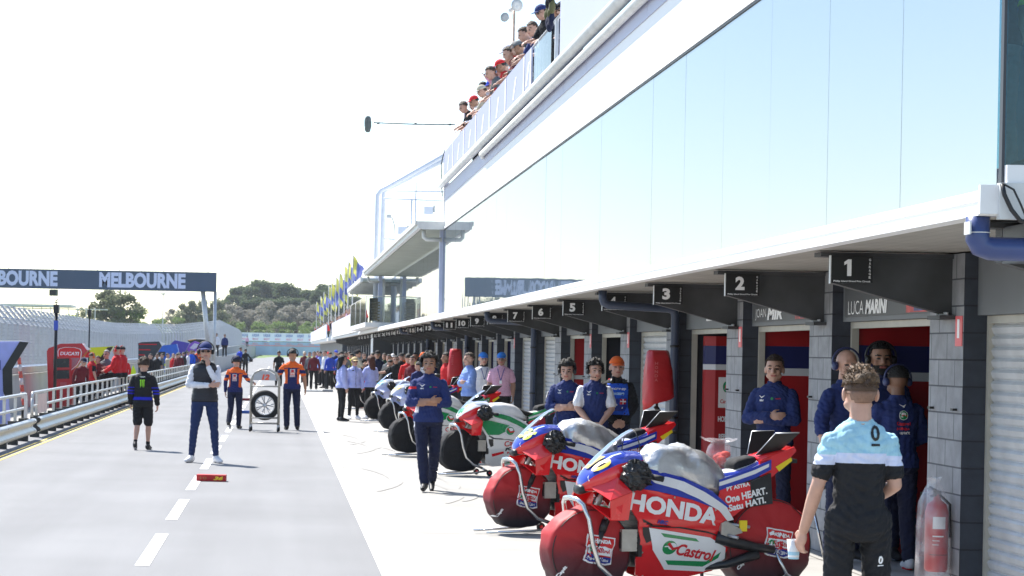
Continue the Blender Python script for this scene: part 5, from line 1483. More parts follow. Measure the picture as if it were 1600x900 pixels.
def wheel_cover(name, t, cx, cz, rad, hw, red, seed):
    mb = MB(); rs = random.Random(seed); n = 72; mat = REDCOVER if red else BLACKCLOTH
    prof = [(.02, -1.12), (.25, -1.10), (.5, -1.06), (.72, -1.0), (.88, -.95), (.95, -.90), (.99, -.78), (1, -.5), (1, -.15), (1, .15), (1, .5), (.99, .78), (.95, .90), (.88, .95), (.72, 1.0), (.5, 1.06), (.25, 1.10), (.02, 1.12)]
    rings = []
    ph = [rs.uniform(0, 6) for _ in range(5)]
    for r, h in prof:
        ring = []
        for k in range(n):
            a = 6.28318 * k / n
            rr = r * rad * (1 + (.018 * math.sin(a * 5 + ph[0]) + .012 * math.sin(a * 11 + ph[1] + h * 3) + .008 * math.sin(a * 17 + ph[3])) * (r > .3))
            x = cx + rr * math.cos(a) * (1.03); z = cz + rr * math.sin(a)
            if z < cz - rad * .80: z = cz - rad * .80 + (z - cz + rad * .80) * .5
            wob = 1 + .06 * math.sin(a * 4 + ph[2] + r * 5) + .05 * (1 - abs(math.sin(a * 4.5 + ph[4] - r * 4))) ** 2 * 2 + .03 * math.sin(a * 13 + r * 7)
            ring.append((x, hw * h * wob, z))
        rings.append(ring)
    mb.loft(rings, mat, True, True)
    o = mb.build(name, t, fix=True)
    # piping seams
    mb = MB()
    for s_ in (1, -1):
        pts = [(cx + rad * .975 * math.cos(a), s_ * hw * .955, cz + rad * .945 * math.sin(a)) for a in np.linspace(-.5, math.pi + .5, 30)]
        mb.tube(pts, .004, 5, BLACK)
    mb.build('seam', o)
    if red:
        bv = bvh_of(o)
        mb = MB()
        def pj(g, mat_, off):
            # tilted badge on the left face
            ca, sa = math.cos(.16), math.sin(.16)
            g2 = ([(a * ca + b_ * sa, -a * sa + b_ * ca) for a, b_ in g[0]], g[1])
            vs, fs = project(bv, g2[0], g2[1], (cx - .05, .5, cz + .02), (-1, 0, 0), (0, 0, 1), (0, -1, 0), off, .018)
            mb.add(vs, fs, mat_)
        badge(mb, pj, .235)
        mb.build('badge', o)
        mb = MB()
        g = text2d('Capit', .10, .034, .05)
        g = ([(b_ * -.8 + a * .6, a * .8 + b_ * .6) for a, b_ in g[0]], g[1])
        vs, fs = project(bv, g[0], g[1], (cx + .24, .5, cz - .14), (-1, 0, 0), (0, 0, 1), (0, -1, 0), .003, .05)
        mb.add(vs, fs, PRINT_WHITE); mb.build('maker_lettering', o)
    return o

def ring_yz(x, cz, hw, hh, n=28, e=.75, flat=0):
    out = []
    for k in range(n):
        a = 6.28318 * k / n + .0001
        c, s_ = math.cos(a), math.sin(a)
        out.append((x, hw * math.copysign(abs(c) ** e, c), cz + hh * math.copysign(abs(s_) ** e, s_) * (1 if s_ > 0 else .85)))
    return out

def bike(label, loc, rz, sch, number=None, ncol=None, seed=0, detail=True, text=None):
    t = thing('racing_motorcycle', label, 'motorcycle', loc, rz, 'racing motorcycles parked nose out along the apron')
    S = sch
    # --- side fairings
    main = [(.60, .80), (.50, .835), (.25, .80), (-.05, .735), (-.30, .655), (-.36, .60), (-.36, .44), (-.40, .36), (-.30, .20), (-.10, .155), (.22, .13), (.34, .18), (.37, .30), (.355, .44), (.39, .58), (.46, .69), (.56, .74)]
    upper = [(.62, .86), (.46, .96), (.30, .965), (.02, .90), (-.22, .80), (-.38, .68), (-.30, .657), (-.05, .737), (.25, .802), (.50, .837)]
    stripe = [(.34, .925), (.20, .915), (.02, .87), (-.18, .78), (-.35, .68), (-.42, .585), (-.36, .575), (-.28, .655), (-.10, .745), (.08, .815), (.26, .86)]
    for sd, nm in ((1, 'side_fairing'), (-1, 'side_fairing')):
        mb = MB(); panel(mb, main, S['base'], 0, sd, .012); f_ = mb.build(nm, t)
        mb = MB(); panel(mb, upper, S['stripe'], .001, sd, .01); mb.build('upper_fairing', t)
        mb = MB(); panel(mb, stripe, S['stripe2'], .006, sd, .004); mb.build('frame_cover', t)
        # creases and vents
        mb = MB()
        panel(mb, [(.30, .555), (.05, .54), (-.20, .50), (-.33, .46), (-.33, .452), (-.20, .488), (.05, .528), (.31, .542)], BLACK, .004, sd)
        panel(mb, [(.36, .60), (.28, .56), (.27, .44), (.31, .42), (.34, .48)], CARBON, .004, sd); mb.build('vent', f_)
        mb = MB()
        for qx, qz in ((.44, .80), (.1, .755), (-.25, .66), (-.33, .50), (-.28, .25), (.28, .17), (.33, .35)):
            panel(mb, circle_xz(qx, qz, .008, .008, 8), ALLOY, .004, sd)
        mb.build('fasteners', f_)
        mb = MB()
        if sch is HONDA:
            ho = .17
            side_text(mb, 'HONDA', .10, .670, ho * sd if sd > 0 else -ho, PRINT_WHITE, .76, .132, .006, sd, bold=.045)
            side_text(mb, 'HRC', .20, .575, .14 * sd, PRINT_BLUE, .09, .03, .006, sd, bold=.06, shear=.3)
            mb.build('maker_lettering', f_); mb = MB()
            hexa = [(.26, .515), (-.20, .445), (-.335, .375), (-.345, .30), (-.20, .215), (.10, .235), (.22, .37)]
            sc_ = lambda q, cx=-.04, cz=.365: [(cx + (x - cx) * q, cz + (z - cz) * q) for x, z in hexa]
            panel(mb, sc_(1.13), PRINT_WHITE, .006, sd); 
            panel(mb, [(.20, .495), (-.10, .45), (-.13, .425), (.17, .465)], GREEN_GLOSS, .0075, sd)
            panel(mb, [(.13, .29), (.10, .255), (-.20, .235), (-.32, .30), (-.335, .345), (-.22, .275)], GREEN_GLOSS, .0075, sd)
            panel(mb, circle_xz(.115, .385, .060, .052), GREEN_GLOSS, .0075, sd); panel(mb, circle_xz(.095, .395, .036, .026), PRINT_WHITE, .009, sd)
            panel(mb, [(.12, .425), (.085, .385), (.03, .395), (.03, .38), (.09, .365), (.14, .41)], PRINT_RED, .0105, sd)
            side_text(mb, 'Castrol', -.115, .345, .17 * sd, PRINT_RED, .34, .088, .009, sd, bold=.03, shear=.15); mb.build('sponsor_lettering', f_)
        elif sch is LCR:
            panel(mb, [(.52, .83), (.30, .80), (.05, .745), (-.02, .70), (.20, .60), (.37, .60), (.44, .70)], GREEN_GLOSS, .004, sd)
            panel(mb, circle_xz(.02, .66, .075, .068), PRINT_WHITE, .006, sd); panel(mb, circle_xz(.02, .66, .066, .06), GREEN_GLOSS, .0075, sd); panel(mb, circle_xz(.01, .675, .04, .03), PRINT_WHITE, .009, sd)
            panel(mb, [(.05, .70), (.02, .655), (-.05, .665), (-.05, .645), (.02, .63), (.075, .69)], PRINT_RED, .0105, sd)
            side_text(mb, 'Castrol', -.08, .50, -.22 * sd, PRINT_RED, .36, .08, .006, sd, bold=.02)
            side_text(mb, 'POWER1', -.09, .42, -.22 * sd, PRINT_BLACK, .34, .05, .006, sd, bold=.06, shear=.2)
            side_text(mb, 'RACING', -.09, .365, -.22 * sd, PRINT_RED, .26, .03, .006, sd, bold=.04)
            panel(mb, [(.28, .32), (.10, .36), (.08, .33), (.26, .28)], RED_GLOSS, .006, sd)
            panel(mb, [(.10, .17), (-.30, .21), (-.34, .27), (-.1, .22)], GREEN_GLOSS, .006, sd)
            mb.build('sponsor_lettering', f_)
        elif sch is PALE:
            panel(mb, [(.40, .80), (.1, .74), (-.3, .62), (-.3, .55), (.1, .66), (.38, .70)], BLUE_GLOSS, .004, sd)
            panel(mb, [(.30, .40), (-.2, .35), (-.3, .25), (.25, .22)], S['stripe'], .004, sd); mb.build('side_graphics', f_)
        else:
            panel(mb, [(.40, .80), (.1, .74), (-.3, .62), (-.3, .59), (.1, .70), (.38, .75)], PRINT_WHITE, .004, sd)
            side_text(mb, 'DUCATI', .02, .52, .15 * sd, PRINT_WHITE, .40, .08, .004, sd, bold=.05); mb.build('side_graphics', f_)
    # --- belly and engine mass
    mb = MB(); mb.loft([ring_yz(x, z, hw, hh) for x, z, hw, hh in ((.36, .32, .09, .10), (.2, .32, .11, .12), (-.2, .34, .11, .13), (-.46, .40, .10, .14))], CARBON); mb.build('engine', t)
    mb = MB(); mb.loft([ring_yz(x, z, hw, hh) for x, z, hw, hh in ((.47, .80, .10, .10), (.2, .68, .15, .2), (-.2, .62, .15, .18), (-.44, .58, .10, .16))], CARBON); mb.build('frame', t)
    mb = MB(); mb.box(.34, .37, -.16, .16, .32, .70, BLACK)
    for k in range(9): mb.box(.371, .378, -.155, .155, .34 + k * .038, .35 + k * .038, CARBON)
    mb.build('radiator', t)
    # --- nose
    sec = [(.775, .825, .035, .028), (.76, .835, .085, .055), (.72, .86, .13, .085), (.65, .885, .165, .115), (.56, .92, .185, .135), (.44, .945, .188, .14), (.34, .955, .17, .13)]
    rings = [ring_yz(*q) for q in sec]; mb = MB(); nn = len(rings[0]); vs = [v for r in rings for v in r]
    for m_, sel in ((S['nose'], lambda a: 32 < a < 148), (S['nose_side'], lambda a: not 32 < a < 148)):
        fs = []
        for i in range(len(rings) - 1):
            for k in range(nn):
                a = 360 * (k + .5) / nn
                if sel(a): fs.append((i * nn + k, i * nn + (k + 1) % nn, (i + 1) * nn + (k + 1) % nn, (i + 1) * nn + k))
        if m_ is S['nose']: fs.append(tuple(range(nn)))
        mb.add(vs, fs, m_, True)
    nose = mb.build('nose_fairing', t, fix=True)
    bv = bvh_of(nose)
    mb = MB(); mb.loft([ring_yz(x, z, hw, hh, 16) for x, z, hw, hh in ((.80, .80, .05, .03), (.78, .80, .066, .04), (.70, .81, .05, .03))], BLACK); mb.build('air_intake', t)
    if detail:
        mb = MB()
        for yy in (.085, -.085):
            g = poly2([(-.012, -.16), (.012, -.16), (.02, .16), (-.006, .16)])
            vs, fs = project(bv, g[0], g[1], (.64, yy, 1.2), (0, -1, 0), (-1, 0, .2), (0, 0, -1), .003, .05); mb.add(vs, fs, PRINT_WHITE)
        if S is LCR:
            g = poly2([(-.06, -.14), (.06, -.14), (.09, -.02), (-.09, -.02)]); vs, fs = project(bv, g[0], g[1], (.66, 0, 1.2), (0, -1, 0), (-1, 0, .2), (0, 0, -1), .003, .03); mb.add(vs, fs, GREEN_GLOSS)
            g = poly2([(-.09, .0), (.09, .0), (.11, .06), (-.11, .06)]); vs, fs = project(bv, g[0], g[1], (.66, 0, 1.2), (0, -1, 0), (-1, 0, .2), (0, 0, -1), .003, .03); mb.add(vs, fs, NEON)
        mb.build('nose_stripe', nose)
        if number:
            mb = MB(); g = tess(*text2d(number, .17, .13, .05, .1), .02); out = []
            for a_, b_ in g[0]:
                x_ = .655 - b_; an = R(66) - a_ / .15 * R(58); ps = [float(np.interp(x_, [q[0] for q in sec[::-1]], [q[j] for q in sec[::-1]])) for j in (1, 2, 3)]
                c_, s_ = math.cos(an), math.sin(an); out.append((x_ + .006, (ps[1] + .012) * math.copysign(abs(c_) ** .75, c_), ps[0] + (ps[2] + .012) * abs(s_) ** .75))
            mb.add(out, g[1], ncol or LEMON); mb.build('race_number', nose)
    # --- wings at the nose
    for sd in (1, -1):
        mb = MB()
        pA = [(.74, .12, .82), (.56, .18, .90), (.50, .29, .80), (.68, .30, .74)]
        pB = [(.68, .30, .74), (.50, .29, .80), (.53, .29, .60), (.66, .27, .60)]
        pC = [(.66, .27, .60), (.55, .28, .60), (.56, .17, .66), (.74, .12, .70)]
        for q in (pA, pB, pC):
            q = [V(x, y * sd, z) for x, y, z in q]; nrm = (q[1] - q[0]).cross(q[2] - q[0]).normalized() * .006
            mb.add([p + nrm for p in q] + [p - nrm for p in q], [(0, 1, 2, 3), (7, 6, 5, 4), (0, 4, 5, 1), (1, 5, 6, 2), (2, 6, 7, 3), (3, 7, 4, 0)], S['nose_side'])
        mb.build('nose_wing', t)
    # --- screen
    mb = MB(); rings = []
    for x, zc, hw, hh in ((.70, .93, .095, .055), (.62, .965, .125, .095), (.52, 1.00, .14, .145), (.42, 1.03, .145, .185), (.36, 1.045, .14, .20)):
        rings.append([(x, hw * math.cos(a), zc + hh * math.sin(a)) for a in np.linspace(.12, math.pi - .12, 15)])
    mb.loft(rings, SCREEN, caps=False, smooth=True, closed=False); scn = mb.build('windscreen', t)
    mb = MB(); mb.tube(rings[-1], .004, 5, BLACK); mb.build('screen_edge', scn)
    # --- fork
    for sd in (1, -1):
        mb = MB(); mb.tube([(.71, sd * .105, .34), (.62, sd * .105, .56)], .026, 12, CARBON); mb.tube([(.62, sd * .105, .56), (.47, sd * .10, .93)], .020, 12, ALLOY); mb.tube([(.645, sd * .105, .50), (.61, sd * .105, .585)], .031, 12, BLACK)
        mb.box(.69, .73, sd * .09, sd * .125, .28, .42, CARBON); mb.build('fork_leg', t)
    # --- handlebars under crinkled covers
    for sd in (1, -1):
        mb = MB(); mb.tube([(.42, sd * .13, .93), (.37, sd * .24, .925), (.29, sd * .345, .90)], .017, 10, BLACK); mb.tube([(.335, sd * .29, .91), (.285, sd * .352, .898)], .022, 10, RUBBER)
        mb.tube([(.46, sd * .16, .935), (.45, sd * .30, .92), (.38, sd * .36, .90)], .007, 6, BLACK); mb.build('handlebar', t)
        mb = MB(); rs = random.Random(seed * 7 + sd); m_ = 12; n_ = 20; rings = []
        for i in range(m_ + 1):
            th = math.pi * (i + .05) / (m_ + .1)
            rings.append([V(.44, sd * .235, .92) + V(.115 * math.sin(th) * math.cos(6.283 * k / n_), .075 * math.sin(th) * math.sin(6.283 * k / n_), .105 * math.cos(th)) * (1 + rs.uniform(-.16, .16)) for k in range(n_)])
        mb.loft(rings, CRINKLE, smooth=False)
        for k in range(5):
            a = k * 1.3; mb.tube([(.44, sd * .235, .92), (.44 + .12 * math.cos(a), sd * (.235 + .07 * math.sin(a * 2)), .93 + .11 * math.sin(a)), (.40 + .06 * math.cos(a + 1), sd * .20, .86)], .008, 6, BLACK)
        mb.build('control_cover', t)
    # --- tank or its silver cover
    if S['tank'] == 'silver':
        mb = MB(); rs = random.Random(seed); rings = []
        prof = [(.33, .90, .07, .05), (.29, .94, .15, .12), (.20, .95, .185, .165), (.06, .94, .195, .185), (-.08, .93, .195, .185), (-.20, .90, .185, .18), (-.30, .865, .165, .155), (-.37, .84, .14, .12), (-.40, .82, .09, .07)]
        fine = []
        for i in range(33):
            f = i / 32 * (len(prof) - 1); a = min(int(f), len(prof) - 2); u = f - a; fine.append([prof[a][q] * (1 - u) + prof[a + 1][q] * u for q in range(4)])
        cg = [[rs.uniform(-1, 1) for _ in range(14)] for _ in range(12)]
        def cr_(i, k):
            a = i / 3.0; b_ = k / 40 * 14; ia, ib = int(a), int(b_); fa, fb = a - ia, b_ - ib; g_ = lambda p, q: cg[min(p, 11)][q % 14]
            if fa + fb < 1: return g_(ia, ib) + fa * (g_(ia + 1, ib) - g_(ia, ib)) + fb * (g_(ia, ib + 1) - g_(ia, ib))
            return g_(ia + 1, ib + 1) + (1 - fa) * (g_(ia, ib + 1) - g_(ia + 1, ib + 1)) + (1 - fb) * (g_(ia + 1, ib) - g_(ia + 1, ib + 1))
        for ii, (x, z, hw, hh) in enumerate(fine):
            rr = ring_yz(x, z, hw, hh, 40, .9)
            rr = [(px_, py_ * (1 + .15 * cr_(ii, k)), z + (pz_ - z) * (1 + .15 * cr_(ii, k))) for k, (px_, py_, pz_) in enumerate(rr)]
            rings.append([(px_ + rs.uniform(-.002, .002), py_ * (.90 + rs.uniform(-.006, .006)), pz_ + .010 * abs(math.sin(px_ * 17 + py_ * 14)) - (.03 * abs(math.sin(px_ * 14)) if pz_ < z - .03 else 0)) for px_, py_, pz_ in rr])
        mb.loft(rings, SILVER); mb.build('tank_cover', t, fix=True)
    else:
        tm = {'white': WHITE_GLOSS, 'red': RED_GLOSS}[S['tank']]
        mb = MB(); mb.loft([ring_yz(x, z, hw, hh) for x, z, hw, hh in ((.33, .93, .08, .07), (.24, .94, .15, .12), (.08, .94, .17, .13), (-.08, .92, .165, .125), (-.20, .88, .13, .10), (-.30, .85, .10, .06))], tm); mb.build('tank', t, fix=True)
        mb = MB(); mb.loft([ring_yz(x, z, hw, hh) for x, z, hw, hh in ((-.14, .965, .10, .05), (-.26, .91, .13, .05), (-.40, .895, .12, .03), (-.52, .93, .11, .03))], BLACKCLOTH); mb.build('seat', t, fix=True)
    # --- tail
    sec = [(-.34, .85, .115, .085), (-.46, .885, .135, .065), (-.58, .93, .13, .06), (-.70, .985, .115, .055), (-.80, 1.03, .085, .05), (-.88, 1.06, .06, .04)]
    rings = [ring_yz(*q) for q in sec]; mb = MB(); nn = len(rings[0]); vs = [v for r in rings for v in r]
    for m_, sel in ((S['tail_top'], lambda a: 20 < a < 50 or 130 < a < 160), (S['tail'], lambda a: not (20 < a < 50 or 130 < a < 160))):
        fs = [(i * nn + k, i * nn + (k + 1) % nn, (i + 1) * nn + (k + 1) % nn, (i + 1) * nn + k) for i in range(len(rings) - 1) for k in range(nn) if sel(360 * (k + .5) / nn)]
        mb.add(vs, fs, m_, True)
    mb.build('tail_unit', t, fix=True)
    mb = MB(); mb.loft([ring_yz(x, z, hw, hh, 20, .6) for x, z, hw, hh in ((-.47, .965, .075, .035), (-.50, .985, .085, .045), (-.62, 1.01, .085, .045), (-.655, 1.015, .07, .035))], BLACKCLOTH); mb.build('seat_pad', t, fix=True)
    mb = MB(); mb.loft([ring_yz(x, z, hw, hh, 20, .6) for x, z, hw, hh in ((-.66, 1.02, .10, .03), (-.74, 1.05, .115, .028), (-.84, 1.075, .12, .026), (-.94, 1.115, .10, .014))], S['tail_end'])
    for sd in (1, -1): mb.prism([(-.66, 1.02), (-.95, 1.125), (-.97, 1.095), (-.86, .98), (-.72, .86), (-.64, .92)], 'y', sd * .105, sd * .125, S['tail_end'])
    te = mb.build('tail_end', t, fix=True)
    mb = MB()
    for sd in (1, -1): mb.prism([(-.79, .975), (-.92, 1.045), (-.93, 1.02), (-.82, .94)], 'y', sd * .127, sd * .131, YELLOW)
    mb.box(-1.0, -.82, -.09, .09, 1.0, 1.03, BLACK); mb.build('tail_marking', te)
    for sd in (1, -1):
        mb = MB(); q = [V(-.66, sd * .060, 1.06), V(-.84, sd * .075, 1.085), V(-.96, sd * .17, 1.23), V(-.76, sd * .165, 1.225)]
        nrm = (q[1] - q[0]).cross(q[2] - q[0]).normalized() * .006
        mb.add([p + nrm for p in q] + [p - nrm for p in q], [(0, 1, 2, 3), (7, 6, 5, 4), (0, 4, 5, 1), (1, 5, 6, 2), (2, 6, 7, 3), (3, 7, 4, 0)], BLACK)
        mb.tube([q[3], q[2]], .006, 5, STEEL); mb.tube([q[0], q[3]], .004, 5, STEEL); mb.build('tail_wing', t)
    # side panels under the tail
    wt = lambda x, z: .145
    for sd in (1, -1):
        mb = MB(); panel(mb, [(-.31, .80), (-.40, .84), (-.56, .86), (-.58, .74), (-.50, .66), (-.36, .56), (-.26, .62)], S['tail_end'], 0, sd, .01, wt)
        panel(mb, [(-.56, .86), (-.74, .93), (-.76, .70), (-.60, .68), (-.58, .74)], CARBON, 0, sd, .01, wt); sp_ = mb.build('rear_panel', t)
        if sch is HONDA:
            mb = MB(); side_text(mb, 'PT ASTRA', -.46, .83, -.20 * sd, PRINT_WHITE, .20, .03, .004, sd, .04, 0, wt)
            side_text(mb, 'One HEART.', -.53, .765, -.20 * sd, PRINT_WHITE, .36, .055, .004, sd, .04, 0, wt)
            side_text(mb, 'Satu HATI.', -.54, .70, -.20 * sd, PRINT_WHITE, .32, .05, .004, sd, .04, 0, wt); mb.build('rear_lettering', sp_)
        # white and blue band along the seat side
        mb = MB(); panel(mb, [(-.30, .88), (-.45, .925), (-.60, .975), (-.74, 1.03), (-.74, .955), (-.60, .89), (-.45, .845), (-.30, .80)], S['tail_top'], .002, sd, .006, wt)
        panel(mb, [(-.30, .862), (-.45, .905), (-.60, .953), (-.72, 1.0), (-.72, .975), (-.60, .922), (-.45, .875), (-.30, .832)], WHITE_GLOSS, .003, sd, .006, wt); mb.build('seat_side', t)
        mb = MB(); mb.tube([(-.28, sd * .14, .46), (-.42, sd * .155, .42), (-.60, sd * .165, .38), (-.76, sd * .165, .36)], [.05, .045, .035, .03], 10, CARBON); mb.build('swingarm', t)
        mb = MB(); mb.prism([(-.30, .56), (-.34, .58), (-.46, .52), (-.48, .49), (-.36, .46), (-.30, .48)], 'y', sd * .15, sd * .19, ALLOY); mb.tube([(-.36, sd * .19, .47), (-.40, sd * .26, .46)], .012, 8, STEEL); mb.build('foot_peg', t)
    mb = MB(); mb.tube([(-.20, .05, .22), (-.38, .12, .25), (-.52, .16, .30), (-.62, .17, .33)], [.025, .03, .035, .04], 12, CARBON); mb.build('exhaust', t)
    mb = MB(); mb.box(-.52, -.46, .17, .185, .50, .58, YELLOW); mb.tube([(-.40, .15, .55), (-.55, .17, .53)], .012, 8, STEEL); mb.build('damper', t)
    mb = MB(); rs = random.Random(seed + 30)
    for k in range(9):
        y_ = rs.uniform(.03, .13) * rs.choice((1, -1)); a_ = V(rs.uniform(-.38, -.30), y_, rs.uniform(.42, .66)); b_ = V(rs.uniform(-.60, -.46), y_ * 1.1, rs.uniform(.40, .66))
        mb.tube([a_, (a_ + b_) / 2 + V(0, .02, rs.uniform(-.08, .06)), b_], rs.uniform(.005, .012), 6, rs.choice((BLACK, STEEL, CARBON)))
    for sd in (1, -1):
        mb.tube([(.50, sd * .09, .90), (.58, sd * .15, .70), (.64, sd * .12, .48)], .006, 6, BLACK); mb.tube([(.46, sd * .12, .93), (.52, sd * .17, .84), (.42, sd * .13, .74)], .006, 6, BLACK)
    mb.build('hoses', t)
    for sd in (1, -1):
        mb = MB(); mb.box(.375, .50, sd * .06, sd * .15, .36, .52, ALLOY); mb.box(.50, .506, sd * .07, sd * .14, .38, .50, CARBON); mb.build('air_duct', t)
    # --- wheels under covers, paddock stands
    red = S['cover'] == 'red'
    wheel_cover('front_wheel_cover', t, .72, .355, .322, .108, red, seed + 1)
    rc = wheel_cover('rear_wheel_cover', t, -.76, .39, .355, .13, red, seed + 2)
    mb = MB(); TB = CHROME
    pts = [V(.84, -.10, .735), V(.845, -.0, .745), V(.84, .10, .735), V(.82, .155, .70), V(.79, .185, .60), V(.76, .195, .42), V(.71, .20, .27), V(.60, .205, .17), V(.46, .21, .12)]
    half = pts[1:]; full = [V(p.x, -p.y, p.z) for p in half[::-1]] + half[1:]
    mb.tube(full, .0185, 10, TB); st_ = mb.build('front_stand', t)
    for sd in (1, -1):
        mb = MB(); mb.tube([(.40, sd * .205, .075), (.62, sd * .19, .045), (1.12, sd * .15, .028)], .013, 8, TB); mb.tube([(.46, sd * .21, .12), (.38, sd * .21, .075)], .016, 8, TB); mb.build('stand_foot', st_)
        mb = MB(); mb.lathe([(.0, -.014), (.042, -.014), (.046, 0), (.042, .014), (0, .014)], (.35, sd * .225, .047), (0, 1, 0), 16, RUBBER); mb.lathe([(0, -.017), (.018, -.017), (.018, .017), (0, .017)], (.35, sd * .225, .047), (0, 1, 0), 10, RED); mb.build('stand_wheel', st_)
    mb = MB(); rr_ = [V(-.78, .175, .33), V(-.86, .19, .18), V(-1.05, .19, .06), V(-1.12, .12, .04), V(-1.12, 0, .04)]
    mb.tube(rr_[:-1] + [rr_[-1]] + [V(p.x, -p.y, p.z) for p in rr_[:-1][::-1]], .014, 10, TB); rs_ = mb.build('rear_stand', t)
    for sd in (1, -1):
        mb = MB(); mb.tube([(-.86, sd * .19, .18), (-.66, sd * .2, .05)], .013, 8, TB); mb.lathe([(0, -.014), (.04, -.014), (.045, 0), (.04, .014), (0, .014)], (-.64, sd * .22, .046), (0, 1, 0), 16, RUBBER); mb.build('stand_wheel', rs_)
    return t
# ================================================================== MOTORCYCLES IN PLACE
def hz(px): return 546 + (px - 438) * .0192
def bike_at(px, pyb, label, sch, number=None, ncol=None, seed=0, rz=199.6, front_x=.72):
    """front wheel touches the ground at photo pixel (px, pyb)"""
    p = G(px, pyb); a = R(rz)
    off = Vector((math.cos(a), math.sin(a), 0)) * front_x
    return bike(label, (p.x - off.x, p.y - off.y, 0), a, sch, number, ncol, seed)
def bike_xy(x, y, *a_, **k):
    rz = k.get('rz', 199.6); k['rz'] = rz
    return bike(a_[0], (x - .72 * math.cos(R(rz)), y - .72 * math.sin(R(rz)), 0), R(rz), a_[1], k.get('number'), k.get('ncol'), k.get('seed', 0))
bike_xy(2.25, 16.15, 'red and blue racing motorcycle number 10 under a silver tank cover, nearest the camera', HONDA, number='10', seed=1)
bike_at(808, 834, 'red and blue racing motorcycle number 36 with silver tank cover, second in the row', HONDA, '36', NEON, 2)
bike_at(718, 743, 'white, red and green racing motorcycle with black wheel covers behind the red pair', LCR, None, None, 4)
bike_at(636, 713, 'white and red racing motorcycle with black wheel covers behind the arms folded man', LCR, None, None, 5)
bike_at(614, 676, 'white and lilac racing motorcycle with yellow nose number and black covers', PALE, '89', LEMON, 6)
bike_at(589, 659, 'white and pale blue racing motorcycle left of the yellow numbered one', PALE, '54', M('number_cyan', (.05, .45, .8), .4, var=0), 7)
bike_at(560, 640, 'red racing motorcycle with black wheel covers behind the three women', REDS, None, None, 8)
bike_at(600, 632, 'red racing motorcycle beyond the pale pair of motorcycles', REDS, None, None, 9)
bike_at(503, 600, 'red and black racing motorcycle farthest down the apron', REDS, None, None, 10)

# ================================================================== PEOPLE NEAR THE CAMERA
def feet(px, py, ptop=None):
    p = G(px, py); h = H - (ptop - hz(px)) / ppm(p.y) if ptop else 1.75
    return p, h
def depth(px, Y, ptop=None):
    x = (px - 438) / ppm(Y); h = H - (ptop - hz(px)) / ppm(Y) if ptop else 1.75
    return Vector((x, Y, 0)), h
BACK = dict(u=(1, 0, 0), v=(0, 0, 1), d=(0, 1, 0)); FRONT = dict(u=(-1, 0, 0), v=(0, 0, 1), d=(0, -1, 0))
def dec(t, body, parts, c, way, name='print', fine=.02, off=.004):
    return decal(name, bvh_of(body), parts, body, c, way['u'], way['v'], way['d'], off=off, fine=fine)

# teal shirt man in the foreground
def teal_paint(tg, c):
    if tg in ('top', 'sleeve', 'collar'):
        z = c[2]
        if tg == 'sleeve': return C_TEAL if z > 1.285 else (C_BAND if z > 1.235 else C_BLACK)
        return C_TEAL if z > 1.30 else (C_BAND if z > 1.245 else C_BLACK)
def teal_extra(t, hp_, up, J, HR, body):
    dec(t, body, [(shift2(text2d('0', .046, .082, .03), 0, .01), PRINT_BLACK), (rect2(.05, .012, 0, -.052), PRINT_BLACK)], (.062, -.5, 1.395), BACK)
    dec(t, body, [(text2d('0', .026, .042, .03), PRINT_WHITE), (rect2(.03, .007, 0, -.03), PRINT_WHITE)], (.105, -.5, .735), BACK)
p, h = depth(1346, 11.75, 575)
teal = person('young man seen from behind in aqua and black T-shirt holding a cup', p, R(-2), h, dict(shR=(.146, -.005, 1.378), shL=(-.146, -.005, 1.378), elL=(-.218, .0, 1.12), wrL=(-.262, .13, .87), hdL=(-.15, .35, -.9), hnL=(.8, .5, 0), elR=(.188, -.01, 1.13), wrR=(.11, .21, 1.03), hdR=(-.5, .8, -.2)),
    sleeves='short', legs='trousers', cmap=dict(top=C_BLACK, sleeve=C_BLACK, collar=C_TEAL, pants=C_BLACK, shoe=SHOE_W), voxel=.006, hair=('sandy', 'fade'), skin='light', paint=teal_paint, extras=teal_extra, head_turn=3, wrinkle=.010, girth=.87)
cp = thing('paper_cup', 'pale blue and white drinking cup in the left hand of the young man', 'cup', (p.x - .285, p.y + .235, .70))
mb = MB(); mb.lathe([(0, 0), (.028, 0), (.031, .04)], (0, 0, 0), (0, 0, 1), 20, M('cup_blue', (.35, .6, .75), .4), caps=False); mb.lathe([(.031, .04), (.037, .105), (.034, .105), (.029, .01)], (0, 0, 0), (0, 0, 1), 20, WHITE, caps=False); mb.build('cup', cp)

# three men at garage 1
def castrol_back(t, hp_, up, J, HR, body):
    dec(t, body, [(poly2(ell(.040, .040, 20, 0, .06)), PRINT_WHITE), (poly2(ell(.036, .036, 20, 0, .06)), PRINT_GREEN), (poly2(ell(.022, .015, 14, .0, .068)), PRINT_WHITE), (poly2([(-.02, .055), (.03, .05), (.03, .06), (-.01, .066)]), PRINT_RED),
                  (shift2(text2d('Castrol', .12, .028, .03), 0, -.01), PRINT_RED), (shift2(text2d('HONDA', .11, .022, .05), 0, -.055), PRINT_RED), (shift2(text2d('ARP RACE', .09, .02, .03), .01, -.09), PRINT_WHITE),
                  (poly2([(-.03, .15), (-.005, .125), (.005, .125), (.03, .15), (.0, .135)]), PRINT_WHITE)], (.0, -.5, 1.27), BACK)
p, h = depth(1404, 18.9, 572)
person('team member with headphones seen from behind, green and white disc on navy jacket back', p, R(8), h, dict(elR=(.24, .04, 1.14), wrR=(.12, .22, 1.05), hdR=(-.8, .4, 0), elL=(-.24, .04, 1.14), wrL=(-.10, .22, 1.08), hdL=(.8, .4, 0)),
    cmap=dict(shoe=SHOE_W, sole=C_RED), voxel=.008, hair=('black', 'crop'), headset=M('headset_navy', (.03, .04, .12), .35), skin='dark', extras=castrol_back, bulk=.012, group=None)
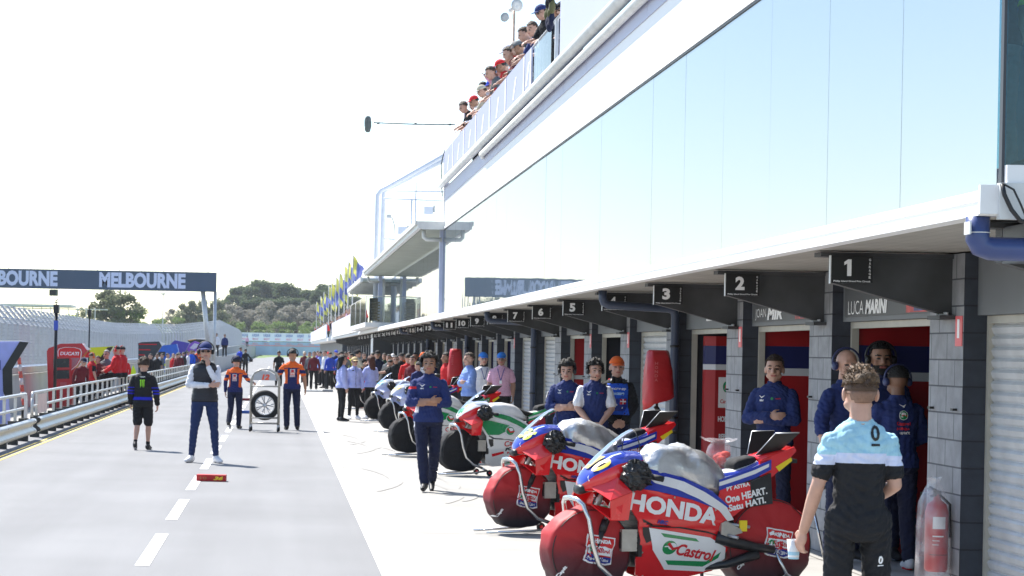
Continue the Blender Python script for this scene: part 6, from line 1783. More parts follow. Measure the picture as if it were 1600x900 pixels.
p, h = depth(1322, 19.6, 546)
person('bald headphone wearer in navy jacket, arm out, half hidden by the young man', p, R(-150), h, dict(elR=(.28, .02, 1.16), wrR=(.34, .12, .93), hdR=(.15, .3, -1), hnR=(-1, 0, 0)),
    sleeves='push', voxel=.008, hair=None, headset=M('headset_navy', (.03, .04, .12), .35), skin='light', bulk=.012, head_turn=-20)
p, h = depth(1376, 19.9, 536)
person('dark haired bearded man facing the camera just inside garage 1', p, R(176), h, voxel=.009, hair=('black', 'beard'), headset=True, skin='tan', bulk=.01)
# man at garage 2
def chest_marks(t, hp_, up, J, HR, body):
    dec(t, body, [(poly2([(-.03, .03), (0, .0), (.035, .03), (.0, .015)]), PRINT_WHITE), (shift2(text2d('HRC', .045, .018, .05), 0, -.02), PRINT_WHITE)], (.085, .5, 1.33), FRONT)
    dec(t, body, [(text2d('HONDA', .05, .012, .05), PRINT_RED), (poly2(ell(.013, .013, 12, -.06, -.0)), PRINT_GREEN)], (-.08, .5, 1.33), FRONT)
p, h = depth(1211, 22.6, 556)
person('man with arms folded leaning in the doorway of garage 2, navy jacket', p, R(150), h, ARMS_CROSSED, voxel=.008, hair=('brown', 'short'), skin='light', bulk=.014, extras=chest_marks, head_turn=12)

# arms folded man in the lane
def walk_paint(tg, c):
    if tg == 'sleeve' and 1.30 < c[2] < 1.33 and c[0] > .15: return C_RED
    if tg == 'top' and 1.0 < c[2] < 1.12 and c[0] > .12: return C_WHITE
    if tg == 'pants' and c[0] > .17 and .6 < c[2] < 1: return C_WHITE
p, h = feet(667, 767, 553)
person('curly haired man in navy tracksuit with folded arms walking up the apron', p, R(176), h, {**ARMS_CROSSED, 'kneeR': (.07, .13, .50), 'ankR': (.03, .20, .10), 'ankL': (-.06, -.20, .13), 'kneeL': (-.085, -.02, .50), 'toeL': (0, 1, -.4)}, voxel=.008,
    sleeves='push', hair=('black', 'curly'), headset=True, skin='tan', extras=chest_marks, bulk=.014, paint=walk_paint, head_turn=-4, head_pitch=-4)

# three mechanics behind motorcycle 36
p, h = depth(888, 29.2, 563)
person('mechanic with folded arms in navy polo, leftmost of the three behind motorcycle 36', p, R(165), h, ARMS_CROSSED, sleeves='push', voxel=.009, hair=('black', 'curly'), headset=True, skin='light', extras=chest_marks, bulk=.006, lean=6, head_pitch=8)
def vest_paint(tg, c):
    if tg == 'sleeve': return C_WHITE
    if tg in ('top',) and abs(c[0]) > .185: return C_WHITE
LOWHANDS = dict(elR=(.225, .06, 1.13), elL=(-.225, .06, 1.13), wrR=(.06, .22, .93), wrL=(-.06, .22, .93), hdR=(-.8, .1, -.5), hdL=(.8, .1, -.5), hnR=(0, -1, 0), hnL=(0, -1, 0))
p, h = depth(930, 28.4, 564)
person('mechanic in navy vest over white short sleeves, middle of the three behind motorcycle 36', p, R(178), h, LOWHANDS, sleeves='short', voxel=.009, hair=('black', 'curly'), headset=True, skin='light', paint=vest_paint, extras=chest_marks, bulk=.012, head_turn=14)
def bib(t, hp_, up, J, HR, body):
    dec(t, body, [(rect2(.26, .40, 0, 0), C_BIB), (shift2(text2d('motogp', .20, .035, .03), 0, .13), PRINT_WHITE), (rect2(.15, .03, 0, .07), M('bib_panel', (.35, .55, .8), .5)), (rect2(.22, .16, 0, -.07), PRINT_BLUE),
                  (rect2(.08, .07, .06, -.03), PRINT_RED), (rect2(.08, .012, .06, -.03), PRINT_WHITE), (rect2(.012, .07, .06, -.03), PRINT_WHITE)] +
                 [(poly2(ell(.009, .009, 7, a, b_)), PRINT_WHITE) for a, b_ in ((-.04, -.03), (-.07, -.07), (-.02, -.08), (-.05, -.12), (.05, -.11))], (.0, .5, 1.21), FRONT, name='bib')
    for s_ in (1, -1):
        mb = MB(); pts = [V(s_ * .07, .0, 1.50), V(s_ * .09, .05, 1.46)]
    mb = MB(); 
    for s_ in (1, -1): mb.lathe([(0, -.01), (.034, 0), (.036, .02), (0, .03)], (s_ * .07, .09, 1.44), (s_, .4, 0), 14, BLACK)
    mb.tube([(.09 * math.cos(a), -.03 + .10 * math.sin(a), 1.46) for a in np.linspace(.9, -4.0, 14)], .010, 6, C_RED); mb.build('neck_headset', t)
p, h = depth(964, 28.8, 558)
person('smiling man in orange cap and blue starred bib, rightmost of the three', p, R(183), h, LOWHANDS, voxel=.009, hair=('brown', 'short'), cap=(C_ORANGE, 'cap'), skin='light', cmap=dict(top=C_BLACK, sleeve=C_BLACK, collar=C_BLACK, pants=C_DNAVY), extras=bib, bulk=.012)

# pink, blue and white shirted men
CAPBLUE = cloth('cap_blue', (.03, .20, .65))
p, h = depth(734, 45, 551)
person('man in pale blue jacket with folded arms facing the row of motorcycles', p, R(110), h, ARMS_CROSSED, cmap=dict(top=C_SKYB, sleeve=C_SKYB, collar=C_SKYB, pants=C_BLACK), voxel=.011, hair=('brown', 'short'), skin='light', bulk=.016)
def lanyard(t, hp_, up, J, HR, body):
    dec(t, body, [(poly2([(-.075, .15), (-.06, .15), (.006, -.09), (-.006, -.09)]), PRINT_BLUE), (poly2([(.075, .15), (.06, .15), (-.006, -.09), (.006, -.09)]), PRINT_BLUE), (rect2(.05, .07, 0, -.12), PRINT_WHITE)], (0, .5, 1.28), FRONT, name='lanyard')
p, h = depth(755, 47, 551)
person('man in white shirt and blue cap beside the pale blue jacket', p, R(190), h, cmap=dict(top=C_WHITE, sleeve=C_WHITE, collar=C_BLACK, pants=C_BLACK), sleeves='short', voxel=.011, hair=('grey', 'short'), cap=(CAPBLUE, 'cap'), skin='light', extras=lanyard, girth=1.08)
p, h = depth(784, 45.6, 551)
person('man in pink shirt with blue and black cap and lanyard by the pillars', p, R(170), h, cmap=dict(top=C_PINK, sleeve=C_PINK, collar=C_PINK, pants=C_BLACK), sleeves='short', voxel=.011, hair=('grey', 'short'), cap=(CAPBLUE, 'cap'), skin='tan', extras=lanyard, girth=1.15)

# three women in lilac jackets
LIL_ = dict(top=C_LILAC, sleeve=C_LILAC, collar=C_LILAC, pants=C_BLACK)
def seam_front(t, hp_, up, J, HR, body):
    dec(t, body, [(rect2(.010, .62, 0, 0), PRINT_BLACK), (rect2(.05, .02, -.08, .22), PRINT_BLACK)], (0, .5, 1.15), FRONT, name='zip')
p, h = feet(533, 658, 555)
person('woman with dark curly hair in lilac jacket, left of the three', p, R(-75), h, cmap=LIL_, voxel=.011, hair=('black', 'long'), female=True, bulk=.022, legs='slim')
p, h = feet(552, 655, 558)
person('woman with blond hair under a pale cap and sunglasses, middle in lilac jacket', p, R(200), h, cmap={**LIL_, 'shoe': SHOE_W}, voxel=.011, hair=('blond', 'short'), cap=(cloth('cap_straw', (.55, .42, .22)), 'cap'), glasses=True, female=True, bulk=.022, legs='slim', extras=seam_front)
p, h = feet(578, 655, 556)
person('woman with long auburn hair in lilac jacket, right of the three, back turned', p, R(35), h, cmap={**LIL_, 'shoe': SHOE_W}, voxel=.011, hair=('auburn', 'long'), female=True, bulk=.022, legs='slim', pose=dict(elL=(-.24, .06, 1.13), wrL=(0, .2, 1.12), elR=(.24, .06, 1.13), wrR=(.03, .2, 1.15), hdR=(-1, 0, 0), hdL=(1, 0, 0)))

# vest man in the lane
def puff_paint(tg, c):
    if tg == 'sleeve': return C_WHITE
    if tg == 'top' and abs(c[0]) > .20: return C_WHITE
VESTM = M('quilted_black_vest', (.012, .013, .020), .5, var=.2, bump=.5, bs=30)
def vest_extra(t, hp_, up, J, HR, body):
    mb = MB(); rings = []
    for i in range(29):
        z = .90 + i * .0185
        bz = .008 * abs(math.sin((z - .9) * math.pi / .055)) + .016
        rx = np.interp(z, [.88, .95, 1.03, 1.10, 1.19, 1.28, 1.35, 1.40, 1.44], [.172, .176, .160, .156, .165, .178, .178, .160, .12]) + bz
        ry = np.interp(z, [.88, .95, 1.03, 1.10, 1.19, 1.28, 1.35, 1.40, 1.44], [.124, .124, .115, .115, .121, .127, .124, .110, .09]) + bz
        rings.append([(rx * math.copysign(abs(math.cos(6.28318 * k / 28)) ** .85, math.cos(6.28318 * k / 28)), -.003 + ry * math.sin(6.28318 * k / 28), z) for k in range(28)])
    mb.loft(rings, VESTM, caps=False); mb.build('vest', t, fix=True)
p, h = feet(318, 723, 535)
person('man in black quilted vest over white sleeves, hand on chin, standing in the lane', p, R(182), h, dict(elL=(-.185, .17, 1.14), wrL=(-.035, .165, 1.41), hdL=(.12, -.1, 1), hnL=(.6, -.8, 0), elR=(.235, .06, 1.13), wrR=(-.07, .235, 1.13), hdR=(-1, .05, .1), hnR=(0, -1, 0),
    ankR=(.18, -.02, .085), ankL=(-.18, -.02, .085), kneeR=(.145, .015, .50), kneeL=(-.145, .015, .50), toeR=(.45, 1, 0), toeL=(-.45, 1, 0)),
    cmap=dict(top=C_BLACK, sleeve=C_WHITE, collar=C_BLACK, pants=C_JEANS, shoe=SHOE_W), legs='slim', voxel=.009, hair=('grey', 'short'), cap=(C_NAVY, 'cap'), headset=True, glasses=True, skin='light', paint=puff_paint, extras=vest_extra, girth=1.04)

# man in black and blue sweatshirt walking away
BLUE_ST = cloth('stripe_blue', (.015, .02, .50)); BLUE_E = M('claw_green', (.30, .75, .02), .5, var=0)
def mon_paint(tg, c):
    if tg in ('top', 'pants') and .955 < c[2] < 1.01 and abs(c[0]) < .2 and tg == 'top': return BLUE_ST
    if tg == 'sleeve' and (1.18 < c[2] < 1.20 or 1.12 < c[2] < 1.15 or 1.07 < c[2] < 1.09): return BLUE_ST
def mon_extra(t, hp_, up, J, HR, body):
    cl = [poly2([(-.052, .07), (-.020, .08), (-.020, -.03), (-.034, -.085), (-.040, -.02), (-.040, .05)]), poly2([(-.014, .075), (.014, .075), (.008, -.01), (.004, -.075), (-.008, -.03), (-.006, .05)]), poly2([(.022, .08), (.052, .07), (.040, .05), (.040, -.03), (.030, -.085), (.022, -.03)])]
    dec(t, body, [(q, BLUE_E) for q in cl] + [(shift2(text2d('YAMAHA', .10, .025, .03), 0, .13), PRINT_WHITE)], (0, -.5, 1.27), BACK)
p, h = feet(222, 703, 560)
person('man with curly brown hair in black and blue sweatshirt and shorts walking away', p, R(-6), h, dict(kneeL=(-.10, .0, .50), ankL=(-.11, -.16, .12), toeL=(-.1, 1, -.3), ankR=(.10, .06, .085), elR=(.25, -.02, 1.14), wrR=(.27, .06, .87)), cmap=dict(top=C_BLACK, sleeve=C_BLACK, collar=C_BLACK, pants=C_BLACK), legs='shorts', voxel=.009, hair=('brown', 'curly'), skin='light', paint=mon_paint, extras=mon_extra, bulk=.016, head_pitch=8)

# pair pushing the tyre trolley
KN = cloth('team_navy', (.010, .016, .10))
def ktm_paint(tg, c):
    x, y, z = c
    if tg in ('top',) and (z > 1.34 or (abs(x) > .10 and 1.0 < z < 1.32 and y < .02)): return C_ORANGE
    if tg == 'sleeve': return C_ORANGE if (z > 1.30 or 1.16 < z < 1.22) else None
def ktm_extra(t, hp_, up, J, HR, body):
    dec(t, body, [(rect2(.11, .17, 0, 0), M('panel_pale', (.55, .52, .55), .5)), (rect2(.10, .055, 0, -.015), C_ORANGE), (poly2(ell(.036, .025, 14, 0, .045)), PRINT_RED), (shift2(text2d('KTM', .08, .03, .06), 0, -.015), PRINT_WHITE), (shift2(text2d('Red Bull', .08, .018, .03), 0, -.065), PRINT_RED)], (0, -.5, 1.23), BACK)
KC = dict(top=KN, sleeve=KN, collar=C_ORANGE, pants=C_DNAVY)
p, h = feet(455, 672, 545)
person('right hand one of the two orange and navy crew walking away with the trolley', p, R(2), h, dict(elL=(-.29, .06, 1.20), wrL=(-.33, .30, 1.13), hdL=(-.1, 1, 0), hnL=(0, 0, -1), elR=(.26, -.04, 1.14), wrR=(.29, .0, .88), ankR=(.13, .03, .085), ankL=(-.10, -.05, .085)), cmap=KC, sleeves='short', voxel=.010, hair=('black', 'crop'), headset=BLACK, skin='tan', paint=ktm_paint, extras=ktm_extra)
p, h = feet(366, 670, 556)
person('left hand one of the two orange and navy crew stepping beside the trolley', p, R(-12), h, dict(elR=(.28, .08, 1.20), wrR=(.36, .30, 1.16), hdR=(.2, 1, 0), hnR=(0, 0, -1), ankL=(-.09, -.22, .16), kneeL=(-.10, .02, .50), toeL=(0, 1, -.6), ankR=(.08, .10, .085), kneeR=(.10, .06, .50)), cmap=KC, voxel=.010, hair=('black', 'short'), cap=(C_DNAVY, 'bare'), headset=BLACK, skin='light', paint=ktm_paint, extras=ktm_extra, lean=8)

# walkers farther down the lane
p, h = feet(435, 603, 548)
person('man in plain black T-shirt walking away beyond the tyre trolley', p, R(0), h, cmap=dict(top=C_BLACK, sleeve=C_BLACK, collar=C_BLACK, pants=C_BLACK), sleeves='short', voxel=.014, hair=('black', 'crop'), skin='tan')
p, h = feet(383, 586, 545)
person('man in black carrying a camera near the pit rail', p, R(-20), h, dict(elR=(.26, .12, 1.18), wrR=(.30, .3, 1.1)), cmap=dict(top=C_BLACK, sleeve=C_BLACK, collar=C_BLACK, pants=C_BLACK), voxel=.016, hair=('black', 'short'), skin='tan')
vc = thing('video_camera', 'black shoulder video camera held by the man in black near the rail', 'camera', (p.x + .38, p.y + .3, 1.0)); mb = MB(); mb.box(-.12, .12, -.2, .2, -.1, .1, BLACK); mb.lathe([(0, 0), (.07, 0), (.08, .15), (0, .15)], (0, -.2, 0), (0, -1, 0), 12, BLACK); mb.build('camera_body', vc)
p, h = feet(373, 584, 542)
person('person in purple blue top bending by the pit rail', p, R(-40), h, cmap=dict(top=C_BLUE, sleeve=C_BLUE, collar=C_BLUE, pants=C_BLACK), voxel=.018, hair=('black', 'crop'), skin='tan', lean=12)

# crowd between the motorcycles and the garages
CREW = 'crews along the pit wall'
def simple(px, Y, ptop, label, top, pants=C_BLACK, hair=('black', 'crop'), cap=None, rz=180, sk='light', group='people crowding the apron near the garages', **k):
    if group == CREW: Y = 5.3 * F_PX / (438 - px)
    p, h = depth(px, Y, ptop)
    vx = k.pop('voxel', .016)
    return person(label, p, R(rz), max(1.5, min(1.95, h)), cmap=dict(top=top, sleeve=top, collar=top, pants=pants), voxel=vx, hair=hair, cap=cap, skin=sk, group=group, **k)
simple(491, 98, 549, 'man in maroon and navy jacket facing the camera at the left edge of the crowd', C_MAROON)
simple(508, 104, 548, 'man in white shirt at the left of the apron crowd', C_WHITE, rz=120)
simple(516, 101, 550, 'person in royal blue top with back turned in the crowd', C_BLUE, rz=20)
simple(525, 110, 547, 'man with blue cap far back in the crowd', C_NAVY, cap=(C_BLUE, 'cap'), rz=200)
simple(500, 112, 549, 'person in pale blue shirt deep in the crowd', C_SKYB, rz=100)
simple(534, 92, 549, 'man in black cap and navy top behind the dark haired woman', C_NAVY, cap=(C_BLACK, 'cap'), rz=220)
simple(540, 96, 550, 'man in dark jacket behind the blond woman', C_GREY, rz=150)
simple(559, 80, 547, 'man in beige shirt and black cap raising his hands', C_BEIGE, cap=(C_BLACK, 'cap'), rz=-70, sleeves='short', pose=dict(elR=(.24, .1, 1.16), wrR=(.16, .3, 1.28), elL=(-.24, .1, 1.16), wrL=(-.12, .3, 1.28), hdR=(0, 1, .3), hdL=(0, 1, .3)))
simple(590, 74, 548, 'man in navy shirt and green crowned black cap', C_DNAVY, cap=(C_BLACK, 'cap'), rz=170)
simple(608, 72, 554, 'man in charcoal T-shirt behind the red motorcycle', C_GREY, hair=('black', 'short'), rz=150, sleeves='short')
simple(619, 66, 556, 'man in black shirt and sunglasses pointing to the left', C_BLACK, glasses=True, rz=170, sleeves='short', pose=dict(elR=(.34, .14, 1.22), wrR=(.56, .2, 1.20), hdR=(1, .1, 0)))
simple(627, 76, 552, 'man in black cap with dark jacket between the pillars', C_BLACK, cap=(C_BLACK, 'cap'), rz=190)
simple(638, 63, 553, 'person in red jacket with back turned beside the red motorcycle', C_RED, hair=('black', 'short'), rz=10)
simple(649, 70, 551, 'person in yellow vest standing behind the red jacket', C_YEL, rz=170, sk='tan')
simple(662, 60, 551, 'man in orange cap partly hidden behind the walking man', C_WHITE, cap=(C_ORANGE, 'cap'), rz=150)
simple(654, 56, 565, 'person in navy and white jacket behind the walking man', C_NAVY, rz=30)
simple(698, 55, 551, 'man in red and white jacket beside the far red hood', C_RED, hair=('black', 'short'), rz=100, sk='tan', bulk=.01)
simple(476, 120, 549, 'man in wide brimmed hat and dark coat at the edge of the apron', C_MAROON, cap=(C_BEIGE, 'cap'), rz=170)
simple(549, 100, 552, 'person in yellow and navy team shirt behind the women', C_YEL, rz=60)
simple(569, 88, 551, 'person in black hooded top behind the auburn haired woman', C_BLACK, rz=200)
simple(674, 68, 552, 'person in dark top in front of the far garages', C_DNAVY, rz=130)
simple(601, 84, 552, 'person in dark green top near the far garages', cloth('dark_green_cloth', (.02, .06, .03)), rz=160)

simple(484, 108, 550, 'man in grey shirt at the far left of the apron crowd', C_GREY, rz=150)
simple(497, 118, 548, 'person in purple team top far back in the crowd', C_PURPLE, rz=60)
simple(513, 116, 550, 'man in red cap and white shirt far back in the crowd', C_WHITE, cap=(C_RED, 'cap'), rz=190)
simple(530, 104, 551, 'person in blue and black team shirt in the middle of the crowd', C_BIB, rz=-30)
simple(546, 112, 549, 'person in red top deep in the crowd', C_RED, rz=90)
simple(583, 90, 551, 'person in grey top behind the pale motorcycles', C_GREY, rz=40)
simple(596, 66, 557, 'crew member in black bending over a pale motorcycle', C_BLACK, rz=-60, lean=30)
simple(614, 80, 553, 'man in white cap and dark shirt near the far garages', C_DNAVY, cap=(C_WHITE, 'cap'), rz=170)
simple(632, 82, 552, 'person in orange team shirt near the far garages', C_ORANGE, rz=120)
simple(645, 60, 556, 'crew member in maroon shirt behind the red motorcycles', C_MAROON, rz=150)
bike_at(520, 606, 'red motorcycle behind the group in the far crowd', REDS, None, None, 11)
bike_at(636, 640, 'red motorcycle beside the red jacketed person', REDS, None, None, 12)
# ================================================================== PIT WALL CREWS
def seat_person(px, Y, ptop, label, top, rz, seat=.88, **k):
    x = (px - 438) / ppm(Y); ztop = H - (ptop - hz(px)) / ppm(Y)
    z0 = seat - .80
    h = 1.75
    t = person(label, (x, Y, seat - .84), R(rz), h, dict(hipR=(.09, 0, .92), hipL=(-.09, 0, .92), kneeR=(.12, .42, .86), kneeL=(-.12, .42, .86), ankR=(.12, .50, .46), ankL=(-.12, .50, .46), elR=(.25, .12, 1.16), wrR=(.16, .36, 1.10), hdR=(0, 1, 0), elL=(-.25, .05, 1.14), wrL=(-.15, .3, 1.0), hdL=(0, 1, 0)),
        cmap=dict(top=top, sleeve=top, collar=top, pants=k.pop('pants', C_BLACK)), voxel=.013, group='crews along the pit wall', sit=True, **k)
    return t
seat_person(183, 64.5, 553, 'person in red jacket sitting on the rail and reaching left', C_RED, 75, hair=('black', 'crop'), headset=C_RED, glasses=True, bulk=.02)
seat_person(191, 65.6, 556, 'second red jacketed person sitting on the rail behind the first', C_RED, 60, hair=('black', 'crop'), headset=C_RED, bulk=.02)
seat_person(167, 65.5, 558, 'person in grey and red top sitting beyond the rail facing the camera', C_GREY, 150, seat=.75, hair=('grey', 'short'), glasses=True)
def red_polo(tg, c):
    if tg == 'sleeve' and c[2] < 1.35: return C_BLACK
CREW = 'crews along the pit wall'
simple(144, 62.5, 551, 'tall man in red and black polo standing behind the rail', C_RED, rz=-60, sleeves='short', paint=red_polo, group=CREW, voxel=.012, headset=C_ORANGE, hair=('brown', 'crop'))
simple(126, 59.5, 566, 'person in dark red jacket bending over beside the red console', C_MAROON, rz=-150, lean=20, cap=(C_DNAVY, 'cap'), group=CREW, voxel=.012)
simple(246, 90, 557, 'man in black T-shirt with tan arms by the black crew stand', C_BLACK, rz=170, sleeves='short', group=CREW, sk='tan')
simple(262, 96, 553, 'person in pale shirt raising an arm by the blue crew stand', C_BEIGE, rz=-100, group=CREW, pose=dict(elR=(.24, .2, 1.4), wrR=(.2, .35, 1.6), hdR=(0, .3, 1)))
simple(273, 99, 553, 'person in red and white top leaning by the blue crew stand', C_MAROON, rz=-60, group=CREW, lean=15)
simple(281, 98, 552, 'person in dark maroon jacket next to the blue crew stand', C_MAROON, rz=20, group=CREW, headset=True)
simple(299, 108, 547, 'person in bright blue shirt by the purple crew stand', C_BIB, rz=160, group=CREW, sk='tan')
simple(309, 112, 545, 'person in orange shirt by the purple crew stand', C_ORANGE, rz=150, group=CREW)
for k, (px_, Y_, tp, lb, col, rz_) in enumerate(((254, 93, 555, 'in dark grey behind the raised arm', C_GREY, 100), (267, 97, 554, 'in red next to the raised arm', C_RED, -80), (288, 103, 550, 'in black under the purple stands', C_BLACK, 60), (294, 106, 549, 'in white under the purple stands', C_WHITE, -90),
        (304, 110, 547, 'in navy between the blue and orange shirts', C_NAVY, 30), (314, 118, 545, 'in black beyond the orange shirt', C_BLACK, 180), (236, 86, 560, 'in black beneath the black stand', C_BLACK, 120), (158, 64, 557, 'in dark red between the polo man and the seated ones', C_MAROON, 140), (196, 67, 560, 'in red behind the seated pair', C_RED, 150), (318, 122, 545, 'in red by the black roofed stand', C_RED, 80))):
    simple(px_, Y_, tp, 'crew member ' + lb, col, rz=rz_, group=CREW, lean=(0, 12, 5)[k % 3])
plat = thing('platform', 'low grey platform behind the pit rail carrying marshals', 'platform', (-4.9, 165, 0))
mb = MB(); mb.box(-6.4, -4.75, 155, 240, 0, 1.15, PALECON); mb.build('deck', plat, world=True)
for px_, Y_, top_, lb, col in ((338, 160, 519, 'person in white shirt on the platform at the rail end', C_WHITE), (351, 168, 521, 'person in navy shirt on the platform at the rail end', C_NAVY), (386, 205, 524, 'person in pink shirt on the exit wall platform', C_PINK)):
    x = (px_ - 438) / ppm(Y_)
    if px_ == 386: x = -5.0 + .0; Y_ = x * F_PX / (386 - 438)
    person(lb, (x, Y_ if px_ != 386 else 332, 1.15 if px_ != 386 else 2.0), R(170), 1.72, cmap=dict(top=col, sleeve=col, collar=col, pants=C_BLACK), voxel=.03, hair=('black', 'crop'), skin='tan', group='people on the far wall')

def board(name, label, cat, Y, thick, layers, extra=None):
    """layers: (photo outline, material, proud) cut as solid boards standing at depth Y"""
    t = None
    for i, (nm, pts, mat, proud) in enumerate(layers):
        q = [atY(a, b_, Y) for a, b_ in pts]
        if t is None:
            cx = sum(p.x for p in q) / len(q); t = thing(name, label, cat, (cx, Y, 0), 0, None)
        mb = MB(); mb.prism([(p.x, max(p.z, .0)) for p in q], 'y', Y - proud, Y + (thick if proud == 0 else -proud + .012), mat)
        mb.build(nm, t, world=True, fix=True)
        zm = min(p.z for p in q)
        if i == 0 and zm > .05:
            xs = sorted(p.x for p in q)
            for f in (.2, .8):
                xx = xs[0] + (xs[-1] - xs[0]) * f; mb = MB(); mb.box(xx - .04, xx + .04, Y + .1, Y + .18, 0, zm + .25, CHARCOAL); mb.build('leg', t, world=True)
    if extra: extra(t)
    return t
CS = 'crew stand'
board('crew_stand', 'lilac crew stand with a thick black chevron edge at the left edge', CS, 48, .9, [
    ('side_board', [(-70, 534), (31, 533), (4, 577), (5, 612), (9, 668), (-70, 668)], LAVENDER, 0),
    ('edge', [(31, 533.5), (45, 535), (19, 577), (20, 622), (9, 622), (5, 612), (4, 577)], BLACK, .02),
    ('top_trim', [(-70, 532.5), (31, 531.5), (45, 534), (31, 533.4), (-70, 534)], WHITE, .03),
    ('side_mark', [(-12, 563), (1, 563), (1, 578), (-12, 578)], PRINT_BLUE, .03)])
DR = M('console_red', (.50, .012, .018), .35, var=.06, coat=.3)
def ducati_extra(t):
    Y = 63.0; k = 1 / ppm(Y)
    mb = MB(); c = atY(109, 550, Y); sh = [(-19, 4), (-17, 8), (-8, 10.5), (8, 10.5), (17, 8), (19, 4), (18, -8), (12, -18), (3, -26), (-3, -24), (-12, -16), (-18, -8)]
    c2 = V(c.x, Y - .03, c.z - .055)
    put_poly(mb, [(a * k, b_ * k) for a, b_ in sh], c2, (1, 0, 0), (0, 0, 1), PRINT_WHITE)
    put_poly(mb, [(a * k * .93, b_ * k * .94) for a, b_ in sh], c2 + V(0, -.004, 0), (1, 0, 0), (0, 0, 1), RED)
    put_poly(mb, [(a * k, b_ * k) for a, b_ in ((-16, -6), (16, -6), (11, -16), (3, -23), (-11, -15))], c2 + V(0, -.006, 0), (1, 0, 0), (0, 0, 1), M('shield_grey', (.35, .2, .22), .5))
    put_text(mb, 'DUCATI', c2 + V(0, -.010, .01), (1, 0, 0), (0, 0, 1), PRINT_WHITE, w=30 * k, h=5.6 * k, bold=.05, shear=.15); mb.build('emblem', t, world=True)
board('crew_stand', 'red crew stand with shield emblem and two dark screens', CS, 63.0, .7, [
    ('back_board', [(73, 549), (76, 544), (95, 537), (128, 536.5), (136, 547), (127, 560), (118, 574), (112, 600), (112, 645), (76, 645)], DR, 0),
    ('edge_panel', [(128, 536.3), (143, 546), (136, 547)], WHITE, .02),
    ('console', [(79, 561), (82, 557), (111, 557), (114, 562), (112, 612), (82, 612)], DR, .35),
    ('screen', [(85.5, 560.5), (110, 560), (110, 574), (85.5, 574)], M('screen_dark', (.02, .024, .022), .25), .37),
    ('screen', [(85.5, 578.5), (110, 578), (110, 591.5), (85.5, 592)], MATS['screen_dark'], .37),
    ('grille', [(96, 597), (106, 597), (106, 607), (96, 607)], M('grille_pink', (.5, .08, .09), .5), .37)], ducati_extra)
board('crew_stand', 'neon yellow and black winged crew stand behind the red polo man', CS, 66.5, .7, [
    ('side_board', [(140, 543), (176, 541), (158, 566), (152, 600), (140, 600)], NEON, 0), ('edge', [(168, 543), (177, 541.5), (165, 562), (156, 590), (157, 632), (149, 632), (150, 590), (156, 560)], BLACK, .02),
    ('side_mark', [(133, 551), (142, 550), (142, 558), (133, 559)], PRINT_RED, .03)])
board('crew_stand', 'black crew stand with four thin red lines', CS, 100, .8, [
    ('side_board', [(216, 536), (222, 534.5), (247, 533.5), (255, 536), (238, 562), (230, 577), (216, 590)], CHARCOAL, 0), ('edge', [(249, 533.4), (259, 537), (253, 541)], WHITE, .02)] +
    [('red_line', [(217, y_), (217 + w_, y_ + .4), (217 + w_, y_ + 2), (217, y_ + 1.6)], PRINT_RED, .02) for y_, w_ in ((537, 28), (545.5, 18), (553.5, 9), (561, 7))])
BT = M('tent_blue', (.03, .14, .60), .5, var=.1)
board('crew_stand', 'bright blue crew stand with a dark screen', CS, 118, .9, [
    ('side_board', [(247, 550), (252, 540), (276, 537.5), (279, 549), (270, 556), (262, 575), (263, 582), (252, 582), (252, 560)], BT, 0), ('screen', [(247, 550), (258, 549.5), (258, 557), (247, 557)], BLACK, .02), ('neon_label', [(255, 568), (262, 568), (262, 572), (255, 572)], NEON, .02)])
board('crew_stand', 'indigo crew stand leaning over the rail', CS, 126, .8, [('side_board', [(266, 538), (273, 531.5), (296, 536), (290, 548), (282, 556), (276, 540)], M('tent_indigo', (.07, .05, .36), .5, var=.1), 0)])
board('crew_stand', 'purple and white arched crew stand', CS, 141, .8, [('side_board', [(284, 560), (288, 548), (298, 536), (304, 533), (318, 538), (312, 543), (302, 552), (298, 566), (286, 566)], M('tent_purple', (.22, .07, .50), .5, var=.1), 0), ('white_panel', [(296, 544), (304, 536), (314, 539), (303, 546)], M('tent_white', (.6, .55, .7), .5), .02), ('screen', [(287, 547), (293, 546), (293, 553), (287, 553)], M('screen_dark2', (.1, .1, .12), .3), .02), ('red_foot', [(286, 558), (294, 558), (294, 563), (286, 563)], PRINT_RED, .02)])
board('crew_stand', 'black roofed crew stand with white and yellow roof edge', CS, 154, .8, [('roof', [(292, 532), (306, 529), (320, 529.5), (326, 532), (322, 539), (300, 538)], BLACK, 0), ('roof_edge', [(293, 531), (304, 527.8), (322, 528.6), (326, 531), (306, 529.8)], WHITE, .02), ('yellow_edge', [(293, 531.6), (304, 529.9), (308, 530), (296, 532.6)], M('edge_yellow', (.7, .4, .05), .5), .03)])
# cameras on poles
for px_, pt, pb_, lb in ((88, 486, 545, 'dark box camera on a black and blue pole above the red crew stand'), (140, 492, 545, 'small dark camera on a thin pole beyond the red crew stand')):
    Y_ = 60 if px_ == 88 else 72
    a = atY(px_, pt, Y_); c = thing('pole_camera', lb, 'camera', (a.x, Y_, 0)); w = 4 if px_ == 88 else 2.6
    mb = MB(); mb.tube([(0, 0, 0), (0, 0, a.z)], .045 if px_ == 88 else .025, 8, BLACK); mb.build('pole', c)
    mb = MB(); mb.box(-w / ppm(Y_), w / ppm(Y_), -.1, .1, a.z - .06, a.z + .17, BLACK); mb.tube([(0, 0, a.z + .17), (-.02, 0, a.z + .28), (.05, 0, a.z + .32)], .015, 6, BLACK); mb.tube([(-.06, 0, a.z + .22), (.04, 0, a.z + .24)], .012, 6, BLACK); mb.build('camera_head', c)
    if px_ == 88:
        mb = MB(); mb.box(-.055, .055, -.06, .06, a.z - .52, a.z - .26, M('pole_blue', (.05, .10, .5), .5)); mb.build('battery', c)
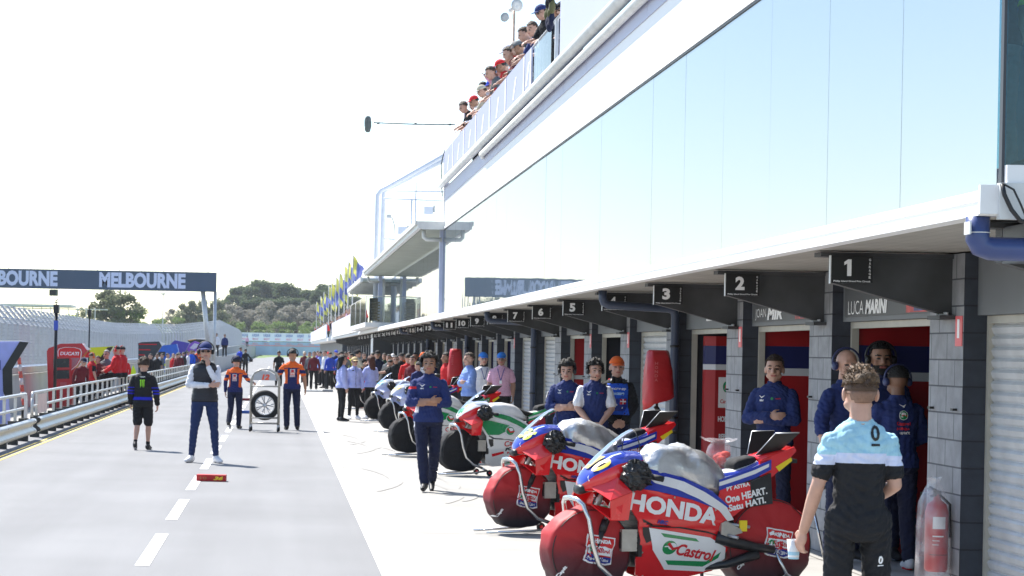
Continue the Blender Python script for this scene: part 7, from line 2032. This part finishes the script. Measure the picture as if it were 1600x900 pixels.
a = atY(32, 566, 52); t = thing('marker_post', 'leaning red and white post behind the near rail', 'post', (a.x, 52, 0))
mb = MB()
for k in range(8):
    z0 = .35 + k * .16; mb.tube([(.10 - k * .02, 0, z0), (.08 - k * .02, 0, z0 + .16)], .045, 8, M('post_red', (.6, .10, .07), .6) if k % 2 == 0 else M('post_white', (.65, .55, .52), .6))
mb.tube([(.10, 0, 0), (.10, 0, .35)], .06, 8, BLACK); mb.build('post', t)
t = thing('equipment_case', 'black equipment cases on the ground by the lilac crew stand', 'equipment', (a.x - .05, 48.5, 0))
mb = MB(); mb.box(-.25, .1, -.2, .2, 0, .55, BLACK); mb.build('case', t); mb = MB(); mb.tube([(-.2, 0, .55), (-.2, 0, .62), (.05, 0, .62), (.05, 0, .55)], .015, 6, BLACK); mb.build('handle', t)
t = thing('safety_cone', 'small neon yellow marshal board behind the rail', 'marker', atY(208, 572, 82) * 1.0); t.location.z = 0
mb = MB(); mb.prism([(-.18, 0), (.18, 0), (.10, .9), (.0, 1.1), (-.06, .9)], 'y', -.03, .03, NEON); mb.build('board', t)

# ================================================================== TYRE TROLLEY
TROLM = M('trolley_tube', (.40, .38, .34), .35, metal=.5)
g0 = G(413, 675); t = thing('tyre_trolley', 'silver tube trolley with a red 12 on its plate', 'trolley', (g0.x, g0.y + .2, 0), R(-3))
mb = MB(); wv_ = .30
for y_ in (-.22, .22):
    mb.tube([(-wv_, y_, .14), (-wv_, y_, 1.12), (-.22, y_, 1.27), (-.08, y_, 1.34), (.08, y_, 1.34), (.22, y_, 1.27), (wv_, y_, 1.12), (wv_, y_, .14)], .017, 8, TROLM)
mb.build('arch_frame', t)
mb = MB()
for y_ in (-.22, .22):
    for z in (.18, .30, .98): mb.tube([(-wv_, y_, z), (wv_, y_, z)], .014, 8, TROLM)
for x_2 in (-wv_, wv_):
    for z in (.18, .98): mb.tube([(x_2, -.22, z), (x_2, .22, z)], .014, 8, TROLM)
mb.build('crossbar', t)
mb = MB(); mb.prism([(-.26, 1.11), (.26, 1.11), (.22, 1.23), (.09, 1.31), (-.09, 1.31), (-.22, 1.23)], 'y', -.25, -.235, M('plate_grey', (.42, .43, .45), .5)); pl_ = mb.build('plate', t)
mb = MB(); put_text(mb, '12', (.02, -.253, 1.18), (1, 0, 0), (0, 0, 1), M('print_orange_red', (.8, .08, .03), .5, var=0), w=.17, h=.12, bold=.06, shear=.2); mb.build('number', pl_)
for x_2 in (-wv_, wv_):
    for y_ in (-.22, .22):
        mb = MB(); mb.lathe([(0, -.015), (.05, -.015), (.056, 0), (.05, .015), (0, .015)], (x_2, y_, .057), (1, .3, 0), 14, RUBBER); mb.box(x_2 - .02, x_2 + .02, y_ - .02, y_ + .02, .06, .15, STEEL); mb.build('caster', t)
ty = thing('slick_tyre_wheel', 'black slick tyre on a spoked black rim inside the silver trolley', 'wheel', (g0.x, g0.y + .2, .57))
mb = MB(); mb.lathe([(.215, -.075), (.27, -.09), (.31, -.07), (.325, -.02), (.325, .02), (.31, .07), (.27, .09), (.215, .075), (.215, -.075)], (0, 0, 0), (0, 1, 0), 40, RUBBER, caps=False); mb.build('tyre', ty, fix=True)
mb = MB(); mb.lathe([(.195, -.07), (.215, -.075), (.215, .075), (.195, .07), (.195, -.07)], (0, 0, 0), (0, 1, 0), 36, M('rim_silver', (.55, .55, .56), .3, metal=.8), caps=False); mb.lathe([(.0, -.05), (.045, -.05), (.05, .0), (.045, .05), (0, .05)], (0, 0, 0), (0, 1, 0), 18, MATS['rim_silver'])
for k in range(7):
    a = 6.2832 * k / 7
    for da in (-.14, .14): mb.tube([(.045 * math.cos(a), 0, .045 * math.sin(a)), (.20 * math.cos(a + da), 0, .20 * math.sin(a + da))], .011, 6, MATS['rim_silver'])
mb.build('rim', ty)
# blocks and boards on the lane
g0 = G(330, 752.5); t = thing('foam_block', 'low red block with yellow lettering lying across the lane dashes', 'block', (g0.x, g0.y + .1, 0), R(-4))
mb = MB(); mb.box(-.195, .195, -.09, .09, .004, .088, M('foam_red', (.42, .02, .02), .7, var=.2, vs=14, bump=.3)); bl = mb.build('block_body', t)
mb = MB(); put_text(mb, '36', (.10, -.092, .045), (1, 0, 0), (0, 0, 1), YELLOW, w=.13, h=.05, bold=.05, shear=.3); put_text(mb, '10', (-.10, -.092, .045), (1, 0, 0), (0, 0, 1), M('faded_print', (.35, .12, .03), .6), w=.09, h=.04, bold=.03); mb.build('lettering', bl)
for px_, py_, w_, col, lb in ((382, 646, .10, 'foam_blue', 'low blue block on the lane behind the tyre trolley'), (386, 626, .09, 'foam_maroon', 'low maroon block on the lane beyond the blue block')):
    g0 = G(px_, py_); t = thing('foam_block', lb, 'block', (g0.x, g0.y, 0), 0)
    mb = MB(); mb.box(-.17, .17, -.08, .08, .004, .08, M(col, (.04, .10, .35) if 'blue' in col else (.25, .02, .03), .7, var=.2)); mb.box(-.172, .172, -.02, .02, .03, .05, PRINT_WHITE if 'blue' in col else PRINT_BLACK); mb.build('block_body', t)
g0 = G(500, 612); t = thing('floor_mat', 'pale grey padded mats lying on the apron past the women', 'mat', (g0.x, g0.y, 0), 0)
mb = MB(); mb.box(-.7, .1, -.5, .6, .004, .07, OFFWHITE); mb.box(.12, .55, -.3, .5, .004, .10, M('mat_grey', (.3, .31, .33), .7)); mb.build('pad', t)
g0 = G(728, 742)
# ================================================================== red hoods on stands
def hood(px, Y, pt, pb, wpx, label, rz):
    x = (px - 438) / ppm(Y); zt_ = H + (hz(px) - pt) / ppm(Y); zb_ = H + (hz(px) - pb) / ppm(Y); w = wpx / ppm(Y) / 2
    t = thing('covered_fan', label, 'covered fan', (x, Y, 0), R(rz)); mb = MB(); rings = []
    for f, k, dp in ((0, 1.12, .14), (.12, 1.10, .15), (.3, 1.06, .15), (.6, .97, .14), (.85, .84, .12), (.97, .72, .09), (1, .58, .06)):
        z = zb_ + (zt_ - zb_) * f
        rings.append([(w * k * math.copysign(abs(math.cos(a)) ** .5, math.cos(a)) + .012 * math.sin(5 * a + f * 9), dp * math.copysign(abs(math.sin(a)) ** .6, math.sin(a)) - .05 * (1 - f), z + (.10 * math.cos(a) * (1 - f) if f < .3 else 0)) for a in np.linspace(0, 6.2832, 29)[:-1]])
    mb.loft(rings, M('hood_vinyl', (.42, .010, .014), .42, var=.12, vs=4, bump=.4, bs=12)); hd_ = mb.build('hood', t, fix=True)
    mb = MB()
    for k, ch in enumerate('HONDA'): put_text(mb, ch, (-w * .55, -.235, zt_ - .16 - k * .05), (1, 0, 0), (0, 0, 1), M('faint_print', (.55, .12, .12), .5, var=0), w=.04, h=.035)
    mb.build('lettering', hd_)
    mb = MB(); mb.tube([(0, 0, .05), (0, 0, zb_ + .2)], .017, 8, BLACK); mb.tube([(-.02, 0, zb_ - .05), (.03, 0, zb_ - .12)], .028, 8, BLACK); mb.build('pole', t)
    for k in range(3):
        a = 2.1 * k; mb = MB(); mb.tube([(0, 0, .35), (.3 * math.cos(a), .3 * math.sin(a), .02)], .012, 6, BLACK); mb.build('leg', t)
hood(1028, 26.8, 547, 628, 42, 'folded red vinyl hood on a black stand beside the downpipe', 8)
hood(712, 52, 545, 588, 22, 'far red vinyl hood on a stand behind the blue jacketed man', 0)
# fire extinguisher in a bag
t = thing('fire_extinguisher', 'red fire extinguisher in a clear plastic bag on the pillar by garage 1', 'fire extinguisher', (XF - .11, 16.52, .22))
EXR = M('extinguisher_red', (.50, .03, .035), .35, var=.06)
mb = MB(); mb.lathe([(0, 0), (.075, 0), (.085, .02), (.085, .44), (.07, .50), (.03, .53), (.02, .58), (0, .58)], (0, 0, 0), (0, 0, 1), 26, EXR); ex = mb.build('cylinder', t)
mb = MB(); mb.box(-.025, .025, -.02, .02, .56, .60, BLACK); mb.tube([(0, 0, .60), (-.06, 0, .63)], .008, 6, BLACK); mb.tube([(0, 0, .575), (-.05, 0, .56)], .008, 6, BLACK); mb.tube([(.02, 0, .57), (.09, -.02, .50), (.095, -.02, .25)], .010, 6, BLACK); mb.build('valve', t)
mb = MB()
def cylp(a0, a1, z0, z1, m, r=.0865): mb.add([(r * math.cos(a), r * math.sin(a), z) for z in (z0, z1) for a in np.linspace(a0, a1, 9)], [(i, i + 1, i + 10, i + 9) for i in range(8)], m)
cylp(R(-125), R(-60), .32, .41, PRINT_WHITE); cylp(R(-125), R(-70), .26, .27, PRINT_WHITE); cylp(R(-125), R(-90), .23, .235, PRINT_WHITE); cylp(R(-125), R(-95), .20, .205, PRINT_WHITE); cylp(R(-140), R(-40), .125, .13, PRINT_BLACK); mb.build('label', ex)
BAG, n, l, b = node_mat('clear_plastic_bag')
n.remove(b); out = n['Material Output']
gl = n.new('ShaderNodeBsdfDiffuse'); gl.inputs[0].default_value = (.75, .72, .76, 1); g2 = n.new('ShaderNodeBsdfGlossy'); g2.inputs['Roughness'].default_value = .25
tr = n.new('ShaderNodeBsdfTransparent'); m1 = n.new('ShaderNodeMixShader'); m2 = n.new('ShaderNodeMixShader')
tc = n.new('ShaderNodeTexCoord'); no = n.new('ShaderNodeTexNoise'); no.inputs['Scale'].default_value = 7; l.new(tc.outputs['Object'], no.inputs[0])
mr_ = n.new('ShaderNodeMapRange'); mr_.inputs[1].default_value = .35; mr_.inputs[2].default_value = .7; mr_.inputs[3].default_value = .12; mr_.inputs[4].default_value = .5; l.new(no.outputs[0], mr_.inputs[0])
m1.inputs[0].default_value = .3; l.new(gl.outputs[0], m1.inputs[1]); l.new(g2.outputs[0], m1.inputs[2]); l.new(mr_.outputs[0], m2.inputs[0]); l.new(tr.outputs[0], m2.inputs[1]); l.new(m1.outputs[0], m2.inputs[2]); l.new(m2.outputs[0], out.inputs[0])
def bag(name, label, loc, w, d, h_, seed, top=.35):
    t = thing(name, label, 'plastic bag', loc); mb = MB(); rs = random.Random(seed); rings = []
    for f, k in ((0, .8), (.08, 1.0), (.3, 1.03), (.55, 1.0), (.75, .9), (.88, .6), (.94, top), (1.0, top * 1.25)):
        rings.append([(w * k * math.cos(a) * rs.uniform(.94, 1.06), d * k * math.sin(a) * rs.uniform(.94, 1.06), h_ * f + rs.uniform(-.01, .01)) for a in np.linspace(0, 6.2832, 23)[:-1]])
    mb.loft(rings, BAG, caps=False); mb.build('film', t); return t
bag('plastic_bag', 'clear plastic bag drawn over the fire extinguisher by garage 1', (XF - .135, 16.52, .12), .125, .12, .80, 3)
# small things near the first motorcycle
t = thing('stool', 'dark low stool behind the tail of motorcycle 10', 'stool', (3.62, 18.2, 0)); mb = MB(); mb.box(-.18, .18, -.18, .18, .80, .84, BLACK); mb.build('top', t)
for sx_ in (-.15, .15):
    for sy_ in (-.15, .15): mb = MB(); mb.tube([(sx_, sy_, 0), (sx_, sy_, .80)], .015, 6, BLACK); mb.build('leg', t)
bg_ = bag('plastic_bag', 'open clear plastic bag of red rags behind the seat of motorcycle 10', (3.62, 18.2, .86), .10, .09, .26, 5, top=1.25)
mb = MB(); rs = random.Random(2)
for k in range(9): mb.sphere((rs.uniform(-.06, .06), rs.uniform(-.05, .05), .03 + k * .012), (.045, .04, .03), M('rag_red', (.6, .05, .03), .8), 8, 6)
tt = thing('red_rags', 'crumpled red rags inside the open clear bag', 'rags', (3.62, 18.2, .86)); mb.build('rag', tt)
t = thing('work_stand', 'thin silver adjustable stand by the rear wheel of motorcycle 10', 'stand', (4.72, 19.9, 0)); mb = MB()
mb.tube([(.0, 0, 0), (.12, 0, .62)], .012, 8, CHROME); mb.tube([(.20, 0, 0), (.12, .05, .40)], .012, 8, CHROME); mb.lathe([(0, -.02), (.035, -.02), (.035, .02), (0, .02)], (.10, 0, .64), (0, 1, 0), 14, STEEL); mb.lathe([(0, -.02), (.03, -.02), (.03, .02), (0, .02)], (.17, 0, .64), (0, 1, 0), 14, STEEL); mb.build('strut', t)
t = thing('tool_box', 'small red and white box on the apron behind the white and green motorcycle', 'box', G(757, 726)); mb = MB(); mb.box(-.22, .1, -.12, .12, .004, .22, OFFWHITE); mb.box(-.2, -.02, -.125, -.121, .03, .18, RED); mb.build('box_body', t)
mb = MB(); mb.lathe([(0, -.05), (.08, -.05), (.085, 0), (.08, .05), (0, .05)], (.22, 0, .085), (0, 1, 0), 14, RUBBER); mb.build('roller', t)
p_ = atX(1440, 800, XF + .75); t = thing('control_box', 'grey green control box on a thin post inside garage 1', 'box', (p_.x, 19.7, 0))
mb = MB(); mb.box(-.05, .05, -.05, .05, .42, .62, M('box_grey_green', (.10, .12, .09), .5)); mb.build('case', t); mb = MB(); mb.tube([(0, 0, 0), (0, 0, .42)], .018, 6, STEEL); mb.build('post', t)
# red banner column in garage 3
yb3 = Y1 + 3 * BAY - .25
t = thing('banner_column', 'red, blue and white striped column with logos inside garage 3', 'banner column', (XF + .5, yb3, 0))
mb = MB(); x0, x1 = XF + .27, XF + 1.05
for z0, z1, m_ in ((.02, 1.63, MATS['partition_red']), (1.63, 1.70, MATS['partition_white']), (1.70, 1.93, MATS['partition_navy']), (1.93, 2.05, MATS['partition_red'])): mb.prism([(x0, yb3 - .12), (x0 + .12, yb3 - .2), (x1, yb3 - .2), (x1, yb3), (x0, yb3)], 'z', z0, z1 - .002, m_)
cb = mb.build('column', t, world=True)
mb = MB(); cx_ = x0 + .26
put_poly(mb, [(-.10, -.19), (.10, -.19), (.10, .19), (-.10, .19)], (cx_, yb3 - .203, 1.35), (1, 0, 0), (0, 0, 1), PRINT_WHITE); put_poly(mb, ell(.045, .07, 16), (cx_, yb3 - .206, 1.42), (1, 0, 0), (0, 0, 1), PRINT_GREEN); put_poly(mb, ell(.02, .03, 12), (cx_, yb3 - .209, 1.42), (1, 0, 0), (0, 0, 1), PRINT_RED)
put_text(mb, 'Castrol', (cx_, yb3 - .206, 1.24), (1, 0, 0), (0, 0, 1), PRINT_RED, w=.15, h=.05)
for z, w_, s_ in ((1.02, .20, 'HONDA'), (.80, .17, 'REPSOL'), (.56, .15, 'HRC'), (.42, .15, 'RACE')): put_text(mb, s_, (cx_, yb3 - .206, z), (1, 0, 0), (0, 0, 1), PRINT_WHITE, w=w_, h=.07, bold=.04)
mb.build('lettering', cb, world=True)

# ================================================================== BALCONY, TERRACES, END ROOM
SP = 'spectators leaning on the roof terrace rail'
bal = [(712, 158, C_PINK, None, 'farthest one', C_WHITE), (721, 157, C_BEIGE, C_WHITE, 'second farthest', None), (729, 146, C_RED, None, 'in a red top beyond the bald one', None), (735, 136, C_BEIGE, C_BEIGE, 'in a beige cap beyond the blue cap', None),
       (740, 124, C_WHITE, None, 'grey haired between beige and blue caps', None), (748, 108, C_BLACK, C_BLUE, 'in a bright blue cap and black top', None), (757, 108, C_GREY, None, 'in grey just right of the blue cap', None), (764, 91, C_RED, C_RED, 'in a red cap below the bald one', None),
       (768, 80, C_PINK, None, 'bald with sunglasses raising a pale phone', None), (776, 82, C_RED, None, 'in red right of the bald one', None), (785, 72, C_RED, C_WHITE, 'in a white cap and red top', None), (794, 60, C_WHITE, None, 'in a white top near the loudspeaker pole', None),
       (803, 45, C_BLACK, None, 'in black leaning far over the rail', None), (801, 22, C_BLACK, None, 'dark haired standing tall near the pole', None), (812, 32, C_BLACK, None, 'grey haired in a black jacket', None), (822, 12, C_BLACK, C_NAVY, 'in a dark cap and orange sunglasses', None), (842, 8, C_DNAVY, None, 'in navy at the near end holding dark gloves', None), (852, 6, C_GREY, C_BLACK, 'in a black cap at the very near end', None)]
bal += [(716, 163, C_BLACK, None, 'in black between the two farthest', None), (725, 152, C_WHITE, C_RED, 'in a red cap and white top', None), (743, 116, C_BLACK, None, 'in black behind the grey haired one', None), (752, 113, C_PINK, None, 'in pink behind the blue cap', None),
       (760, 100, C_WHITE, C_NAVY, 'in a navy cap above the dark bag', None), (771, 90, C_BLACK, C_BLACK, 'in a black cap in front of the red top', None), (780, 76, C_MAROON, None, 'in maroon half hidden by the white cap', None), (789, 66, C_GREY, C_GREY, 'in a grey cap before the loudspeaker pole', None), (797, 52, C_BEIGE, None, 'in beige just past the loudspeaker pole', None), (808, 38, C_NAVY, None, 'in navy below the grey haired one', None)]
for k, (px_, py_, col, capc, lb, _) in enumerate(bal):
    X_ = 4.24 + (k % 3) * .10; Y_ = X_ * F_PX / (px_ - 438) * .965
    zh = H + (hz(px_) - py_) / ppm(Y_); hh = 1.68
    ln = (26, 18, 34, 22)[k % 4]
    z0 = min(zh + .10 - (.95 + .80 * math.cos(R(ln))) , 6.05); z0 = max(z0, 5.80)
    arm = dict(elR=(.27, .16, 1.18), wrR=(.20, .36, 1.22), hdR=(-.3, 1, 0), hnR=(0, 0, -1), elL=(-.27, .16, 1.18), wrL=(-.16, .36, 1.20), hdL=(.3, 1, 0), hnL=(0, 0, -1))
    if k == 8: arm.update(elR=(.2, .2, 1.35), wrR=(.15, .35, 1.62), hdR=(0, .2, 1))
    person(f'spectator {lb}, leaning on the terrace rail', (X_ + .22, Y_, z0), R(90 + (k * 37) % 40 - 10), hh, arm, cmap=dict(top=col, sleeve=col, collar=col, pants=C_BLACK), sleeves='long' if k % 3 else 'short', voxel=.018,
           hair=None if k in (8,) else ((('brown', 'short'), ('black', 'crop'), ('grey', 'short'))[k % 3]), cap=(capc, 'cap') if capc else None, glasses=k in (5, 8, 15), skin=('light', 'tan', 'pale')[k % 3], lean=ln, head_pitch=10, group=SP, hands=True)
    if k == 8:
        t = thing('phone', 'pale phone held up on the roof terrace', 'phone', (X_ - .18, Y_ - .1, 7.55)); mb = MB(); mb.box(-.01, .01, -.05, .05, -.09, .09, M('phone_pale', (.35, .5, .7), .3)); mb.box(-.013, -.0105, -.045, .045, -.08, .08, BLACK); mb.build('phone_body', t)
t = thing('hanging_gloves', 'olive and navy gloves and jacket hanging over the near end of the rail', 'gloves', (XG - .02, 33.0, 6.92)); rs = random.Random(4)
OL = cloth('olive_cloth', (.10, .10, .04))
for dy, dz, col, rr in ((.35, -.05, OL, .12), (.12, -.30, C_DNAVY, .15), (-.12, -.10, OL, .11), (-.05, -.42, C_DNAVY, .12), (.22, .22, C_BLACK, .13), (-.2, .25, C_BLACK, .12)):
    mb = MB(); mb.sphere((0, dy * .8, dz * .6 + .1), (.05, rr * .75, rr * 1.1), col, 14, 10); mb.sphere((-.02, dy * .8 + .05, dz * .6), (.05, rr * .5, rr * .7), col, 12, 8); mb.build('glove', t)
# boom microphone
t = thing('boom_microphone', 'furry grey microphone on a long boom reaching out from the terrace', 'microphone', (4.05, 53, 7.15)); zz = H + (549 - 192.5) / ppm(53)
x0 = (704 - 438) / ppm(53); x1 = (577 - 438) / ppm(53)
mb = MB(); mb.tube([(x0, 53, zz), ((x0 + x1) / 2, 53, zz - .01), (x1, 53, zz + .01)], .014, 8, BLACK)
for xx in (x0 - .15, (x0 + x1) / 2, x1 + .08): mb.tube([(xx, 53, zz), (xx + .06, 53, zz)], .024, 8, BLACK)
mb.build('boom', t, world=True)
mb = MB(); rs = random.Random(9); rings = []; xm = (568 - 438) / ppm(53)
for i in range(15):
    th = math.pi * (i + .1) / 14.2
    rings.append([(xm + .085 * math.sin(th) ** .6 * math.cos(a) * rs.uniform(.85, 1.12), 53 + .085 * math.sin(th) ** .6 * math.sin(a) * rs.uniform(.85, 1.12), zz - .03 - .20 * math.cos(th)) for a in np.linspace(0, 6.2832, 21)[:-1]])
mb.loft(rings, M('mic_fur', (.16, .18, .17), .95, var=.3, vs=40, bump=1, bs=80)); mb.build('wind_cover', t, world=True)
t = thing('cable', 'thin dark cable hanging from the terrace corner', 'cable', (3.95, 54.2, 6.6)); mb = MB(); mb.tube([(3.93, 54.3, 6.75), (3.86, 54.3, 6.4), (3.87, 54.3, 6.0), (3.90, 54.3, 5.6)], .012, 6, BLACK); mb.build('cord', t, world=True)
# far terrace crowd
FT = 'spectators on the far terraces'
cols = [(C_RED, 'red'), (C_WHITE, 'white'), (C_PINK, 'pink'), (C_BLACK, 'black'), (C_RED, 'bright red'), (C_BEIGE, 'beige'), (C_MAROON, 'maroon'), (C_NAVY, 'navy'), (C_GREY, 'grey'), (C_PINK, 'pale pink')]
protos = []
for k in range(10):
    protos.append(person(f'small distant spectator in a {cols[k][1]} top on the far terrace', (4.2, 112 + k * 5.2, 2.62), R(95 + 10 * (k % 3)), 1.62, cmap=dict(top=cols[k][0], sleeve=cols[k][0], collar=cols[k][0], pants=C_BLACK), voxel=.035, hair=('black', 'crop') if k % 2 else ('grey', 'crop'), lean=14, hands=False, skin='tan' if k % 2 else 'light', group=FT, fine_face=False))
rs = random.Random(12)
for k in range(22):
    c = copy_tree(protos[k % 10]); Y_ = (113 + k * 2.6 if k < 12 else 174 + (k - 12) * 8.5)
    c.location = (4.15 + rs.uniform(0, .4) - (.25 if k >= 12 else 0), Y_, 2.6 + rs.uniform(-.05, .15)); c.rotation_euler.z = R(90 + rs.uniform(-30, 30))
# end room people behind the tinted glass
person('person in pale denim jeans standing behind the dark end glass', (XG + .44, 12.78, 2.88), R(70), 1.80, cmap=dict(top=C_DENIM, sleeve=C_DENIM, collar=C_DENIM, pants=C_DENIM), voxel=.010, hair=('brown', 'short'), skin='tan')
person('person in dark green trimmed team wear behind the dark end glass', (XG + .52, 14.0, 2.88), R(30), 1.78, cmap=dict(top=C_BLACK, sleeve=NEON, collar=C_BLACK, pants=C_GREY), sleeves='short', voxel=.010, hair=('black', 'short'), skin='tan')
# ================================================================== HAZE
hm_, n, l, b = node_mat('haze_air')
n.remove(b); vp = n.new('ShaderNodeVolumePrincipled'); vp.inputs['Density'].default_value = .00011; vp.inputs['Color'].default_value = (.86, .92, 1, 1); vp.inputs['Anisotropy'].default_value = .4
l.new(vp.outputs[0], n['Material Output'].inputs['Volume'])
mb = MB(); mb.box(-300, 300, -6, 1000, -1.1, 30, hm_); o = mb.build('haze'); o['kind'] = 'stuff'
scene.cycles.volume_bounces = 0
